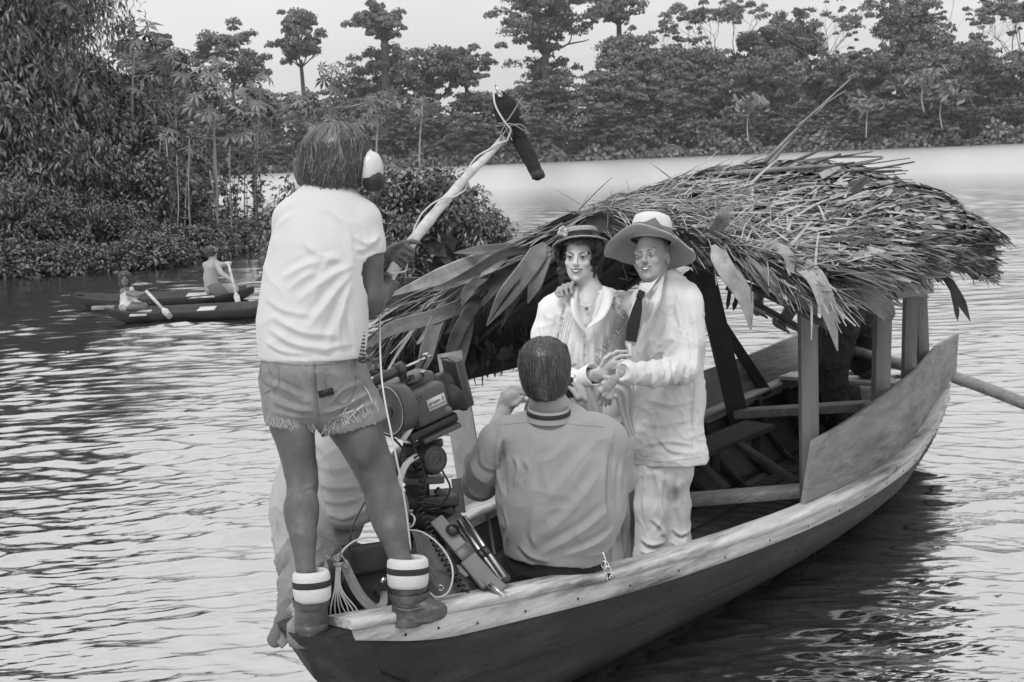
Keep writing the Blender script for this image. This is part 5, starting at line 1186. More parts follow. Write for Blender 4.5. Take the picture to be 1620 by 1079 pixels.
S.cap(P(770, 712, 5.73), P(785, 670, 5.85), px(5.7, 20), sub=True, k=.003); S.cut(P(769, 700, 5.74), unit(V3(.2, .6, .9)), P(772, 690, 5.78), .10)
S.cap(P(864, 600, 5.5), P(866, 656, 5.5), px(5.5, 29), sub=True, k=.003); S.cut(P(872, 884, 5.5), (-.12, 0, -1))
PF = ((800, 720, 830, 760, .03, .008), (795, 735, 815, 860, .022, .007), (925, 760, 850, 850, .03, .007), (960, 820, 860, 885, .025, .007), (970, 845, 900, 890, .02, .006), (900, 700, 855, 790, .03, .004), (965, 700, 960, 850, .02, .005), (790, 710, 820, 725, .02, .007), (745, 740, 770, 770, .018, .007), (755, 725, 775, 745, .016, .006), (975, 720, 978, 820, .02, .006), (780, 860, 850, 885, .02, .005))
PF = [(((797, 696), (794, 735), (800, 785)), .014, -.022), (((812, 720), (820, 740), (812, 770)), .014, .008), (((828, 725), (838, 745), (830, 765)), .014, .007), (((940, 700), (900, 750), (862, 800)), .026, .008), (((955, 740), (910, 800), (860, 850)), .026, .008), (((968, 800), (920, 840), (850, 880)), .022, .009), (((972, 835), (940, 860), (890, 880)), .018, .010),
      (((975, 850), (955, 872), (925, 878)), .014, .009), (((820, 860), (840, 880), (870, 888)), .016, .008), (((796, 800), (805, 840), (795, 875)), .018, .008), (((968, 700), (962, 770), (965, 840)), .016, -.010), (((985, 720), (980, 770), (984, 810)), .014, .007), (((742, 725), (752, 752), (770, 766)), .016, .006), (((735, 760), (750, 784), (775, 786)), .016, .005), (((760, 708), (764, 735), (788, 745)), .014, .005),
      (((870, 700), (860, 740), (870, 790)), .024, .005), (((905, 690), (880, 720), (850, 735)), .02, .005), (((785, 860), (800, 880), (830, 892)), .012, .008), (((850, 800), (840, 840), (850, 870)), .018, .006)]
ps = cloth('shirt', S, .0065, M['shirt'], p_, pf=PF, noise=[((6, 6, 6), .006, 4)])
for nm, pts in (('yoke_seam', ((790, 672), (860, 668), (955, 676))), ('sleeve_seam', ((785, 672), (788, 720), (796, 760))), ('sleeve_seam', ((972, 680), (966, 740), (968, 790)))): seam(nm, ps, pts, .0009, M['seam_grey'], ps, 20)
S = Sdf(); S.chain([q(875, 880, 84, 5.54), q(872, 925, 88, 5.58)], .04, flat=(0, 1, 0), ff=.7); S.chain([q(840, 920, 55, 5.6), q(835, 950, 50, 6.0)], .04); S.chain([q(905, 920, 55, 5.6), q(905, 945, 50, 6.05)], .04)
cloth('trousers', S, .008, M['dark_cloth'], p_, noise=[((14, 14, 14), .006, 4)])
S = Sdf(); S.ops = []
cax = unit(V3(.03, -.15, 1)); cc_ = P(868, 652, 5.47)
MB().lathe(cc_, cax, [(.092, -.025), (.084, .0), (.080, .020), (.076, .021), (.074, .0)], 28).build('shirt_collar', M['shirt'], p_, smooth=True)
MB().lathe(cc_, cax, [(.0880, -.004), (.0855, .010), (.083, .0125)], 28).build('camera_strap', M['dark'], p_, smooth=True)
S = Sdf(); Hp.ell(S, (0, -.022, .034), (.082, .094, .089), .02); Hp.ell(S, (0, -.055, -.03), (.070, .055, .065), .03); Hp.cap(S, (0, .12, -.08), (0, .13, .03), .075, sub=True); S.cut(Hp.T(0, 0, -.088), -Hp.R[:, 2])
cloth('hair', S, .006, M['hair_dark'], p_, noise=[((20, 20, 20), .006, 5)])
hair_strands('hair_lock', p_, Hp, 6500, (.089, .104, .096), (.02, 1.7), (.5, 2.15), [M['hair_dark'], M['hair_mid']], 9, .0036, .09, .12, .75, .05, .22, 6, probs=[.5, .5])['kind'] = 'stuff'
hair_strands('hair_lock', p_, Hp, 3600, (.090, .138, .150), (1.15, 1.9), (1.7, 2.35), [M['hair_dark'], M['hair_mid']], 19, .0034, .06, .1, .9, .05, .05, 5, probs=[.6, .4])['kind'] = 'stuff'
kc = empty('photo_camera', P(880, 620, 5.95), 'black stills camera held up to the photographer\'s eye', 'camera')
MB().beam(P(838, 618, 5.92), P(908, 612, 5.92), .05, .085).build('camera_body', M['black'], kc, bevel=.006)
MB().lathe(P(870, 612, 5.95), (0, 1, .05), [(.034, 0), (.036, .02), (.036, .09), (.04, .1), (.03, .1)], 20).build('lens', M['black'], kc, smooth=True)
MB().lathe(P(906, 598, 5.90), (0, 0, 1), [(.012, 0), (.013, .012), (0, .014)], 14).build('dial', M['steel'], kc, smooth=True)
MB().tube(spline([P(832, 652, 5.6), P(834, 640, 5.7), P(842, 625, 5.85)], 8), .008, 6).build('neck_strap', M['rubber'], kc, smooth=True)
ky = empty('key_ring', P(960, 895, 5.35), 'clip and bunch of keys hanging from the photographer\'s belt', 'keys')
a = [P(953, 872, 5.36), P(958, 888, 5.34), P(956, 897, 5.33), P(962, 907, 5.33)]
MB().tube(spline(a, 12), .004, 6).build('clip', M['steel'], ky, smooth=True)
for x, y in ((957, 893), (961, 901)): MB().tube([P(x, y, 5.32)+V3(.014*math.cos(t), 0, .014*math.sin(t)) for t in np.linspace(0, 6.28, 16)], .0025, 5).build('ring', M['steel'], ky, smooth=True)
for k, (dx, dy) in enumerate(((966, 918), (972, 914), (960, 920))): MB().beam(P(962, 904, 5.32), P(dx, dy, 5.32), .012, .003, up=(0, -1, 0)).build('key', M['steel'], ky)

# ================================================================== the film camera operator
o_ = empty('person', P(500, 930, 5.4), 'camera operator in pale shirt crouched on the far gunwale behind the sound man', 'person')
q = lambda x, y, r, Y=5.35: (P(x, y, Y), px(Y, r))
Ho = Head(P(568, 610, 5.7), (.75, .75, -.1), (-.1, -.1, 1)).add(S := Sdf())
S.chain([q(560, 640, 24, 5.6), q(545, 680, 26, 5.5)], .03); S.chain([q(528, 720, 44, 5.48), q(508, 790, 48, 5.4), q(495, 870, 46, 5.38)], .05, flat=(0, 1, 0), ff=.7)
S.chain([q(535, 730, 20, 5.3), q(546, 800, 18, 5.24), q(590, 790, 16, 5.4), q(622, 740, 13, 5.6)], .02)
S.cap(P(622, 740, 5.6), P(632, 722, 5.62), .03, .035, .01)
for k in range(4): finger(S, [P(634, 715+6*k, 5.6), P(644, 713+6*k, 5.6), P(650, 718+6*k, 5.62)], .010, .009)
S.chain([q(482, 888, 28, 5.3), q(498, 886, 24, 5.04), q(470, 930, 16, 4.92), q(462, 960, 13, 4.88), q(458, 975, 12, 4.82)], .03); S.chain([q(520, 900, 40, 5.4), q(570, 900, 34, 5.6), q(570, 960, 24, 5.6)], .03)
cloth('body', S, .007, M['skin_d'], o_, blur=1)
S = Sdf(); S.chain([q(540, 690, 46, 5.5), q(515, 740, 66, 5.42), q(502, 800, 72, 5.38), q(495, 860, 66, 5.35)], .06, flat=(.2, 1, 0), ff=.75)
S.chain([q(525, 715, 34, 5.32), q(540, 760, 34, 5.25), q(548, 806, 32, 5.22)], .02); S.chain([q(552, 806, 31, 5.22), q(585, 795, 26, 5.36), q(602, 778, 21, 5.45)], .03); S.cut(P(495, 895, 5.3), (0, 0, -1))
cloth('shirt', S, .007, M['pale_shirt'], o_, pf=[(((505, 765), (535, 772), (575, 768)), .016, .014), (((512, 790), (540, 795), (580, 785)), .016, .014), (((520, 812), (545, 820), (575, 805)), .014, .012), (((505, 735), (525, 745), (555, 740)), .016, .010), (((500, 700), (515, 720), (530, 760)), .016, .010), (((497, 800), (500, 840), (520, 860)), .018, -.016), (((434, 760), (438, 820), (446, 880)), .018, .010), (((430, 870), (450, 882), (480, 880)), .014, .012), (((500, 850), (530, 862), (570, 850)), .016, .012), (((560, 770), (575, 795), (570, 820)), .014, .010)], noise=[((9, 9, 9), .008, 4)])
S = Sdf(); S.chain([q(480, 885, 46, 5.32), q(505, 885, 38, 5.02), q(470, 925, 28, 4.92), q(462, 962, 24, 4.88)], .03); S.chain([q(520, 895, 46, 5.4), q(575, 900, 38, 5.6)], .04); S.cut(P(462, 968, 4.88), (0, 0, -1))
cloth('jeans', S, .007, M['denim'], o_, noise=[((20, 20, 20), .01, 4)])
S = Sdf(); S.chain([q(458, 962, 17, 4.80), q(452, 985, 17, 4.72), q(436, 1012, 14, 4.66)], .02); cloth('shoe', S, .006, M['canvas'], o_, noise=[((30, 30, 30), .003, 4)])
mb = MB(); mb.beam(P(470, 985, 4.70), P(438, 1018, 4.64), .05, .022, up=(0, -1, .3)); mb.build('shoe_sole', M['strap'], o_, bevel=.004)
S = Sdf(); Ho.ell(S, (0, -.02, .045), (.098, .110, .10), .02); cloth('hair', S, .007, M['hair_mid'], o_, noise=[((28, 28, 28), .03, 5)])

# ================================================================== the helmsman
h_ = empty('person', P(1350, 590, 9.8), 'barefoot helmsman in dark jeans bent under the thatch at the stern', 'person')
h_['label'] = 'helmsman in dark jeans under the thatch at the stern, gripping the long oar'
q = lambda x, y, r, Y=9.6: (P(x, y, Y), px(Y, r))
Hh = Head(P(1262, 400, 9.3), (-.9, -.1, -.2), (0, 0, 1)).add(S := Sdf())
S.chain([q(1285, 415, 15, 9.4), q(1310, 425, 30, 9.5), q(1345, 465, 32, 9.6)], .05)
S.chain([q(1290, 420, 16, 9.3), q(1262, 470, 13, 9.2), q(1245, 500, 10, 9.25)], .02); S.chain([q(1262, 405, 15, 9.6), q(1208, 430, 12, 9.75), q(1198, 478, 9, 9.85)], .02)
S.chain([q(1340, 480, 20, 9.55), q(1317, 570, 13, 9.33), q(1325, 650, 9, 9.14), q(1342, 705, 9, 9.0)], .02); S.chain([q(1352, 485, 20, 9.6), q(1362, 540, 14, 9.68), q(1366, 590, 9, 9.72), q(1392, 590, 8, 9.6)], .02)
S.cap(P(1199, 482, 9.85), P(1198, 492, 9.85), .038, .035, .02); S.cap(P(1244, 502, 9.25), P(1234, 511, 9.3), .036, .038, .02)
for k in range(4): finger(S, [P(1190+6*k, 480+4*k, 9.8), P(1191+6*k, 490+3*k, 9.78), P(1196+6*k, 494+3*k, 9.8)], .011, .010); finger(S, [P(1224+6*k, 503+3*k, 9.25), P(1224+6*k, 512+3*k, 9.22), P(1230+6*k, 517+3*k, 9.25)], .011, .010)
cloth('body', S, .009, M['skin_d'], h_, blur=1)
S = Sdf(); S.chain([q(1340, 470, 38, 9.55), q(1328, 520, 30, 9.4), q(1316, 580, 26, 9.3), q(1325, 650, 20, 9.15), q(1340, 692, 19, 9.05)], .03); S.chain([q(1350, 480, 34, 9.6), q(1362, 530, 26, 9.68), q(1364, 572, 23, 9.72)], .03)
cloth('jeans', S, .01, M['jeans_dark'], h_, noise=[((14, 14, 14), .014, 4)])
S = Sdf(); S.chain([q(1285, 418, 24, 9.35), q(1310, 428, 36, 9.45), q(1345, 462, 36, 9.55)], .05); S.chain([q(1288, 420, 22, 9.28), q(1270, 460, 18, 9.2)], .03); S.chain([q(1265, 408, 19, 9.6), q(1222, 424, 17, 9.75), q(1206, 446, 14, 9.8)], .03)
cloth('shirt', S, .01, M['jeans_dark'], h_, noise=[((14, 14, 14), .01, 4)])
S = Sdf(); Hh.ell(S, (0, -.02, .03), (.085, .1, .09), .02); cloth('hair', S, .01, M['hair_dark'], h_)
oar = MB().tube(spline([P(1190, 478, 9.9), P(1240, 509, 9.75), P(1300, 535, 9.6), P(1400, 570, 9.55), P(1510, 597, 9.85), P(1625, 640, 9.9), P(1760, 695, 10.0)], 40), np.interp(np.linspace(0, 1, 40), [0, .3, .55, 1], [.018, .024, .042, .045]), 10).build('steering_oar', M['plank_mid'], smooth=True)
tag(oar, 'long round steering oar reaching out over the water past the stern', 'oar')

M['canoe'] = mat('blackened_wood', .022, .5, .4, 5, .3, 30)
# ================================================================== two dugouts with children
def canoe(Y0, xa, xb, ya, yb, dY, label, fb, h0=.24, w0=.30, seats=(), far=0):
    """thin-walled canoe from pixel xa to xb, pixel y the gunwale line"""
    A = P(xa, ya, Y0); B = P(xb, yb, Y0+dY); A[2] = B[2] = 0; c = empty('canoe', (A+B)/2, label, 'canoe', None)
    d = unit(B-A); L = np.linalg.norm(B-A); n = V3(d[1], -d[0], 0); mb = MB(); ns = 26; K = 8; rows = []
    for i in range(ns):
        t = i/(ns-1); w_2 = w0*max(.12, math.sin(math.pi*(.04+.92*t)))**.55; zt = h0*(1+.55*(2*t-1)**4); zb = -.06+.20*abs(2*t-1)**5; ring = []
        for k in range(K+1):
            a = math.pi*k/K; ring.append(A+d*L*t+n*w_2*math.copysign(abs(math.cos(a))**.7, math.cos(a))*(1-.22*math.sin(a)**2)+V3(0, 0, zt+(.03 if math.cos(a) < 0 else 0)+(zb-zt)*math.sin(a)**1.3))
        for k in range(K, -1, -1):
            a = math.pi*k/K; w3 = max(w_2-.022, .01); ring.append(A+d*L*t+n*w3*math.copysign(abs(math.cos(a))**.7, math.cos(a))*(1-.22*math.sin(a)**2)+V3(0, 0, zt+(.03 if math.cos(a) < 0 else 0)+(zb+.03-zt)*math.sin(a)**1.3))
        rows.append(ring)
    R_ = np.array(rows).reshape(-1, 3); k = 2*(K+1)
    mb.add(R_, [(p*k+q, (p+1)*k+q, (p+1)*k+(q+1) % k, p*k+(q+1) % k) for p in range(ns-1) for q in range(k)])
    mb.build('hull', M['canoe'], c, smooth=False); hl = c.children[-1]; hl.data.materials.append(M['inner_wood']); hl.data.polygons.foreach_set('material_index', [1 if (i_ % k) > K else 0 for i_ in range(len(hl.data.polygons))])
    for e_, s_ in ((A, -1), (B, 1)):
        p0 = e_-d*s_*.12+V3(0, 0, h0*1.42); mb = MB(); mb.beam(p0, p0+d*s_*(.32 if (s_ < 0) == (fb < 0) else .15)+V3(0, 0, .01), .14, .05); mb.build('end_block', M['plank_mid'] if s_*fb > 0 else M['plank_dark'], c, bevel=.01)
    for t in seats:
        p0 = A+d*L*t+V3(0, 0, h0*.86); MB().beam(p0-n*w0*.92, p0+n*w0*.92, .24, .025).build('seat_board', M['plank_light'], c, bevel=.004)
    return c, A, d, n, L
c1 = canoe(22.6, 118, 402, 462, 456, .4, 'long dark dugout canoe paddled by the bare-backed boy', 1, .17, .42, (.30, .66, .74))
c2 = canoe(20.4, 168, 470, 492, 474, .3, 'nearer dark dugout canoe with a pale seat board, paddled by the small girl', -1, .17, .38, (.18, .52, ))
g_ = empty('person', P(203, 486, 20.5), 'small dark-haired girl in a pale dress sitting in the nearer canoe', 'person')
q = lambda x, y, r, Y=20.45: (P(x, y, Y), px(Y, r))
Hg = Head(P(197, 441, 20.4), (.25, -1, 0), (0, 0, 1), .9, True).add(S := Sdf())
S.chain([q(198, 450, 4.5), q(200, 462, 9), q(203, 484, 11)], .05); S.chain([q(207, 462, 4), q(222, 465, 3.2, 20.3), q(236, 465, 3, 20.2)], .02); S.chain([q(202, 464, 4, 20.3), q(215, 468, 3.2, 20.2), q(230, 463, 2.6, 20.15)], .02); S.chain([q(206, 486, 9, 20.4), q(228, 484, 6, 20.3)], .03)
cloth('body', S, .012, M['skin_d'], g_, blur=1); Hg.face(g_, M['lip_m'], .7, (0, 0), .8, .003, True, .3)
S = Sdf(); S.chain([q(199, 457, 6), q(201, 466, 10), q(203, 484, 12.5), q(216, 484, 9)], .06); S.cap(q(207, 458, 1)[0], q(208, 464, 1)[0], px(20.4, 6), px(20.4, 5.5), .03); cloth('dress', S, .016, M['white_cloth'], g_, noise=[((9, 9, 9), .02, 2)])
S = Sdf(); Hg.ell(S, (0, -.01, .04), (.10, .115, .095), .02); Hg.ell(S, (0, -.04, -.07), (.105, .07, .12), .02); Hg.cap(S, (0, .13, -.08), (0, .13, .0), .065, sub=True); cloth('hair', S, .014, M['hair_dark'], g_)
o = MB(); pa_, pb_ = P(231, 460, 20.1), P(257, 488, 20.0); o.tube([pa_, pb_], .022, 8); o.tube([pb_, pb_+(pb_-pa_)*.15, pb_+(pb_-pa_)*.5], [.02, .05, .04], 8); o = o.build('paddle', M['plank_light'], smooth=True); tag(o, 'pale wooden paddle in the hands of the small girl', 'paddle')
y_ = empty('person', P(340, 462, 22.6), 'bare-backed boy kneeling in the farther canoe, seen from behind', 'person')
q = lambda x, y, r, Y=22.7: (P(x, y, Y), px(Y, r))
Hy = Head(P(334, 400, 22.7), (.8, .5, .0), (0, 0, 1), .95).add(S := Sdf())
S.chain([q(335, 408, 5), q(337, 414, 6)], .03); S.chain([q(334, 424, 11), q(333, 440, 10), q(335, 455, 12)], .06); S.cap(q(325, 419, 1)[0], q(344, 418, 1)[0], px(22.7, 5), px(22.7, 5.5), .04)
S.chain([q(346, 419, 5), q(354, 419, 4), q(363, 418, 3, 22.5)], .02); S.chain([q(344, 420, 5, 22.5), q(350, 432, 4.2, 22.4), q(368, 444, 3.2, 22.3), q(370, 449, 3, 22.3)], .02); S.chain([q(338, 458, 11), q(366, 456, 7), q(372, 458, 6)], .04)
cloth('body', S, .014, M['skin_m'], y_, blur=1)
S = Sdf(); Hy.ell(S, (0, -.015, .025), (.095, .105, .1), .02); Hy.cap(S, (0, .13, -.08), (0, .13, 0), .07, sub=True); cloth('hair', S, .014, M['hair_dark'], y_, noise=[((12, 12, 12), .02, 1)])
S = Sdf(); S.chain([q(336, 454, 12.5), q(342, 459, 12.5), q(356, 458, 9)], .05); S.cut(P(336, 447, 22.7), (0, 0, 1)); cloth('shorts', S, .016, M['canvas'], y_)
o = MB(); pa_, pb_ = P(361, 416, 22.4), P(373, 464, 22.1); o.tube([pa_-V3(.05, 0, 0), pa_+V3(.05, 0, 0)], .025, 6); o.tube([pa_, pb_], .02, 8); o.tube([pb_, pb_+(pb_-pa_)*.10, pb_+(pb_-pa_)*.4], [.02, .05, .04], 8); o = o.build('paddle', M['plank_light'], smooth=True); tag(o, 'paddle held upright over the side by the boy', 'paddle')
# ================================================================== vegetation
M['leaf_far'] = mat('far_foliage', .10, .7, .55, .12, 0, spec=.25)
M['leaf_far2'] = mat('far_foliage_light', .16, .7, .5, .12, 0, spec=.25)
M['leaf_pale'] = mat('pale_flowering_foliage', .34, .8, .3, .3, 0)
M['leaf_near'] = mat('near_foliage', .055, .45, .5, .8, 0, spec=.5)
M['leaf_near2'] = mat('near_foliage_light', .11, .45, .4, .8, 0, spec=.5)
M['leaf_under'] = mat('pale_leaf_underside', .18, .6, .3, .8, 0, spec=.3)
M['leaf_dark'] = mat('dark_foliage', .05, .6, .5, .5, 0, spec=.3)  # dark leaf tone for inner leaves and random mixes
M['trunk_pale'] = mat('pale_bark', .26, .9, .35, 6, .3, 20, (1, 1, .3))
M['trunk_dark'] = mat('dark_bark', .07, .9, .4, 6, .4, 20, (1, 1, .3))
M['core'] = mat('crown_shadow_core', .02, .95, .3, 1)
rgV = np.random.default_rng(77)
def leaves_mesh(name, C, D, Nn, L, W, m, parent=None, mi=None, fold=.25, droop=.3):
    """pointed leaf of 4 triangles: base, two sides, tip"""
    n = len(C); D = D/(np.linalg.norm(D, axis=1)[:, None]+1e-9); S = np.cross(D, Nn); S /= np.linalg.norm(S, axis=1)[:, None]+1e-9; U_ = np.cross(S, D)
    a = C; b = C+D*(L*.45)[:, None]; t = C+D*L[:, None]-U_*(droop*L)[:, None]
    l_ = b+S*(W/2)[:, None]+U_*(fold*W*.5)[:, None]; r_ = b-S*(W/2)[:, None]+U_*(fold*W*.5)[:, None]
    vs = np.stack([a, l_, b, r_, t], 1).reshape(-1, 3); k = (np.arange(n)*5)[:, None]
    f = np.concatenate([k+np.array([[0, 2, 1]]), k+np.array([[0, 3, 2]]), k+np.array([[1, 2, 4]]), k+np.array([[2, 3, 4]])], 1).reshape(-1, 3)
    return mesh_np(name, vs, f, m, parent, smooth=False, mi=None if mi is None else np.repeat(mi, 4))
def quads_mesh(name, C, R1, R2, m, parent=None, mi=None):
    n = len(C); vs = np.stack([C-R1-R2, C+R1-R2*.6, C+R1*.7+R2, C-R1*.8+R2*.9], 1).reshape(-1, 3)
    return mesh_np(name, vs, (np.arange(n)*4)[:, None]+np.array([[0, 1, 2, 3]]), m, parent, smooth=False, mi=mi)
def limbs(mb, a, d, L, r, depth, rg, spread=.6, tips=None, k=6):
    p = [a]; dd = unit(d)
    for i in range(4):
        dd = unit(dd+rg.normal(0, .13, 3)+V3(0, 0, .05)); p.append(p[-1]+dd*L/4)
    mb.tube(p, np.linspace(r, r*.55, 5), k, False)
    if depth == 0:
        if tips is not None: tips.append(p[-1])
        return
    for j in range(rg.integers(2, 4)):
        nd = unit(dd+rg.normal(0, spread, 3)*V3(1, 1, .45)); limbs(mb, p[-1 if j < 2 else 3], nd, L*rg.uniform(.6, .85), r*.52, depth-1, rg, spread, tips, max(4, k-1))
def copy_thing(root, loc, rz, s, label=None):
    o = root.copy(); col.objects.link(o); o.location = Vector(loc); o.rotation_euler = (0, 0, rz); o.scale = s
    if label: o['label'] = label
    for ch in root.children:
        c = ch.copy(); col.objects.link(c); c.parent = o
        for g in ch.children:
            e = g.copy(); col.objects.link(e); e.parent = c
    return o
# --- far bank ground
bk = MB(); xs = np.linspace(-420, 420, 60)
Yfar = lambda x: 262+ .10*x*0 + 6*math.sin(x*.013)
rows = [(0, -1.5), (1.2, .25), (4, 1.0), (30, 2.5), (260, 6)]
vs = [(x, Yfar(x)+dy, z+(.3*math.sin(x*.3) if dy > 0 else 0)) for x in xs for dy, z in rows]
bk.add(vs, [(i*5+j, (i+1)*5+j, (i+1)*5+j+1, i*5+j+1) for i in range(59) for j in range(4)])
tag(bk.build('far_shore', mat('shore_mud', .13, .95, .4, .4)), kind='structure')
# --- forest tree prototypes
def crown(rg, n_cl, n_lf, rad, h, flat=.6, size=.5, tips=None, airy=0, shell=.62):
    """clumped crown: leaf-clump quads on the surface of many lobes"""
    if tips is None:
        nb = int(rg.integers(6, 11)); th = rg.uniform(0, 6.28, nb); rr = rad*np.sqrt(rg.uniform(.02, 1, nb))*.72      # a few big boughs, clumps round each
        bo = np.stack([rr*np.cos(th), rr*np.sin(th), h+rad*flat*rg.uniform(-.45, .95, nb)*np.sqrt(np.maximum(.1, 1-(rr/rad)**2))], 1); bo[0] = (0, 0, h+rad*flat*.7)
        cc = bo[rg.integers(0, nb, n_cl)]+rg.normal(0, 1, (n_cl, 3))*V3(.27, .27, .2)*rad
    else: cc = np.array(tips)[rg.integers(0, len(tips), n_cl)]+rg.normal(0, rad*.06, (n_cl, 3))
    cr = rad*rg.uniform(.10, .27, n_cl)*(1-.4*airy); i = rg.integers(0, n_cl, n_lf)
    u = rg.normal(0, 1, (n_lf, 3)); u /= np.linalg.norm(u, axis=1)[:, None]; u[:, 2] = np.where(u[:, 2] < -.3, -u[:, 2]*.5, u[:, 2])
    C = cc[i]+u*(cr[i]*rg.uniform(shell, 1.08, n_lf))[:, None]*V3(1, 1, .72)
    nn = u+rg.normal(0, .55, (n_lf, 3)); a = np.cross(nn, rg.normal(0, 1, (n_lf, 3))); a /= np.linalg.norm(a, axis=1)[:, None]; b = np.cross(nn, a); b /= np.linalg.norm(b, axis=1)[:, None]
    s = size*rg.uniform(.5, 1.2, n_lf)[:, None]; return C, a*s, b*s*.7, cc, cr
def forest_tree(kind, seed, rad, h, n_cl, n_lf, flat, size, trunk_r, vis_trunk=0, airy=0, m=None, label='', group=None, pale_trunk=False, low=.0):
    rg = np.random.default_rng(seed); t = empty(kind, (0, 0, 0), label, 'tree', group); mb = MB(); tips = []
    if airy:
        y0 = h*.38; mb.tube([V3(0, 0, -1), V3(.2, 0, y0*.5), V3(0, .1, y0)], [trunk_r*1.4, trunk_r, trunk_r*.8], 8, False)
        for j in range(4): a = j*1.6+rg.uniform(-.4, .4); limbs(mb, V3(0, .1, y0), V3(math.cos(a)*.55, math.sin(a)*.55, 1), (h-y0)*.42, trunk_r*.42, 3, rg, .42, tips, 5)
    else:
        y0 = h-rad*flat*.4; mb.tube([V3(0, 0, -1), V3(rg.uniform(-.4, .4), 0, y0*.5), V3(0, .1, y0)], [trunk_r*1.5, trunk_r, trunk_r*.7], 8, False)
        for j in range(5): a = j*1.26+rg.uniform(-.4, .4); limbs(mb, V3(0, .1, y0-rad*.25), V3(math.cos(a), math.sin(a), .7), rad*.5, trunk_r*.4, 1, rg, .5, None, 5)
    mb.build('trunk', M['trunk_pale'] if pale_trunk else M['trunk_dark'], t, smooth=True)
    C, a, b, cc, cr = crown(rg, n_cl, n_lf, rad, h, flat, size, tips if airy else None, airy)
    if low: # skirt of lower foliage
        C2, a2, b2, _, _ = crown(rg, n_cl, n_lf//2, rad*.75, h*low, 1.0, size); C = np.vstack([C, C2]); a = np.vstack([a, a2]); b = np.vstack([b, b2])
    mats = m or [M['leaf_far'], M['leaf_far2']]
    tag(quads_mesh('crown', C, a, b, mats, t, mi=rg.choice(len(mats), len(C), p=None if len(mats) != 2 else [.65, .35])), kind='stuff')
    return t
def far_pos(px_, Y): return P(px_, 240, Y)[0]
GL = 'trees of the forest along the far bank'
protos_f = [forest_tree('rainforest_tree', 100+k, r_, h_, nc*3, int(nl*4.2), fl, .27, .4, m=None, label='rounded forest tree in the unbroken canopy along the far bank', group=GL, low=.5) for k, (r_, h_, nc, nl, fl) in enumerate(((5.5, 11, 26, 1500, .9), (6.5, 13, 30, 1700, .7), (4.2, 9, 20, 1200, 1.1), (7, 14.5, 34, 1800, .6), (5, 12, 24, 1400, 1.0), (3.6, 6.5, 16, 900, 1.0)))]
for p0 in protos_f: p0.location = (0, 0, 0)
used = [False]*6
def place_forest(k, x, Y, s, rz):
    global used
    z = .6
    if not used[k]:
        used[k] = True; o = protos_f[k]; o.location = (x, Y, z); o.rotation_euler = (0, 0, rz); o.scale = s
    else: copy_thing(protos_f[k], (x, Y, z), rz, s)
for row, (dY, hmul, step) in enumerate(((4, .55, 5.2), (13, .82, 6.6), (26, .98, 8.0), (44, 1.06, 9.5))):
    x = -118.0
    while x < 108:
        Y = Yfar(x)+dY+rgV.uniform(-2, 2); p_x = 810+FPX*x/Y
        hm_ = hmul*(1.0 if p_x > 690 else .93)*(1+.12*math.sin(p_x*.013)+.08*math.sin(p_x*.031))
        if p_x > 1000: hm_ *= 1.05
        k = int(rgV.integers(0, 6)) if row else int(rgV.choice([2, 5, 5, 0])); s = rgV.uniform(.85, 1.15)
        place_forest(k, x, Y, (s*rgV.uniform(.9, 1.15), s, s*hm_*rgV.uniform(.88, 1.12)), rgV.uniform(0, 6.28)); x += step*rgV.uniform(.75, 1.25)
# bushes at the water's edge: one mass nobody could count
n = 16000; x = rgV.uniform(-125, 112, n); Yb_ = np.array([Yfar(v) for v in x])+rgV.uniform(-.5, 4, n); hh = 2.6+1.6*np.sin(x*.35)+1.2*np.sin(x*.83+1); z = rgV.uniform(0, 1, n)*np.maximum(hh, 1)*(1+.0*x)
C = np.stack([x, Yb_+z*.35, z+.1], 1); nn = rgV.normal(0, 1, (n, 3))+V3(0, -.8, .6); a = np.cross(nn, rgV.normal(0, 1, (n, 3))); a /= np.linalg.norm(a, axis=1)[:, None]; b = np.cross(nn, a); b /= np.linalg.norm(b, axis=1)[:, None]; s = rgV.uniform(.2, .55, n)[:, None]
tag(quads_mesh('bank_undergrowth', C, a*s, b*s*.7, [M['leaf_far'], M['leaf_far2']], None, mi=rgV.choice(2, n)), kind='stuff')
# dark litter behind the front rows so that no sky shows between trunks
n = 34000; x = rgV.uniform(-125, 115, n); Y_ = np.array([Yfar(v) for v in x])+rgV.uniform(2, 50, n); z = rgV.uniform(0, 1, n)*(5.5+(Y_-262)*.12+1.5*np.sin(x*.21)+1.2*np.sin(x*.57+2))
C = np.stack([x, Y_, z], 1); nn = rgV.normal(0, 1, (n, 3)); a = np.cross(nn, rgV.normal(0, 1, (n, 3))); a /= np.linalg.norm(a, axis=1)[:, None]; b = np.cross(nn, a); b /= np.linalg.norm(b, axis=1)[:, None]; s = rgV.uniform(.18, .42, n)[:, None]
tag(quads_mesh('forest_understorey', C, a*s, b*s, [M['leaf_far2'], M['leaf_far']], None, mi=rgV.choice(2, n, p=[.35, .65])), kind='stuff')
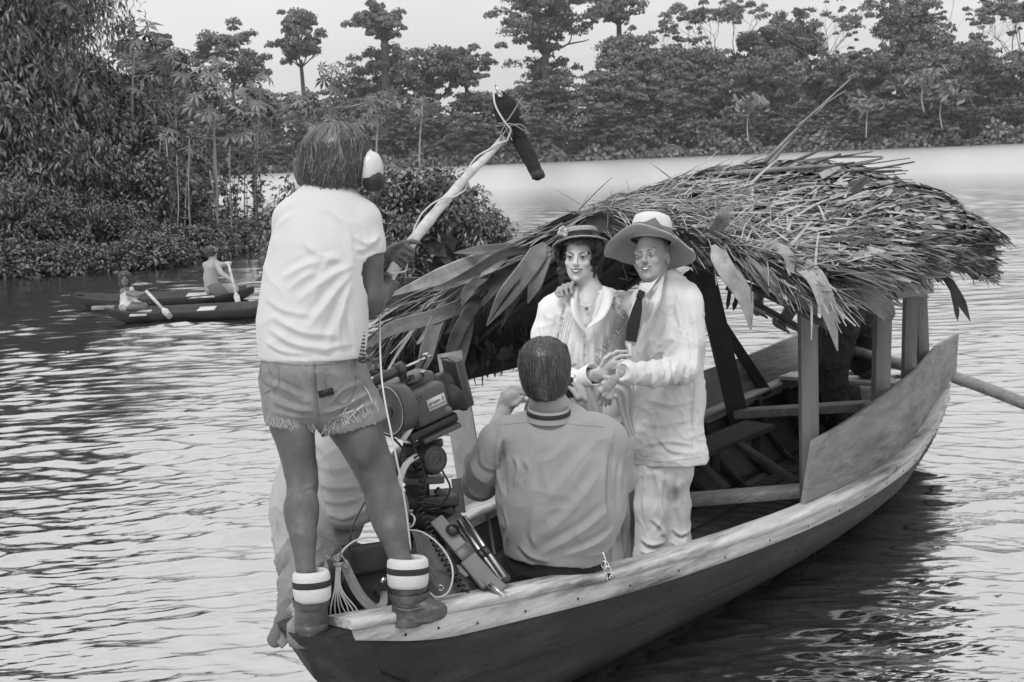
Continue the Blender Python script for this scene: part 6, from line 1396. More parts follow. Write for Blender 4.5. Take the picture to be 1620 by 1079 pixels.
# --- emergent trees, each by itself
def emergent(px_, ytop, wpx, Y, label, flat=.55, dense=1.0, airy=0, pale=False, m=None, low=0, ncl=26, ybase=None, trunk=.5, size=.55):
    x = far_pos(px_, Y); hor = 240-(px_-810)*.0393; h = CAM_Z+(hor-ytop)*Y/FPX; rad = wpx*Y/FPX/2
    hc_ = h-rad*flat*.9 if not airy else h
    t = forest_tree('emergent_tree', int(px_*7+ytop), rad, hc_ if not airy else h*.93, int(ncl*3), int(8600*dense), flat, size*.52, trunk, airy=airy, label=label, pale_trunk=pale, m=m, low=low)
    t.location = (x, Y, .5); return t
emergent(375, 52, 118, 300, 'dense dark-crowned tall tree left of the sound man\'s head', 1.0, 1.4)
emergent(484, 38, 100, 296, 'tall vine-hung tree with airy rounded crown above the sound man', 1.0, 1.2, 0, ncl=26)
emergent(617, 38, 94, 292, 'umbrella-crowned tree on a bare thick trunk standing alone against the sky', .42, 1.0, ncl=20, trunk=1.0)
emergent(612, 98, 108, 300, 'darker rounded tree below the umbrella-crowned tree', .7, 1.1)
emergent(742, 92, 86, 296, 'dark rounded tree standing left of the microphone above the forest', .8, 1.1)
emergent(868, -2, 165, 298, 'largest spreading tree above the microphone, with clumped crown and open limbs', .72, 1.9, ncl=36, trunk=.9)
emergent(985, -6, 110, 305, 'tall flat-topped tree right of the largest spreading tree', .6, 1.3, ncl=26, trunk=.7)
emergent(1060, 38, 80, 296, 'thin half-bare tree with a few leafy boughs above the straw boater', .6, .35, 1, trunk=.35)
emergent(1165, -8, 165, 300, 'wide lacy tree with fine see-through crown above the cane bundle', .5, 1.0, 1, trunk=.5, size=.45)
emergent(1215, 62, 118, 292, 'dark rounded tree in front of the wide lacy tree', .75, 1.3)
emergent(1292, 2, 120, 298, 'sparse tree with pale limbs spreading in a V against the sky', .5, .5, 1, pale=True, trunk=.5, size=.42)
emergent(1420, 24, 138, 300, 'massive dark dense tree standing above the roof\'s stern end', .95, 1.8)
emergent(1512, -12, 110, 304, 'slender bare-trunked trees with wispy crown right of the massive dark tree', .6, .45, 1, pale=True, trunk=.35, size=.42)
emergent(1600, 5, 120, 298, 'feathery pale-green tall tree at the far end of the forest skyline', .6, 1.2, 1, m=[M['leaf_far2'], M['leaf_far']], trunk=.5)
emergent(1198, 112, 42, 284, 'small pale-flowering tree crown among dark forest, rounder of two', .8, .7, m=[M['leaf_pale'], M['leaf_far2']], ncl=10, size=.4)
emergent(1256, 112, 46, 284, 'pale-flowering tree crown with ragged lower tuft beside the rounder pale one', .9, .7, m=[M['leaf_pale'], M['leaf_far2']], ncl=12, size=.4, low=.8)
emergent(1405, 80, 40, 290, 'small pointed dark tree rising between the forest and the massive tree', 1.2, .5, ncl=8)
emergent(262, 70, 130, 240, 'dark leafy tree behind the thin-stemmed trees of the near bank', 1.1, 1.8)
emergent(1530, 85, 110, 280, 'broad low tree under the wispy-crowned slender trees', .7, 1.2)
emergent(1340, 95, 110, 282, 'broad dark tree below the V-limbed sparse tree', .7, 1.2)
emergent(1030, 95, 120, 284, 'broad leafy tree behind the thatched roof\'s front crown', .7, 1.3)
# pale trunks visible in front of the forest
for k, (x0, y0, x1, y1, r_) in enumerate(((1186, 172, 1184, 212, .12), (1372, 172, 1370, 205, .12), (1462, 130, 1462, 165, .14), (1490, 155, 1491, 192, .12), (605, 168, 604, 226, .12))):
    A = P(x1, y1, 265); B = P(x0, y0, 266); A[2] = max(.5, A[2]-1.5)
    t = empty('bare_tree', A, 'slender pale-barked trunk standing in front of the dark far forest', 'tree', 'pale trunks in front of the far forest'); mb = MB(); mid = (A+B)/2+V3(rgV.uniform(-.5, .5), 0, 0); pts = spline([A, mid, B], 8); mb.tube(pts, np.linspace(r_*1.2, r_*.7, 8), 6)
    mb.build('trunk', M['trunk_pale'], t, smooth=True)
    n = 110; c = B+rgV.normal(0, 1, (n, 3))*V3(1.6, 1.4, .8)+V3(0, 0, .8); a = rgV.normal(0, .35, (n, 3)); b = rgV.normal(0, .3, (n, 3)); tag(quads_mesh('crown', c, a, b, M['leaf_far2'], t), kind='stuff')

# --- near bank: shrubs with long drooping leaves
def shrub(seed, R_, H, n, label, leaf=(.24, .06), droopy=1.0, ms=None, group=None, kind='bank_shrub', p=(.55, .3, .15), base_gap=0.0):
    rg = np.random.default_rng(seed); t = empty(kind, (0, 0, 0), label, 'shrub', group); mb = MB(); tips = []
    for j in range(9):
        a = j*.7+rg.uniform(-.3, .3); base = V3(math.cos(a)*R_*.25, math.sin(a)*R_*.25, -.3); mb.tube(spline([base, base+V3(math.cos(a)*R_*.12, math.sin(a)*R_*.12, H*.5), V3(math.cos(a)*R_*.55, math.sin(a)*R_*.55, H*rg.uniform(.7, .95))], 6), np.linspace(.04, .012, 6), 5, False)
    mb.build('stem', M['trunk_dark'], t, smooth=True)
    nc = 80; th = rg.uniform(0, 6.28, nc); zz = rg.uniform(.04, 1, nc)**.8; rr = R_*np.sqrt(np.maximum(.06, 1-(zz-.25).clip(0)**2*1.5))*rg.uniform(.45, 1, nc)
    cc = np.stack([rr*np.cos(th), rr*np.sin(th), zz*H], 1); cr = R_*rg.uniform(.12, .26, nc); i = rg.integers(0, nc, n)
    u = rg.normal(0, 1, (n, 3)); u /= np.linalg.norm(u, axis=1)[:, None]; C = cc[i]+u*(cr[i]*rg.uniform(.5, 1.1, n))[:, None]; C[:, 2] = np.maximum(C[:, 2], .03)
    D = u*V3(1, 1, .4)+rg.normal(0, .4, (n, 3))-V3(0, 0, .75*droopy); Nn = rg.normal(0, .5, (n, 3))+V3(0, 0, 1)+u*.4
    L = leaf[0]*rg.uniform(.55, 1.25, n); W = leaf[1]*rg.uniform(.7, 1.3, n)
    ms = ms or [M['leaf_near'], M['leaf_near2'], M['leaf_under']]
    tag(leaves_mesh('foliage', C, D, Nn, L, W, ms, t, mi=rg.choice(3, n, p=p)), kind='stuff')
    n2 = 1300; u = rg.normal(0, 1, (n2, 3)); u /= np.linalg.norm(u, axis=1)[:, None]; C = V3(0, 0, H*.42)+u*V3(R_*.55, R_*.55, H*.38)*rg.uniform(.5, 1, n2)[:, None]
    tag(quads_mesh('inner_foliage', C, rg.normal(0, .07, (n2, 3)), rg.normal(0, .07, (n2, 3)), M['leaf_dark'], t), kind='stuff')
    return t
GB = 'leafy shrubs packed along the flooded near bank'
SL = 'drooping-leaved shrub in the dense thicket on the flooded bank behind the canoes'
sp = [shrub(301, 1.5, 3.2, 4600, SL, (.20, .052), 1.0, group=GB), shrub(302, 1.3, 2.4, 4200, SL, (.15, .06), .5, group=GB), shrub(303, 1.7, 4.2, 5600, SL, (.22, .042), 1.4, group=GB, p=(.6, .3, .1)), shrub(304, 1.1, 1.1, 2400, SL, (.17, .08), .1, group=GB, p=(.35, .4, .25))]
us = [False]*4
def place_sh(k, px_, Y, s, z=0, hz=1.0):
    x = P(px_, 300, Y)[0]; sc3 = (s, s, s*hz); rz = rgV.uniform(0, 6.28)
    if not us[k]: us[k] = True; o = sp[k]; o.location = (x, Y, z); o.rotation_euler = (0, 0, rz); o.scale = sc3
    else: copy_thing(sp[k], (x, Y, z), rz, sc3)
for row in range(5):
    for c_ in range(11):
        px_ = -130+c_*44+rgV.uniform(-14, 14)+row*9; Y = 31.2+row*1.9+max(0, px_)*.010+rgV.uniform(-.4, .4)
        if px_ > 330-row*10: continue
        top = np.interp(px_, [-130, 0, 60, 130, 200, 260, 330], [7.2, 6.6, 5.9, 4.9, 4.3, 3.1, 2.2]); base_h = (3.2, 2.4, 4.2, 1.1)
        k = int(rgV.choice([0, 1, 2])) if row else int(rgV.choice([0, 1, 1]))
        want = top*(.30, .62, .85, 1.0, 1.05)[row]*rgV.uniform(.88, 1.08)
        place_sh(k, px_, Y, np.clip(want/base_h[k], .7, 1.3)*1.0, 0, want/base_h[k]/np.clip(want/base_h[k], .7, 1.3))
for px_ in (-70, -25, 15, 50): place_sh(2, px_, 37+rgV.uniform(0, 2), 1.25, rgV.uniform(1.2, 2.2), 1.15)
for px_, Y in ((-20, 30.5), (35, 30.3), (85, 30.6), (130, 30.8), (180, 31.0), (225, 31.4), (262, 32.0), (300, 33.0), (330, 34.5), (365, 36), (395, 37.5), (290, 35.5), (345, 38)): place_sh(3, px_, Y, rgV.uniform(.55, .8), -.05, .9)
# tall tree over the thicket, top edge of the picture
tt = empty('overhanging_tree', P(40, 400, 36)*V3(1, 1, 0), 'tall tree with fine hanging leaf sprays rising above the thicket out of the top corner', 'tree')
mb = MB(); tips = []; b0 = P(40, 400, 36)*V3(1, 1, 0); mb.tube([b0-V3(0, 0, .5), b0+V3(.3, 0, 3), b0+V3(-.2, 0, 6)], [.16, .13, .1], 8, False)
for j in range(7): a = j*.9; limbs(mb, b0+V3(-.1, 0, 4.4+j*.25), V3(math.cos(a), math.sin(a), .5), 1.5, .05, 2, rgV, .6, tips, 5)
mb.build('trunk', M['trunk_dark'], tt, smooth=True); tips = np.array(tips); n = 9000; i = rgV.integers(0, len(tips), n); C = tips[i]+rgV.normal(0, .34, (n, 3))
tag(leaves_mesh('foliage', C, rgV.normal(0, .5, (n, 3))-V3(0, 0, .8), rgV.normal(0, .5, (n, 3))+V3(0, 0, 1), rgV.uniform(.12, .28, n), rgV.uniform(.03, .06, n), [M['leaf_near'], M['leaf_near2'], M['leaf_dark']], tt, mi=rgV.choice(3, n, p=[.45, .4, .15])), kind='stuff')
# --- cecropias: thin stems and hand-shaped leaves
def palmate(rg, R_):
    mb = MB(); nlob = 8; pts = [V3(0, 0, 0)]
    for k in range(nlob):
        a = -2.6+5.2*k/(nlob-1); L = R_*(1-.25*abs(a)/2.6)*rg.uniform(.9, 1.05); w_a = .26
        d0 = V3(math.cos(a), math.sin(a), 0); s0 = V3(-math.sin(a), math.cos(a), 0)
        mb.add([V3(0, 0, 0), d0*L*.6+s0*L*.15+V3(0, 0, -L*.10), d0*L*.65+V3(0, 0, -.02*L), d0*L*.6-s0*L*.15+V3(0, 0, -L*.10), d0*L+V3(0, 0, -L*.42)], [(0, 2, 1), (0, 3, 2), (1, 2, 4), (2, 3, 4)])
    o = mb.build('leaf', [M['leaf_near2']], None); me = o.data; bpy.data.objects.remove(o); return me
pm = [palmate(rgV, .42) for _ in range(3)]
pm2 = []
for m_e in pm: c = m_e.copy(); c.materials.clear(); c.materials.append(M['leaf_under']); pm2.append(c)
def cecropia(px_, ytop, ybase, Y, label, nl=12, s=1.0, lean=0, branches=(), r_=.045, whorl=.4):
    A = P(px_+lean, ybase, Y); A[2] = 0; B = P(px_, ytop, Y); t = empty('cecropia_tree', A, label, 'tree'); mb = MB(); mid = (A+B)/2+V3(rgV.uniform(-.12, .12), 0, 0)
    mb.tube(spline([A-V3(0, 0, .3), mid, B], 10), np.linspace(r_, r_*.45, 10), 6)
    tops = [B]
    for (bx, by, ex, ey) in branches:
        a = P(bx, by, Y); e = P(ex, ey, Y+rgV.uniform(-.4, .4)); mb.tube(spline([a, (a+e)/2+V3(0, 0, -.06), e], 6), np.linspace(r_*.6, r_*.35, 6), 5); tops.append(e)
    mb.build('trunk', M['trunk_pale'], t, smooth=True); tw = Vector(A)
    for q_, T0 in enumerate(tops):
        for k in range(nl if q_ == 0 else max(5, nl-3)):
            a = k*2.4+rgV.uniform(-.3, .3); rad = whorl*s*rgV.uniform(.5, 1.1); dz = -.09*k*s*rgV.uniform(.3, 1.2)+.1
            pos = T0+V3(math.cos(a)*rad, math.sin(a)*rad, dz); st_ = MB().tube([T0+V3(0, 0, dz*.8), pos], .007, 3, False).build('leaf_stalk', M['trunk_pale'], t)
            o = bpy.data.objects.new('leaf', (pm if rgV.uniform() < .7 else pm2)[rgV.integers(3)]); col.objects.link(o); o.parent = t; o.location = Vector(pos)-tw
            o.rotation_euler = (rgV.normal(0, .35)+.3*math.sin(a), rgV.normal(0, .35)+.5, a); o.scale = (s*rgV.uniform(.6, 1),)*3
cecropia(212, 38, 400, 37, 'tall thin cecropia with open leaf whorls standing clear above the thicket', 16, 1.15, 4, r_=.05)
cecropia(272, 82, 395, 38, 'cecropia with two leafy tops in front of the dark leafy tree', 14, 1.0, 0, ((275, 190, 300, 118), (270, 200, 248, 130)))
cecropia(335, 118, 392, 36.5, 'cecropia whose pale stem forks low into two arms, nearest the open water', 14, 1.05, 12, ((341, 200, 378, 172), (340, 195, 318, 150)), .055)
cecropia(412, 150, 392, 38, 'leaning pale cecropia at the end of the thicket, with forked top', 12, 1.0, -12, ((421, 190, 470, 160), (420, 185, 398, 128)), .05)
cecropia(345, 96, 385, 41, 'cecropia with dense top behind the fork-stemmed one', 13, 1.0)
cecropia(525, 105, 350, 44, 'cecropia with tall spire of leaves directly above the sound man\'s head', 16, 1.0, 0, ((528, 165, 470, 150), (528, 170, 585, 160)))
cecropia(108, 5, 400, 36, 'cecropia top showing over the thicket beside the overhanging tree', 12, 1.1)
cecropia(600, 165, 330, 46, 'small cecropia behind the leafy bush, right of the sound man\'s head', 12, .8)
cecropia(668, 160, 320, 46, 'small cecropia behind the leafy bush, nearer the boom pole', 10, .8)
cecropia(255, 212, 395, 36, 'low cecropia half buried in the thicket', 12, .8)
cecropia(302, 235, 395, 36, 'low pale-leaved cecropia among the thin stems', 12, .8)
# thin bare stems in the shallows
for k in range(30):
    px_ = rgV.uniform(255, 432); yb = np.interp(px_, [255, 432], [408, 385])+rgV.uniform(-12, 10); yt = yb-rgV.uniform(90, 190); Y = (CAM_Z*FPX)/(yb-(240-(px_-810)*.0393)); Y = min(max(Y, 30), 42)
    A = P(px_, yb, Y); A[2] = -.2; B = P(px_+rgV.normal(0, 9), yt, Y); t = empty('sapling', A*V3(1, 1, 0), 'thin bare-stemmed sapling standing in the shallows at the end of the thicket', 'sapling', 'saplings in the flooded shallows')
    MB().tube(spline([A, (A+B)/2+V3(rgV.normal(0, .06), 0, 0), B], 7), np.linspace(.022, .009, 7), 5).build('stem', M['trunk_pale' if k % 3 else 'trunk_dark'], t, smooth=True)
    n = int(rgV.integers(15, 60)); tt_ = rgV.uniform(.15, 1, n)[:, None]; C = A+(B-A)*tt_+rgV.normal(0, .07, (n, 3)); tag(leaves_mesh('foliage', C, rgV.normal(0, 1, (n, 3))+V3(0, 0, .2), rgV.normal(0, 1, (n, 3)), rgV.uniform(.12, .26, n), rgV.uniform(.05, .10, n), [M['leaf_near'], M['leaf_dark']], t, mi=rgV.choice(2, n)), kind='stuff')
for px_, yb, yt in ((392, 410, 295), (213, 428, 330), (249, 404, 350)):
    Y = (CAM_Z*FPX)/(yb-(240-(px_-810)*.0393)); A = P(px_, yb, Y); B = P(px_-2, yt, Y); tag(MB().tube([A-V3(0, 0, .3), B], [.016, .008], 5).build('bare_stick', M['trunk_dark'], smooth=True), 'bare stick standing upright in open water near the canoes', 'stick', 'sticks in the water')
# --- the leafy bush in mid water behind the boom
bs_ = shrub(401, 1.0, 1.0, 9500, 'big rounded leafy bush standing in the water between sound man and thatched roof', (.085, .036), .25, kind='water_bush', p=(.45, .37, .18))
x = P(655, 300, 27.6)[0]; bs_.location = (x, 27.8, 0); bs_.scale = (1.62, 1.3, 1.85); bs_.rotation_euler = (0, 0, .5)
b2 = shrub(402, 1.0, 1.0, 5200, 'lower leafy bush joining the big bush on the sound man\'s side', (.10, .04), .25, kind='water_bush', p=(.5, .35, .15))
x = P(505, 300, 28.5)[0]; b2.location = (x, 28.8, 0); b2.scale = (1.35, 1.1, 1.75)
b3 = shrub(403, 1.0, 1.0, 3000, 'small end of the bush reaching down beside the roof\'s front fronds', (.12, .05), .3, kind='water_bush', p=(.5, .35, .15))
x = P(768, 300, 27.9)[0]; b3.location = (x, 28.0, 0); b3.scale = (.75, .7, 1.0)

# --- the damp air over the river
hz = bpy.data.materials.new('river_air'); hz.use_nodes = True; t = hz.node_tree; t.nodes.clear()
pv = N(t, 'ShaderNodeVolumePrincipled'); pv.inputs['Color'].default_value = (.95, .95, .95, 1); pv.inputs['Density'].default_value = .0002
oo = N(t, 'ShaderNodeOutputMaterial'); t.links.new(pv.outputs[0], oo.inputs['Volume'])
tag(MB().box8([(-600, -60, -4.2), (600, -60, -4.2), (600, 700, -4.2), (-600, 700, -4.2), (-600, -60, 60), (600, -60, 60), (600, 700, 60), (-600, 700, 60)]).build('haze', hz), kind='stuff')
# ================================================================== film camera, tripod, bags
Lx = unit(V3(.80, .52, .26)); Sx = unit(np.cross(Lx, V3(-.18, -.1, .97))); Ux = np.cross(Sx, Lx); OC = P(670, 640, 5.32)
Lp = lambda l, s, u: OC + Lx*l + Sx*s + Ux*u
fc = empty('film_camera', OC, 'grey motion-picture film camera with round magazine and pasted label, tilted up on its head', 'film camera')
hs = MB().beam(Lp(-.072, 0, 0), Lp(.09, 0, 0), .11, .135, up=Ux).build('side_housing', M['grey_metal'], fc, bevel=.018)
MB().beam(Lp(-.081, .004, -.002), Lp(-.071, .004, -.002), .104, .126, up=Ux).build('connector_panel', M['black'], fc, bevel=.006)
MB().beam(Lp(-.15, -.12, .0), Lp(.12, -.12, .0), .15, .19, up=Ux).build('camera_body', M['grey_metal'], fc, bevel=.03)
dn = unit(V3(-.72, -.68, -.02)); dc = P(622, 648, 5.26)
mg = MB().lathe(dc, dn, [(.0, .022), (.012, .022), (.014, .018), (.078, .020), (.086, .022), (.090, .026), (.094, .022), (.098, .012), (.098, -.015), (.094, -.045)], 40).build('magazine', M['grey_metal'], fc, smooth=True)
MB().lathe(dc, dn, [(.0885, .0275), (.0905, .029), (.0925, .0275)], 40).build('magazine_rim', M['steel'], mg, smooth=True)
MB().lathe(dc+V3(.006, 0, -.004), dn, [(0, .026), (.014, .026), (.017, .030), (.019, .026)], 20).build('magazine_lock', M['black'], mg, smooth=True)
for (l, s, u, r) in ((-.086, .030, .030, .013), (-.086, .028, -.022, .010), (-.086, -.02, -.035, .008), (-.086, .0, .01, .006)): MB().lathe(Lp(l, s, u), -Lx, [(r, -.005), (r, .006), (r*.6, .008), (r*.5, .004), (0, .004)], 16).build('socket', M['steel'], fc, smooth=True)
MB().tube(spline([Lp(-.085, .02, -.052), Lp(-.115, .035, -.06), Lp(-.14, .03, -.085)], 8), [.013]*5+[.011]*3, 10).build('plug', M['white_plastic'], fc, smooth=True)
MB().beam(Lp(-.062, .056, .038), Lp(-.018, .056, .050), .006, .020, up=Ux).build('footage_window', M['black'], hs, bevel=.003)
for k in range(3): MB().beam(Lp(-.052+.012*k, .0595, .0385+.003*k), Lp(-.046+.012*k, .0595, .040+.003*k), .003, .012, up=Ux).build('counter_digit', M['hatband'], hs)
lab = MB().beam(Lp(-.012, .0565, .005), Lp(.068, .0565, .005), .002, .046, up=Ux).build('label_plate', M['white_plastic'], hs)
def text(name, body, size, O_, X_, Y_, m, parent, ext=.0006):
    cu = bpy.data.curves.new(name, 'FONT'); cu.body = body; cu.size = size; cu.extrude = ext; cu.align_x = 'CENTER'; cu.align_y = 'CENTER'
    o = bpy.data.objects.new(name, cu); col.objects.link(o); cu.materials.append(m); Z_ = np.cross(X_, Y_)
    O_ = O_-np.array(parent_world(parent)); o.parent = parent
    mw = Matrix([[X_[i], Y_[i], Z_[i], O_[i]] for i in range(3)]+[[0, 0, 0, 1]]); bpy.context.view_layer.update()
    me = bpy.data.meshes.new_from_object(o.evaluated_get(bpy.context.evaluated_depsgraph_get())); bpy.data.objects.remove(o); me.materials.clear(); me.materials.append(m)
    o = bpy.data.objects.new(name, me); col.objects.link(o); o.parent = parent; o.matrix_basis = mw; return o
text('label_text', 'gruppe .3', .0175, Lp(.028, .0582, .011), Lx, Ux, M['dark'], lab)
MB().beam(Lp(-.006, .0582, -.006), Lp(.062, .0582, -.006), .0006, .002, up=Ux).build('label_line', M['dark'], lab)
S = Sdf(); S.ell(Lp(.064, .052, -.040), V3(.019, .010, .014)); cloth('badge', S, .003, M['hatband'], hs)
# carrying handle, rods, knobs
MB().tube([Lp(-.17, -.10, .135), Lp(-.03, -.10, .135), Lp(.0, -.10, .137)], [.019, .020, .021], 14).build('carry_handle', M['grey_metal'], fc, smooth=True)
MB().tube([Lp(-.02, -.10, .136), Lp(.012, -.10, .137)], .027, 14).build('handle_collar', M['grey_metal'], fc, smooth=True)
MB().tube([Lp(.0, -.1, .135), Lp(.14, -.1, .135)], .006, 8).build('support_rod', M['steel'], fc, smooth=True)
for l in (-.13, .0): MB().beam(Lp(l, -.1, .09), Lp(l, -.1, .14), .02, .03, up=Lx).build('handle_bracket', M['grey_metal'], fc, bevel=.004)
for (l, s, u) in ((-.15, -.06, .155), (-.06, -.05, .09), (.06, -.05, .10), (.11, -.08, .150)): MB().lathe(Lp(l, s, u), Ux, [(.004, -.02), (.004, 0), (.012, .001), (.012, .009), (0, .011)], 12).build('knob', M['steel'], fc, smooth=True)
MB().lathe(Lp(.02, -.07, .08), Ux, [(.045, 0), (.048, .006), (.03, .012), (.012, .014), (.012, .026), (0, .028)], 20).build('turret_plate', M['black'], fc, smooth=True)
MB().lathe(Lp(.08, -.11, .0), Lx, [(.07, 0), (.072, .04), (.055, .06), (.055, .10), (.06, .12), (.05, .12)], 24).build('lens', M['black'], fc, smooth=True)
# matte box panel
mbx = MB(); c4 = [P(697, 568, 5.50), P(720, 574, 5.46), P(738, 648, 5.44), P(712, 634, 5.48)]; bk_ = V3(.03, .10, 0)
mbx.box8([c4[3], c4[2], c4[2]+bk_, c4[3]+bk_, c4[0], c4[1], c4[1]+bk_, c4[0]+bk_]); mx_ = mbx.build('matte_box', M['black'], fc, bevel=.004)
MB().tube([P(697, 567, 5.48), P(708, 566, 5.46), P(721, 574, 5.45), P(730, 606, 5.44), P(739, 649, 5.43)], .0042, 6).build('matte_box_edge', M['grey_metal'], mx_, smooth=True)
S = Sdf(); S.chain([(P(704, 640, 5.36), .035), (P(716, 630, 5.36), .040), (P(733, 642, 5.37), .020)], .02); S.chain([(P(700, 618, 5.36), .012), (P(703, 632, 5.34), .016)], .01); S.chain([(P(714, 614, 5.36), .015), (P(718, 628, 5.35), .025)], .02)
cloth('rubber_eyecup', S, .005, M['rubber'], fc, blur=1)
# head
hd = empty('geared_mount', P(670, 760, 5.36), 'black geared tripod head with round motor drum bearing a ring emblem', 'tripod head')
MB().beam(Lp(-.10, -.05, -.098), Lp(.12, -.05, -.098), .13, .035, up=Ux).build('quick_plate', M['black'], hd, bevel=.006)
MB().beam(Lp(-.06, .01, -.125), Lp(.11, .01, -.125), .06, .02, up=Ux).build('slide_plate', M['grey_metal'], hd, bevel=.004)
MB().beam(P(655, 700, 5.38), P(662, 790, 5.38), .09, .07, up=(0, 1, 0)).build('head_column', M['black'], hd, bevel=.015)
da = unit(V3(.60, -.78, .05)); dcn = P(690, 728, 5.28)
dr = MB().lathe(dcn, da, [(0, .001), (.044, .001), (.052, -.002), (.056, -.010), (.056, -.085), (.05, -.09), (0, -.09)], 36).build('motor_drum', M['black'], hd, smooth=True)
for k in range(26):
    a = k*2*math.pi/26; u_ = unit(np.cross(da, V3(0, 0, 1))); v_ = np.cross(da, u_); r_ = u_*math.cos(a)+v_*math.sin(a)
    MB().beam(dcn-da*.018+r_*.056, dcn-da*.05+r_*.056, .007, .005, up=r_).build('grip_ridge', M['rubber'], dr)
for r0 in (.034, .027):
    MB().tube([dcn+da*.0025+(u_*math.cos(t)+v_*math.sin(t))*r0 for t in np.linspace(0, 6.2832, 30)], .0015, 5, False).build('emblem_ring', M['hatband'], dr, smooth=True)
sp_ = [(-.014, .010), (-.002, .020), (.012, .012), (.0, .0), (-.012, -.012), (.002, -.020), (.014, -.010)]
MB().tube(spline([dcn+da*.0025+u_*-x+v_*-y for x, y in sp_], 20), .0018, 5).build('emblem_letter', M['hatband'], dr, smooth=True)
MB().lathe(P(652, 735, 5.33), da, [(.0, .01), (.03, .008), (.034, 0), (.034, -.04)], 20).build('gear_wheel', M['black'], hd, smooth=True)
MB().beam(P(638, 792, 5.36), P(722, 786, 5.40), .14, .045, up=(0, 0, 1)).build('base_plate', M['black'], hd, bevel=.008)
MB().beam(P(640, 760, 5.36), P(700, 756, 5.40), .08, .03, up=(0, 0, 1)).build('tilt_plate', M['grey_metal'], hd, bevel=.006)
MB().tube(spline([P(628, 792, 5.20), P(632, 762, 5.20), P(643, 734, 5.22), P(660, 722, 5.25)], 14), .013, 10).build('pale_hose', M['white_plastic'], hd, smooth=True)
for p in (((690, 775), (722, 800)), ((700, 700), (655, 705))): MB().beam(P(*p[0], 5.34), P(*p[1], 5.36), .03, .03).build('bracket', M['black'], hd, bevel=.004)
def coil_cable(name, a, b, r, turns, th, m, label, mid=None):
    pts = spline([a, mid if mid is not None else (a+b)/2, b], turns*12); t = np.gradient(pts, axis=0); t /= np.linalg.norm(t, axis=1)[:, None]; u = np.cross(t, V3(0, 1, .2)); u /= np.linalg.norm(u, axis=1)[:, None]; v = np.cross(t, u); ph = np.arange(len(pts))*2*math.pi/12
    o = MB().tube(pts+u*(r*np.cos(ph))[:, None]+v*(r*np.sin(ph))[:, None], th, 5).build(name, m, None, smooth=True); return tag(o, label, 'cable')
coil_cable('coiled_cable', P(658, 722, 5.24), P(664, 800, 5.2), .012, 9, .0040, M['rubber'], 'black coiled cable hanging beside the motor drum', P(668, 760, 5.2))
coil_cable('coiled_cable', P(664, 806, 5.2), P(742, 945, 5.05), .012, 18, .0040, M['rubber'], 'long black coiled cable running down along the folded tripod', P(696, 872, 5.1))
# tripod
tp = empty('tripod', P(740, 870, 5.2), 'folded tripod with pale wooden leg and chrome-tubed legs lying toward the bow', 'tripod')
MB().beam(P(655, 815, 5.38), P(720, 835, 5.36), .11, .07).build('tripod_crown', M['black'], tp, bevel=.01)
lg = MB().beam(P(690, 822, 5.26), P(770, 918, 5.10), .055, .03, up=(.3, -1, .3)).build('leg', M['strap'], tp, bevel=.005); lg['label'] = 'pale wooden leg'
MB().beam(P(728, 868, 5.175), P(742, 884, 5.15), .062, .036, up=(.3, -1, .3)).build('leg_band', M['black'], lg, bevel=.003)
MB().beam(P(740, 884, 5.14), P(775, 925, 5.08), .07, .04, up=(.3, -1, .3)).build('leg_foot', M['hatband'], lg, bevel=.006)
for k, (dx, dy) in enumerate(((0, 0), (9, -7), (18, -13))):
    l2 = MB().tube([P(716+dx, 830+dy, 5.26), P(785+dx*.7, 922+dy*.7, 5.1)], .0085, 8).build('leg', M['steel'], tp, smooth=True)
    MB().tube([P(750+dx*.8, 876+dy*.8, 5.18), P(760+dx*.8, 889+dy*.8, 5.16)], .0125, 8).build('leg_clamp', M['black'], l2, smooth=True)
MB().beam(P(712, 818, 5.30), P(795, 925, 5.14), .08, .03, up=(.3, -1, .3)).build('leg', M['black'], tp, bevel=.006)
MB().beam(P(760, 905, 5.10), P(795, 935, 5.04), .05, .02, up=(.3, -1, .3)).build('foot_plate', M['hatband'], tp, bevel=.004)
MB().tube([P(775, 925, 5.06), P(800, 945, 5.02)], [.012, .006], 8).build('spike', M['steel'], tp, smooth=True)
kn = P(716, 838, 5.20); kb = MB(); 
for k in range(14): a = k*2*math.pi/14; kb.lathe(kn+V3(math.cos(a)*.019, -.003*math.sin(a), math.sin(a)*.019), (.35, -.9, .1), [(.0045, -.014), (.0045, .014)], 6)
kb.lathe(kn, (.35, -.9, .1), [(.020, -.012), (.020, .014), (0, .016)], 16); kb.build('clamp_knob', M['grey_metal'], tp, smooth=True)
cs = empty('battery_case', P(668, 860, 5.45), 'black battery case and cable box wedged under the motor drum behind the tripod crown', 'case')
MB().box8([P(636, 872, 5.36), P(722, 858, 5.42), P(724, 856, 5.62), P(646, 866, 5.62), P(636, 812, 5.36), P(720, 800, 5.42), P(722, 798, 5.62), P(644, 808, 5.62)]).build('case_body', M['black'], cs, bevel=.012)
MB().tube(spline([P(655, 812, 5.35), P(660, 800, 5.34), P(690, 795, 5.36), P(700, 803, 5.38)], 10), .006, 6).build('case_handle', M['rubber'], cs, smooth=True)
for x_, y_ in ((650, 830), (672, 826), (694, 822)): MB().lathe(P(x_, y_, 5.37), (0, -1, .1), [(.010, -.01), (.010, .008), (.006, .010), (0, .010)], 12).build('socket', M['steel'], cs, smooth=True)
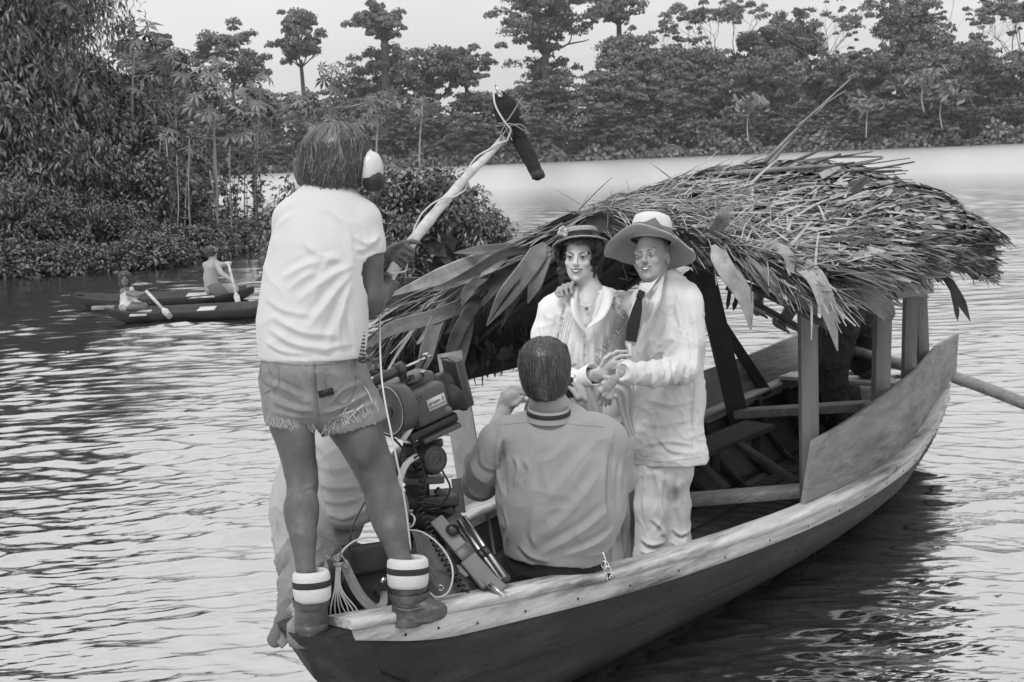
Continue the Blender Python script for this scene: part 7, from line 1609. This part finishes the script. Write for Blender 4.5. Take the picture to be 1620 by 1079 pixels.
for k, (p0, p1, p2) in enumerate((((640, 700), (628, 750), (640, 800)), ((652, 700), (672, 760), (655, 815)), ((700, 745), (712, 775), (690, 812)), ((640, 770), (655, 790), (700, 800)), ((620, 690), (640, 720), (632, 780)))):
    tag(MB().tube(spline([P(*p0, 5.27), P(*p1, 5.22), P(*p2, 5.25)], 14), .0045, 6).build('camera_cable', M['rubber'], hd, smooth=True))
# bags
S = Sdf(); S.chain([(P(560, 890, 5.0), .055), (P(612, 880, 5.06), .055)], .03); S.chain([(P(565, 930, 5.0), .075), (P(618, 920, 5.06), .07)], .03); S.chain([(P(570, 970, 5.0), .07), (P(620, 955, 5.06), .06)], .04)
bg_ = empty('equipment_bag', P(590, 980, 5.0), 'dark canvas equipment bag with a pale shoulder strap, standing between the sound man\'s boots', 'bag')
MB().box8([P(548, 995, 4.90), P(632, 975, 4.98), P(636, 970, 5.2), P(560, 985, 5.2), P(540, 876, 4.92), P(620, 864, 5.0), P(624, 858, 5.2), P(555, 868, 5.2)]).build('bag_body', M['bag'], bg_, bevel=.03)
MB().box8([P(543, 915, 4.885), P(622, 902, 4.965), P(624, 895, 5.22), P(552, 905, 5.22), P(539, 872, 4.90), P(621, 859, 4.98), P(625, 853, 5.22), P(554, 863, 5.22)]).build('bag_flap', M['bag'], bg_, bevel=.015)
drape('shoulder_strap', [P(543, 888, 4.84), P(556, 918, 4.82), P(572, 945, 4.81), P(592, 962, 4.80), P(606, 955, 4.82), P(607, 935, 4.84)], [.032, .036, .036, .034, .030, .024], M['strap'], bg_, wav=.05, face=(-.3, -1, .4))
MB().tube([P(564, 872, 4.95), P(582, 868, 4.97)], .007, 8).build('recorder_edge', M['steel'], bg_, smooth=True)
for k in range(3): MB().tube(spline([P(606+2*k, 918, 4.85), P(594+3*k, 928+2*k, 4.82), P(592+2*k, 940+2*k, 4.83), P(602+k, 942, 4.86)], 10), .003, 5).build('bag_cord', M['rubber'], bg_, smooth=True)
MB().tube([P(602, 924, 4.82), P(609, 914, 4.82)], .008, 8).build('plug', M['steel'], bg_, smooth=True)
cb = empty('canvas_bag', P(690, 950, 5.15), 'khaki canvas bag with a metal eyelet slumped behind the right boot', 'bag'); cb['label'] = 'khaki canvas bag with a metal eyelet slumped against the gunwale by the tripod'
S = Sdf(); S.chain([(P(672, 860, 5.2), .05), (P(682, 905, 5.16), .075), (P(690, 950, 5.12), .085)], .05); S.chain([(P(700, 930, 5.2), .08), (P(725, 945, 5.2), .07)], .05)
cloth('bag_body', S, .008, M['canvas'], cb, noise=[((12, 12, 12), .014, 3)])
MB().tube([P(697, 930, 4.98)+V3(.010*math.cos(t), 0, .010*math.sin(t)) for t in np.linspace(0, 6.28, 14)], .0028, 5).build('eyelet', M['steel'], cb, smooth=True)
drape('bag_strap', [P(655, 838, 5.12), P(664, 862, 5.08), P(668, 890, 5.05), P(690, 925, 5.02)], [.02, .03, .03, .02], M['canvas'], cb, wav=.1)
S = Sdf(); S.cap(P(660, 960, 5.3), P(760, 935, 5.3), .06, .07, .02); o = cloth('rolled_cover', S, .01, M['bag'], None, noise=[((10, 10, 10), .014, 3)]); tag(o, 'dark rolled cover lying in the bilge under the tripod legs', 'cover')
# pale cables: a tied hank and loose loops
hk = empty('cable_hank', P(538, 890, 4.8), 'tied hank of thin pale cables hanging beside the dark bag', 'cable hank')
for k in range(7):
    x1 = 525+k*7; e_ = P(x1+rgL.uniform(-6, 22), 1000-rgL.uniform(0, 22), 4.78)
    MB().tube(spline([P(533+k, 890, 4.80), P(530+k*1.6, 930, 4.79), P(x1-2, 965, 4.78), e_], 14), .0028, 5).build('cable', M['cable_w'], hk, smooth=True)
for k in range(5):
    MB().tube(spline([P(535, 892, 4.80), P(520-2*k, 884-2*k, 4.80), P(512+2*k, 898, 4.79), P(505+k*2, 905+k, 4.79)], 12), .0028, 5).build('cable', M['cable_w' if k % 2 else 'strap'], hk, smooth=True)
    MB().tube(spline([P(536, 890, 4.80), P(525+3*k, 882-k, 4.81), P(540, 880-k, 4.82), P(550, 892+k*2, 4.82), P(538, 893, 4.8)], 12), .0028, 5).build('cable', M['cable_w' if k % 2 else 'strap'], hk, smooth=True)
MB().tube(spline([P(529, 893, 4.78), P(536, 895, 4.765), P(543, 892, 4.78)], 8), .006, 6).build('tie', M['strap'], hk, smooth=True)
for pts, lb_ in (([(537, 886, 4.82), (545, 868, 4.84), (570, 852, 4.9), (602, 850, 4.95)], 'thin pale cable arching over the dark bag\'s top'),
                 ([(650, 812, 5.1), (656, 820, 5.05), (652, 832, 5.04), (640, 836, 5.06)], 'small loop of pale cable below the tripod head'),
                 ([(642, 838, 5.05), (668, 842, 5.02), (695, 862, 5.0), (713, 890, 4.98), (716, 915, 4.96), (708, 938, 4.95), (690, 945, 4.94), (678, 936, 4.95)], 'large loose loop of pale cable over the canvas bag')):
    tag(MB().tube(spline([P(*p) for p in pts], 30), .0034, 6).build('loose_cable', M['cable_w'], smooth=True), lb_, 'cable')
tag(MB().tube(spline([P(581, 788, 5.0), P(568, 812, 4.95), P(556, 840, 4.9), P(552, 872, 4.88)], 16), [.003]*12+[.007]*4, 6).build('loose_cable', M['rubber'], smooth=True), 'thin black cable with thick plug dropping into the dark bag', 'cable')
for k in range(6):
    tag(MB().tube(spline([P(518+k*3, 905+k*4, 4.85), P(522+k*2, 940, 4.84), P(516+k*3, 965+k, 4.85), P(528+k*3, 992-k, 4.86)], 12), .003, 5).build('tangled_cord', M['bag'], hk, smooth=True), None)
MB().tube(spline([P(505, 1003, 4.72), P(530, 1000, 4.78), P(545, 1002, 4.8)], 6), .012, 8).build('short_pole', M['bamboo'], boat, smooth=True)
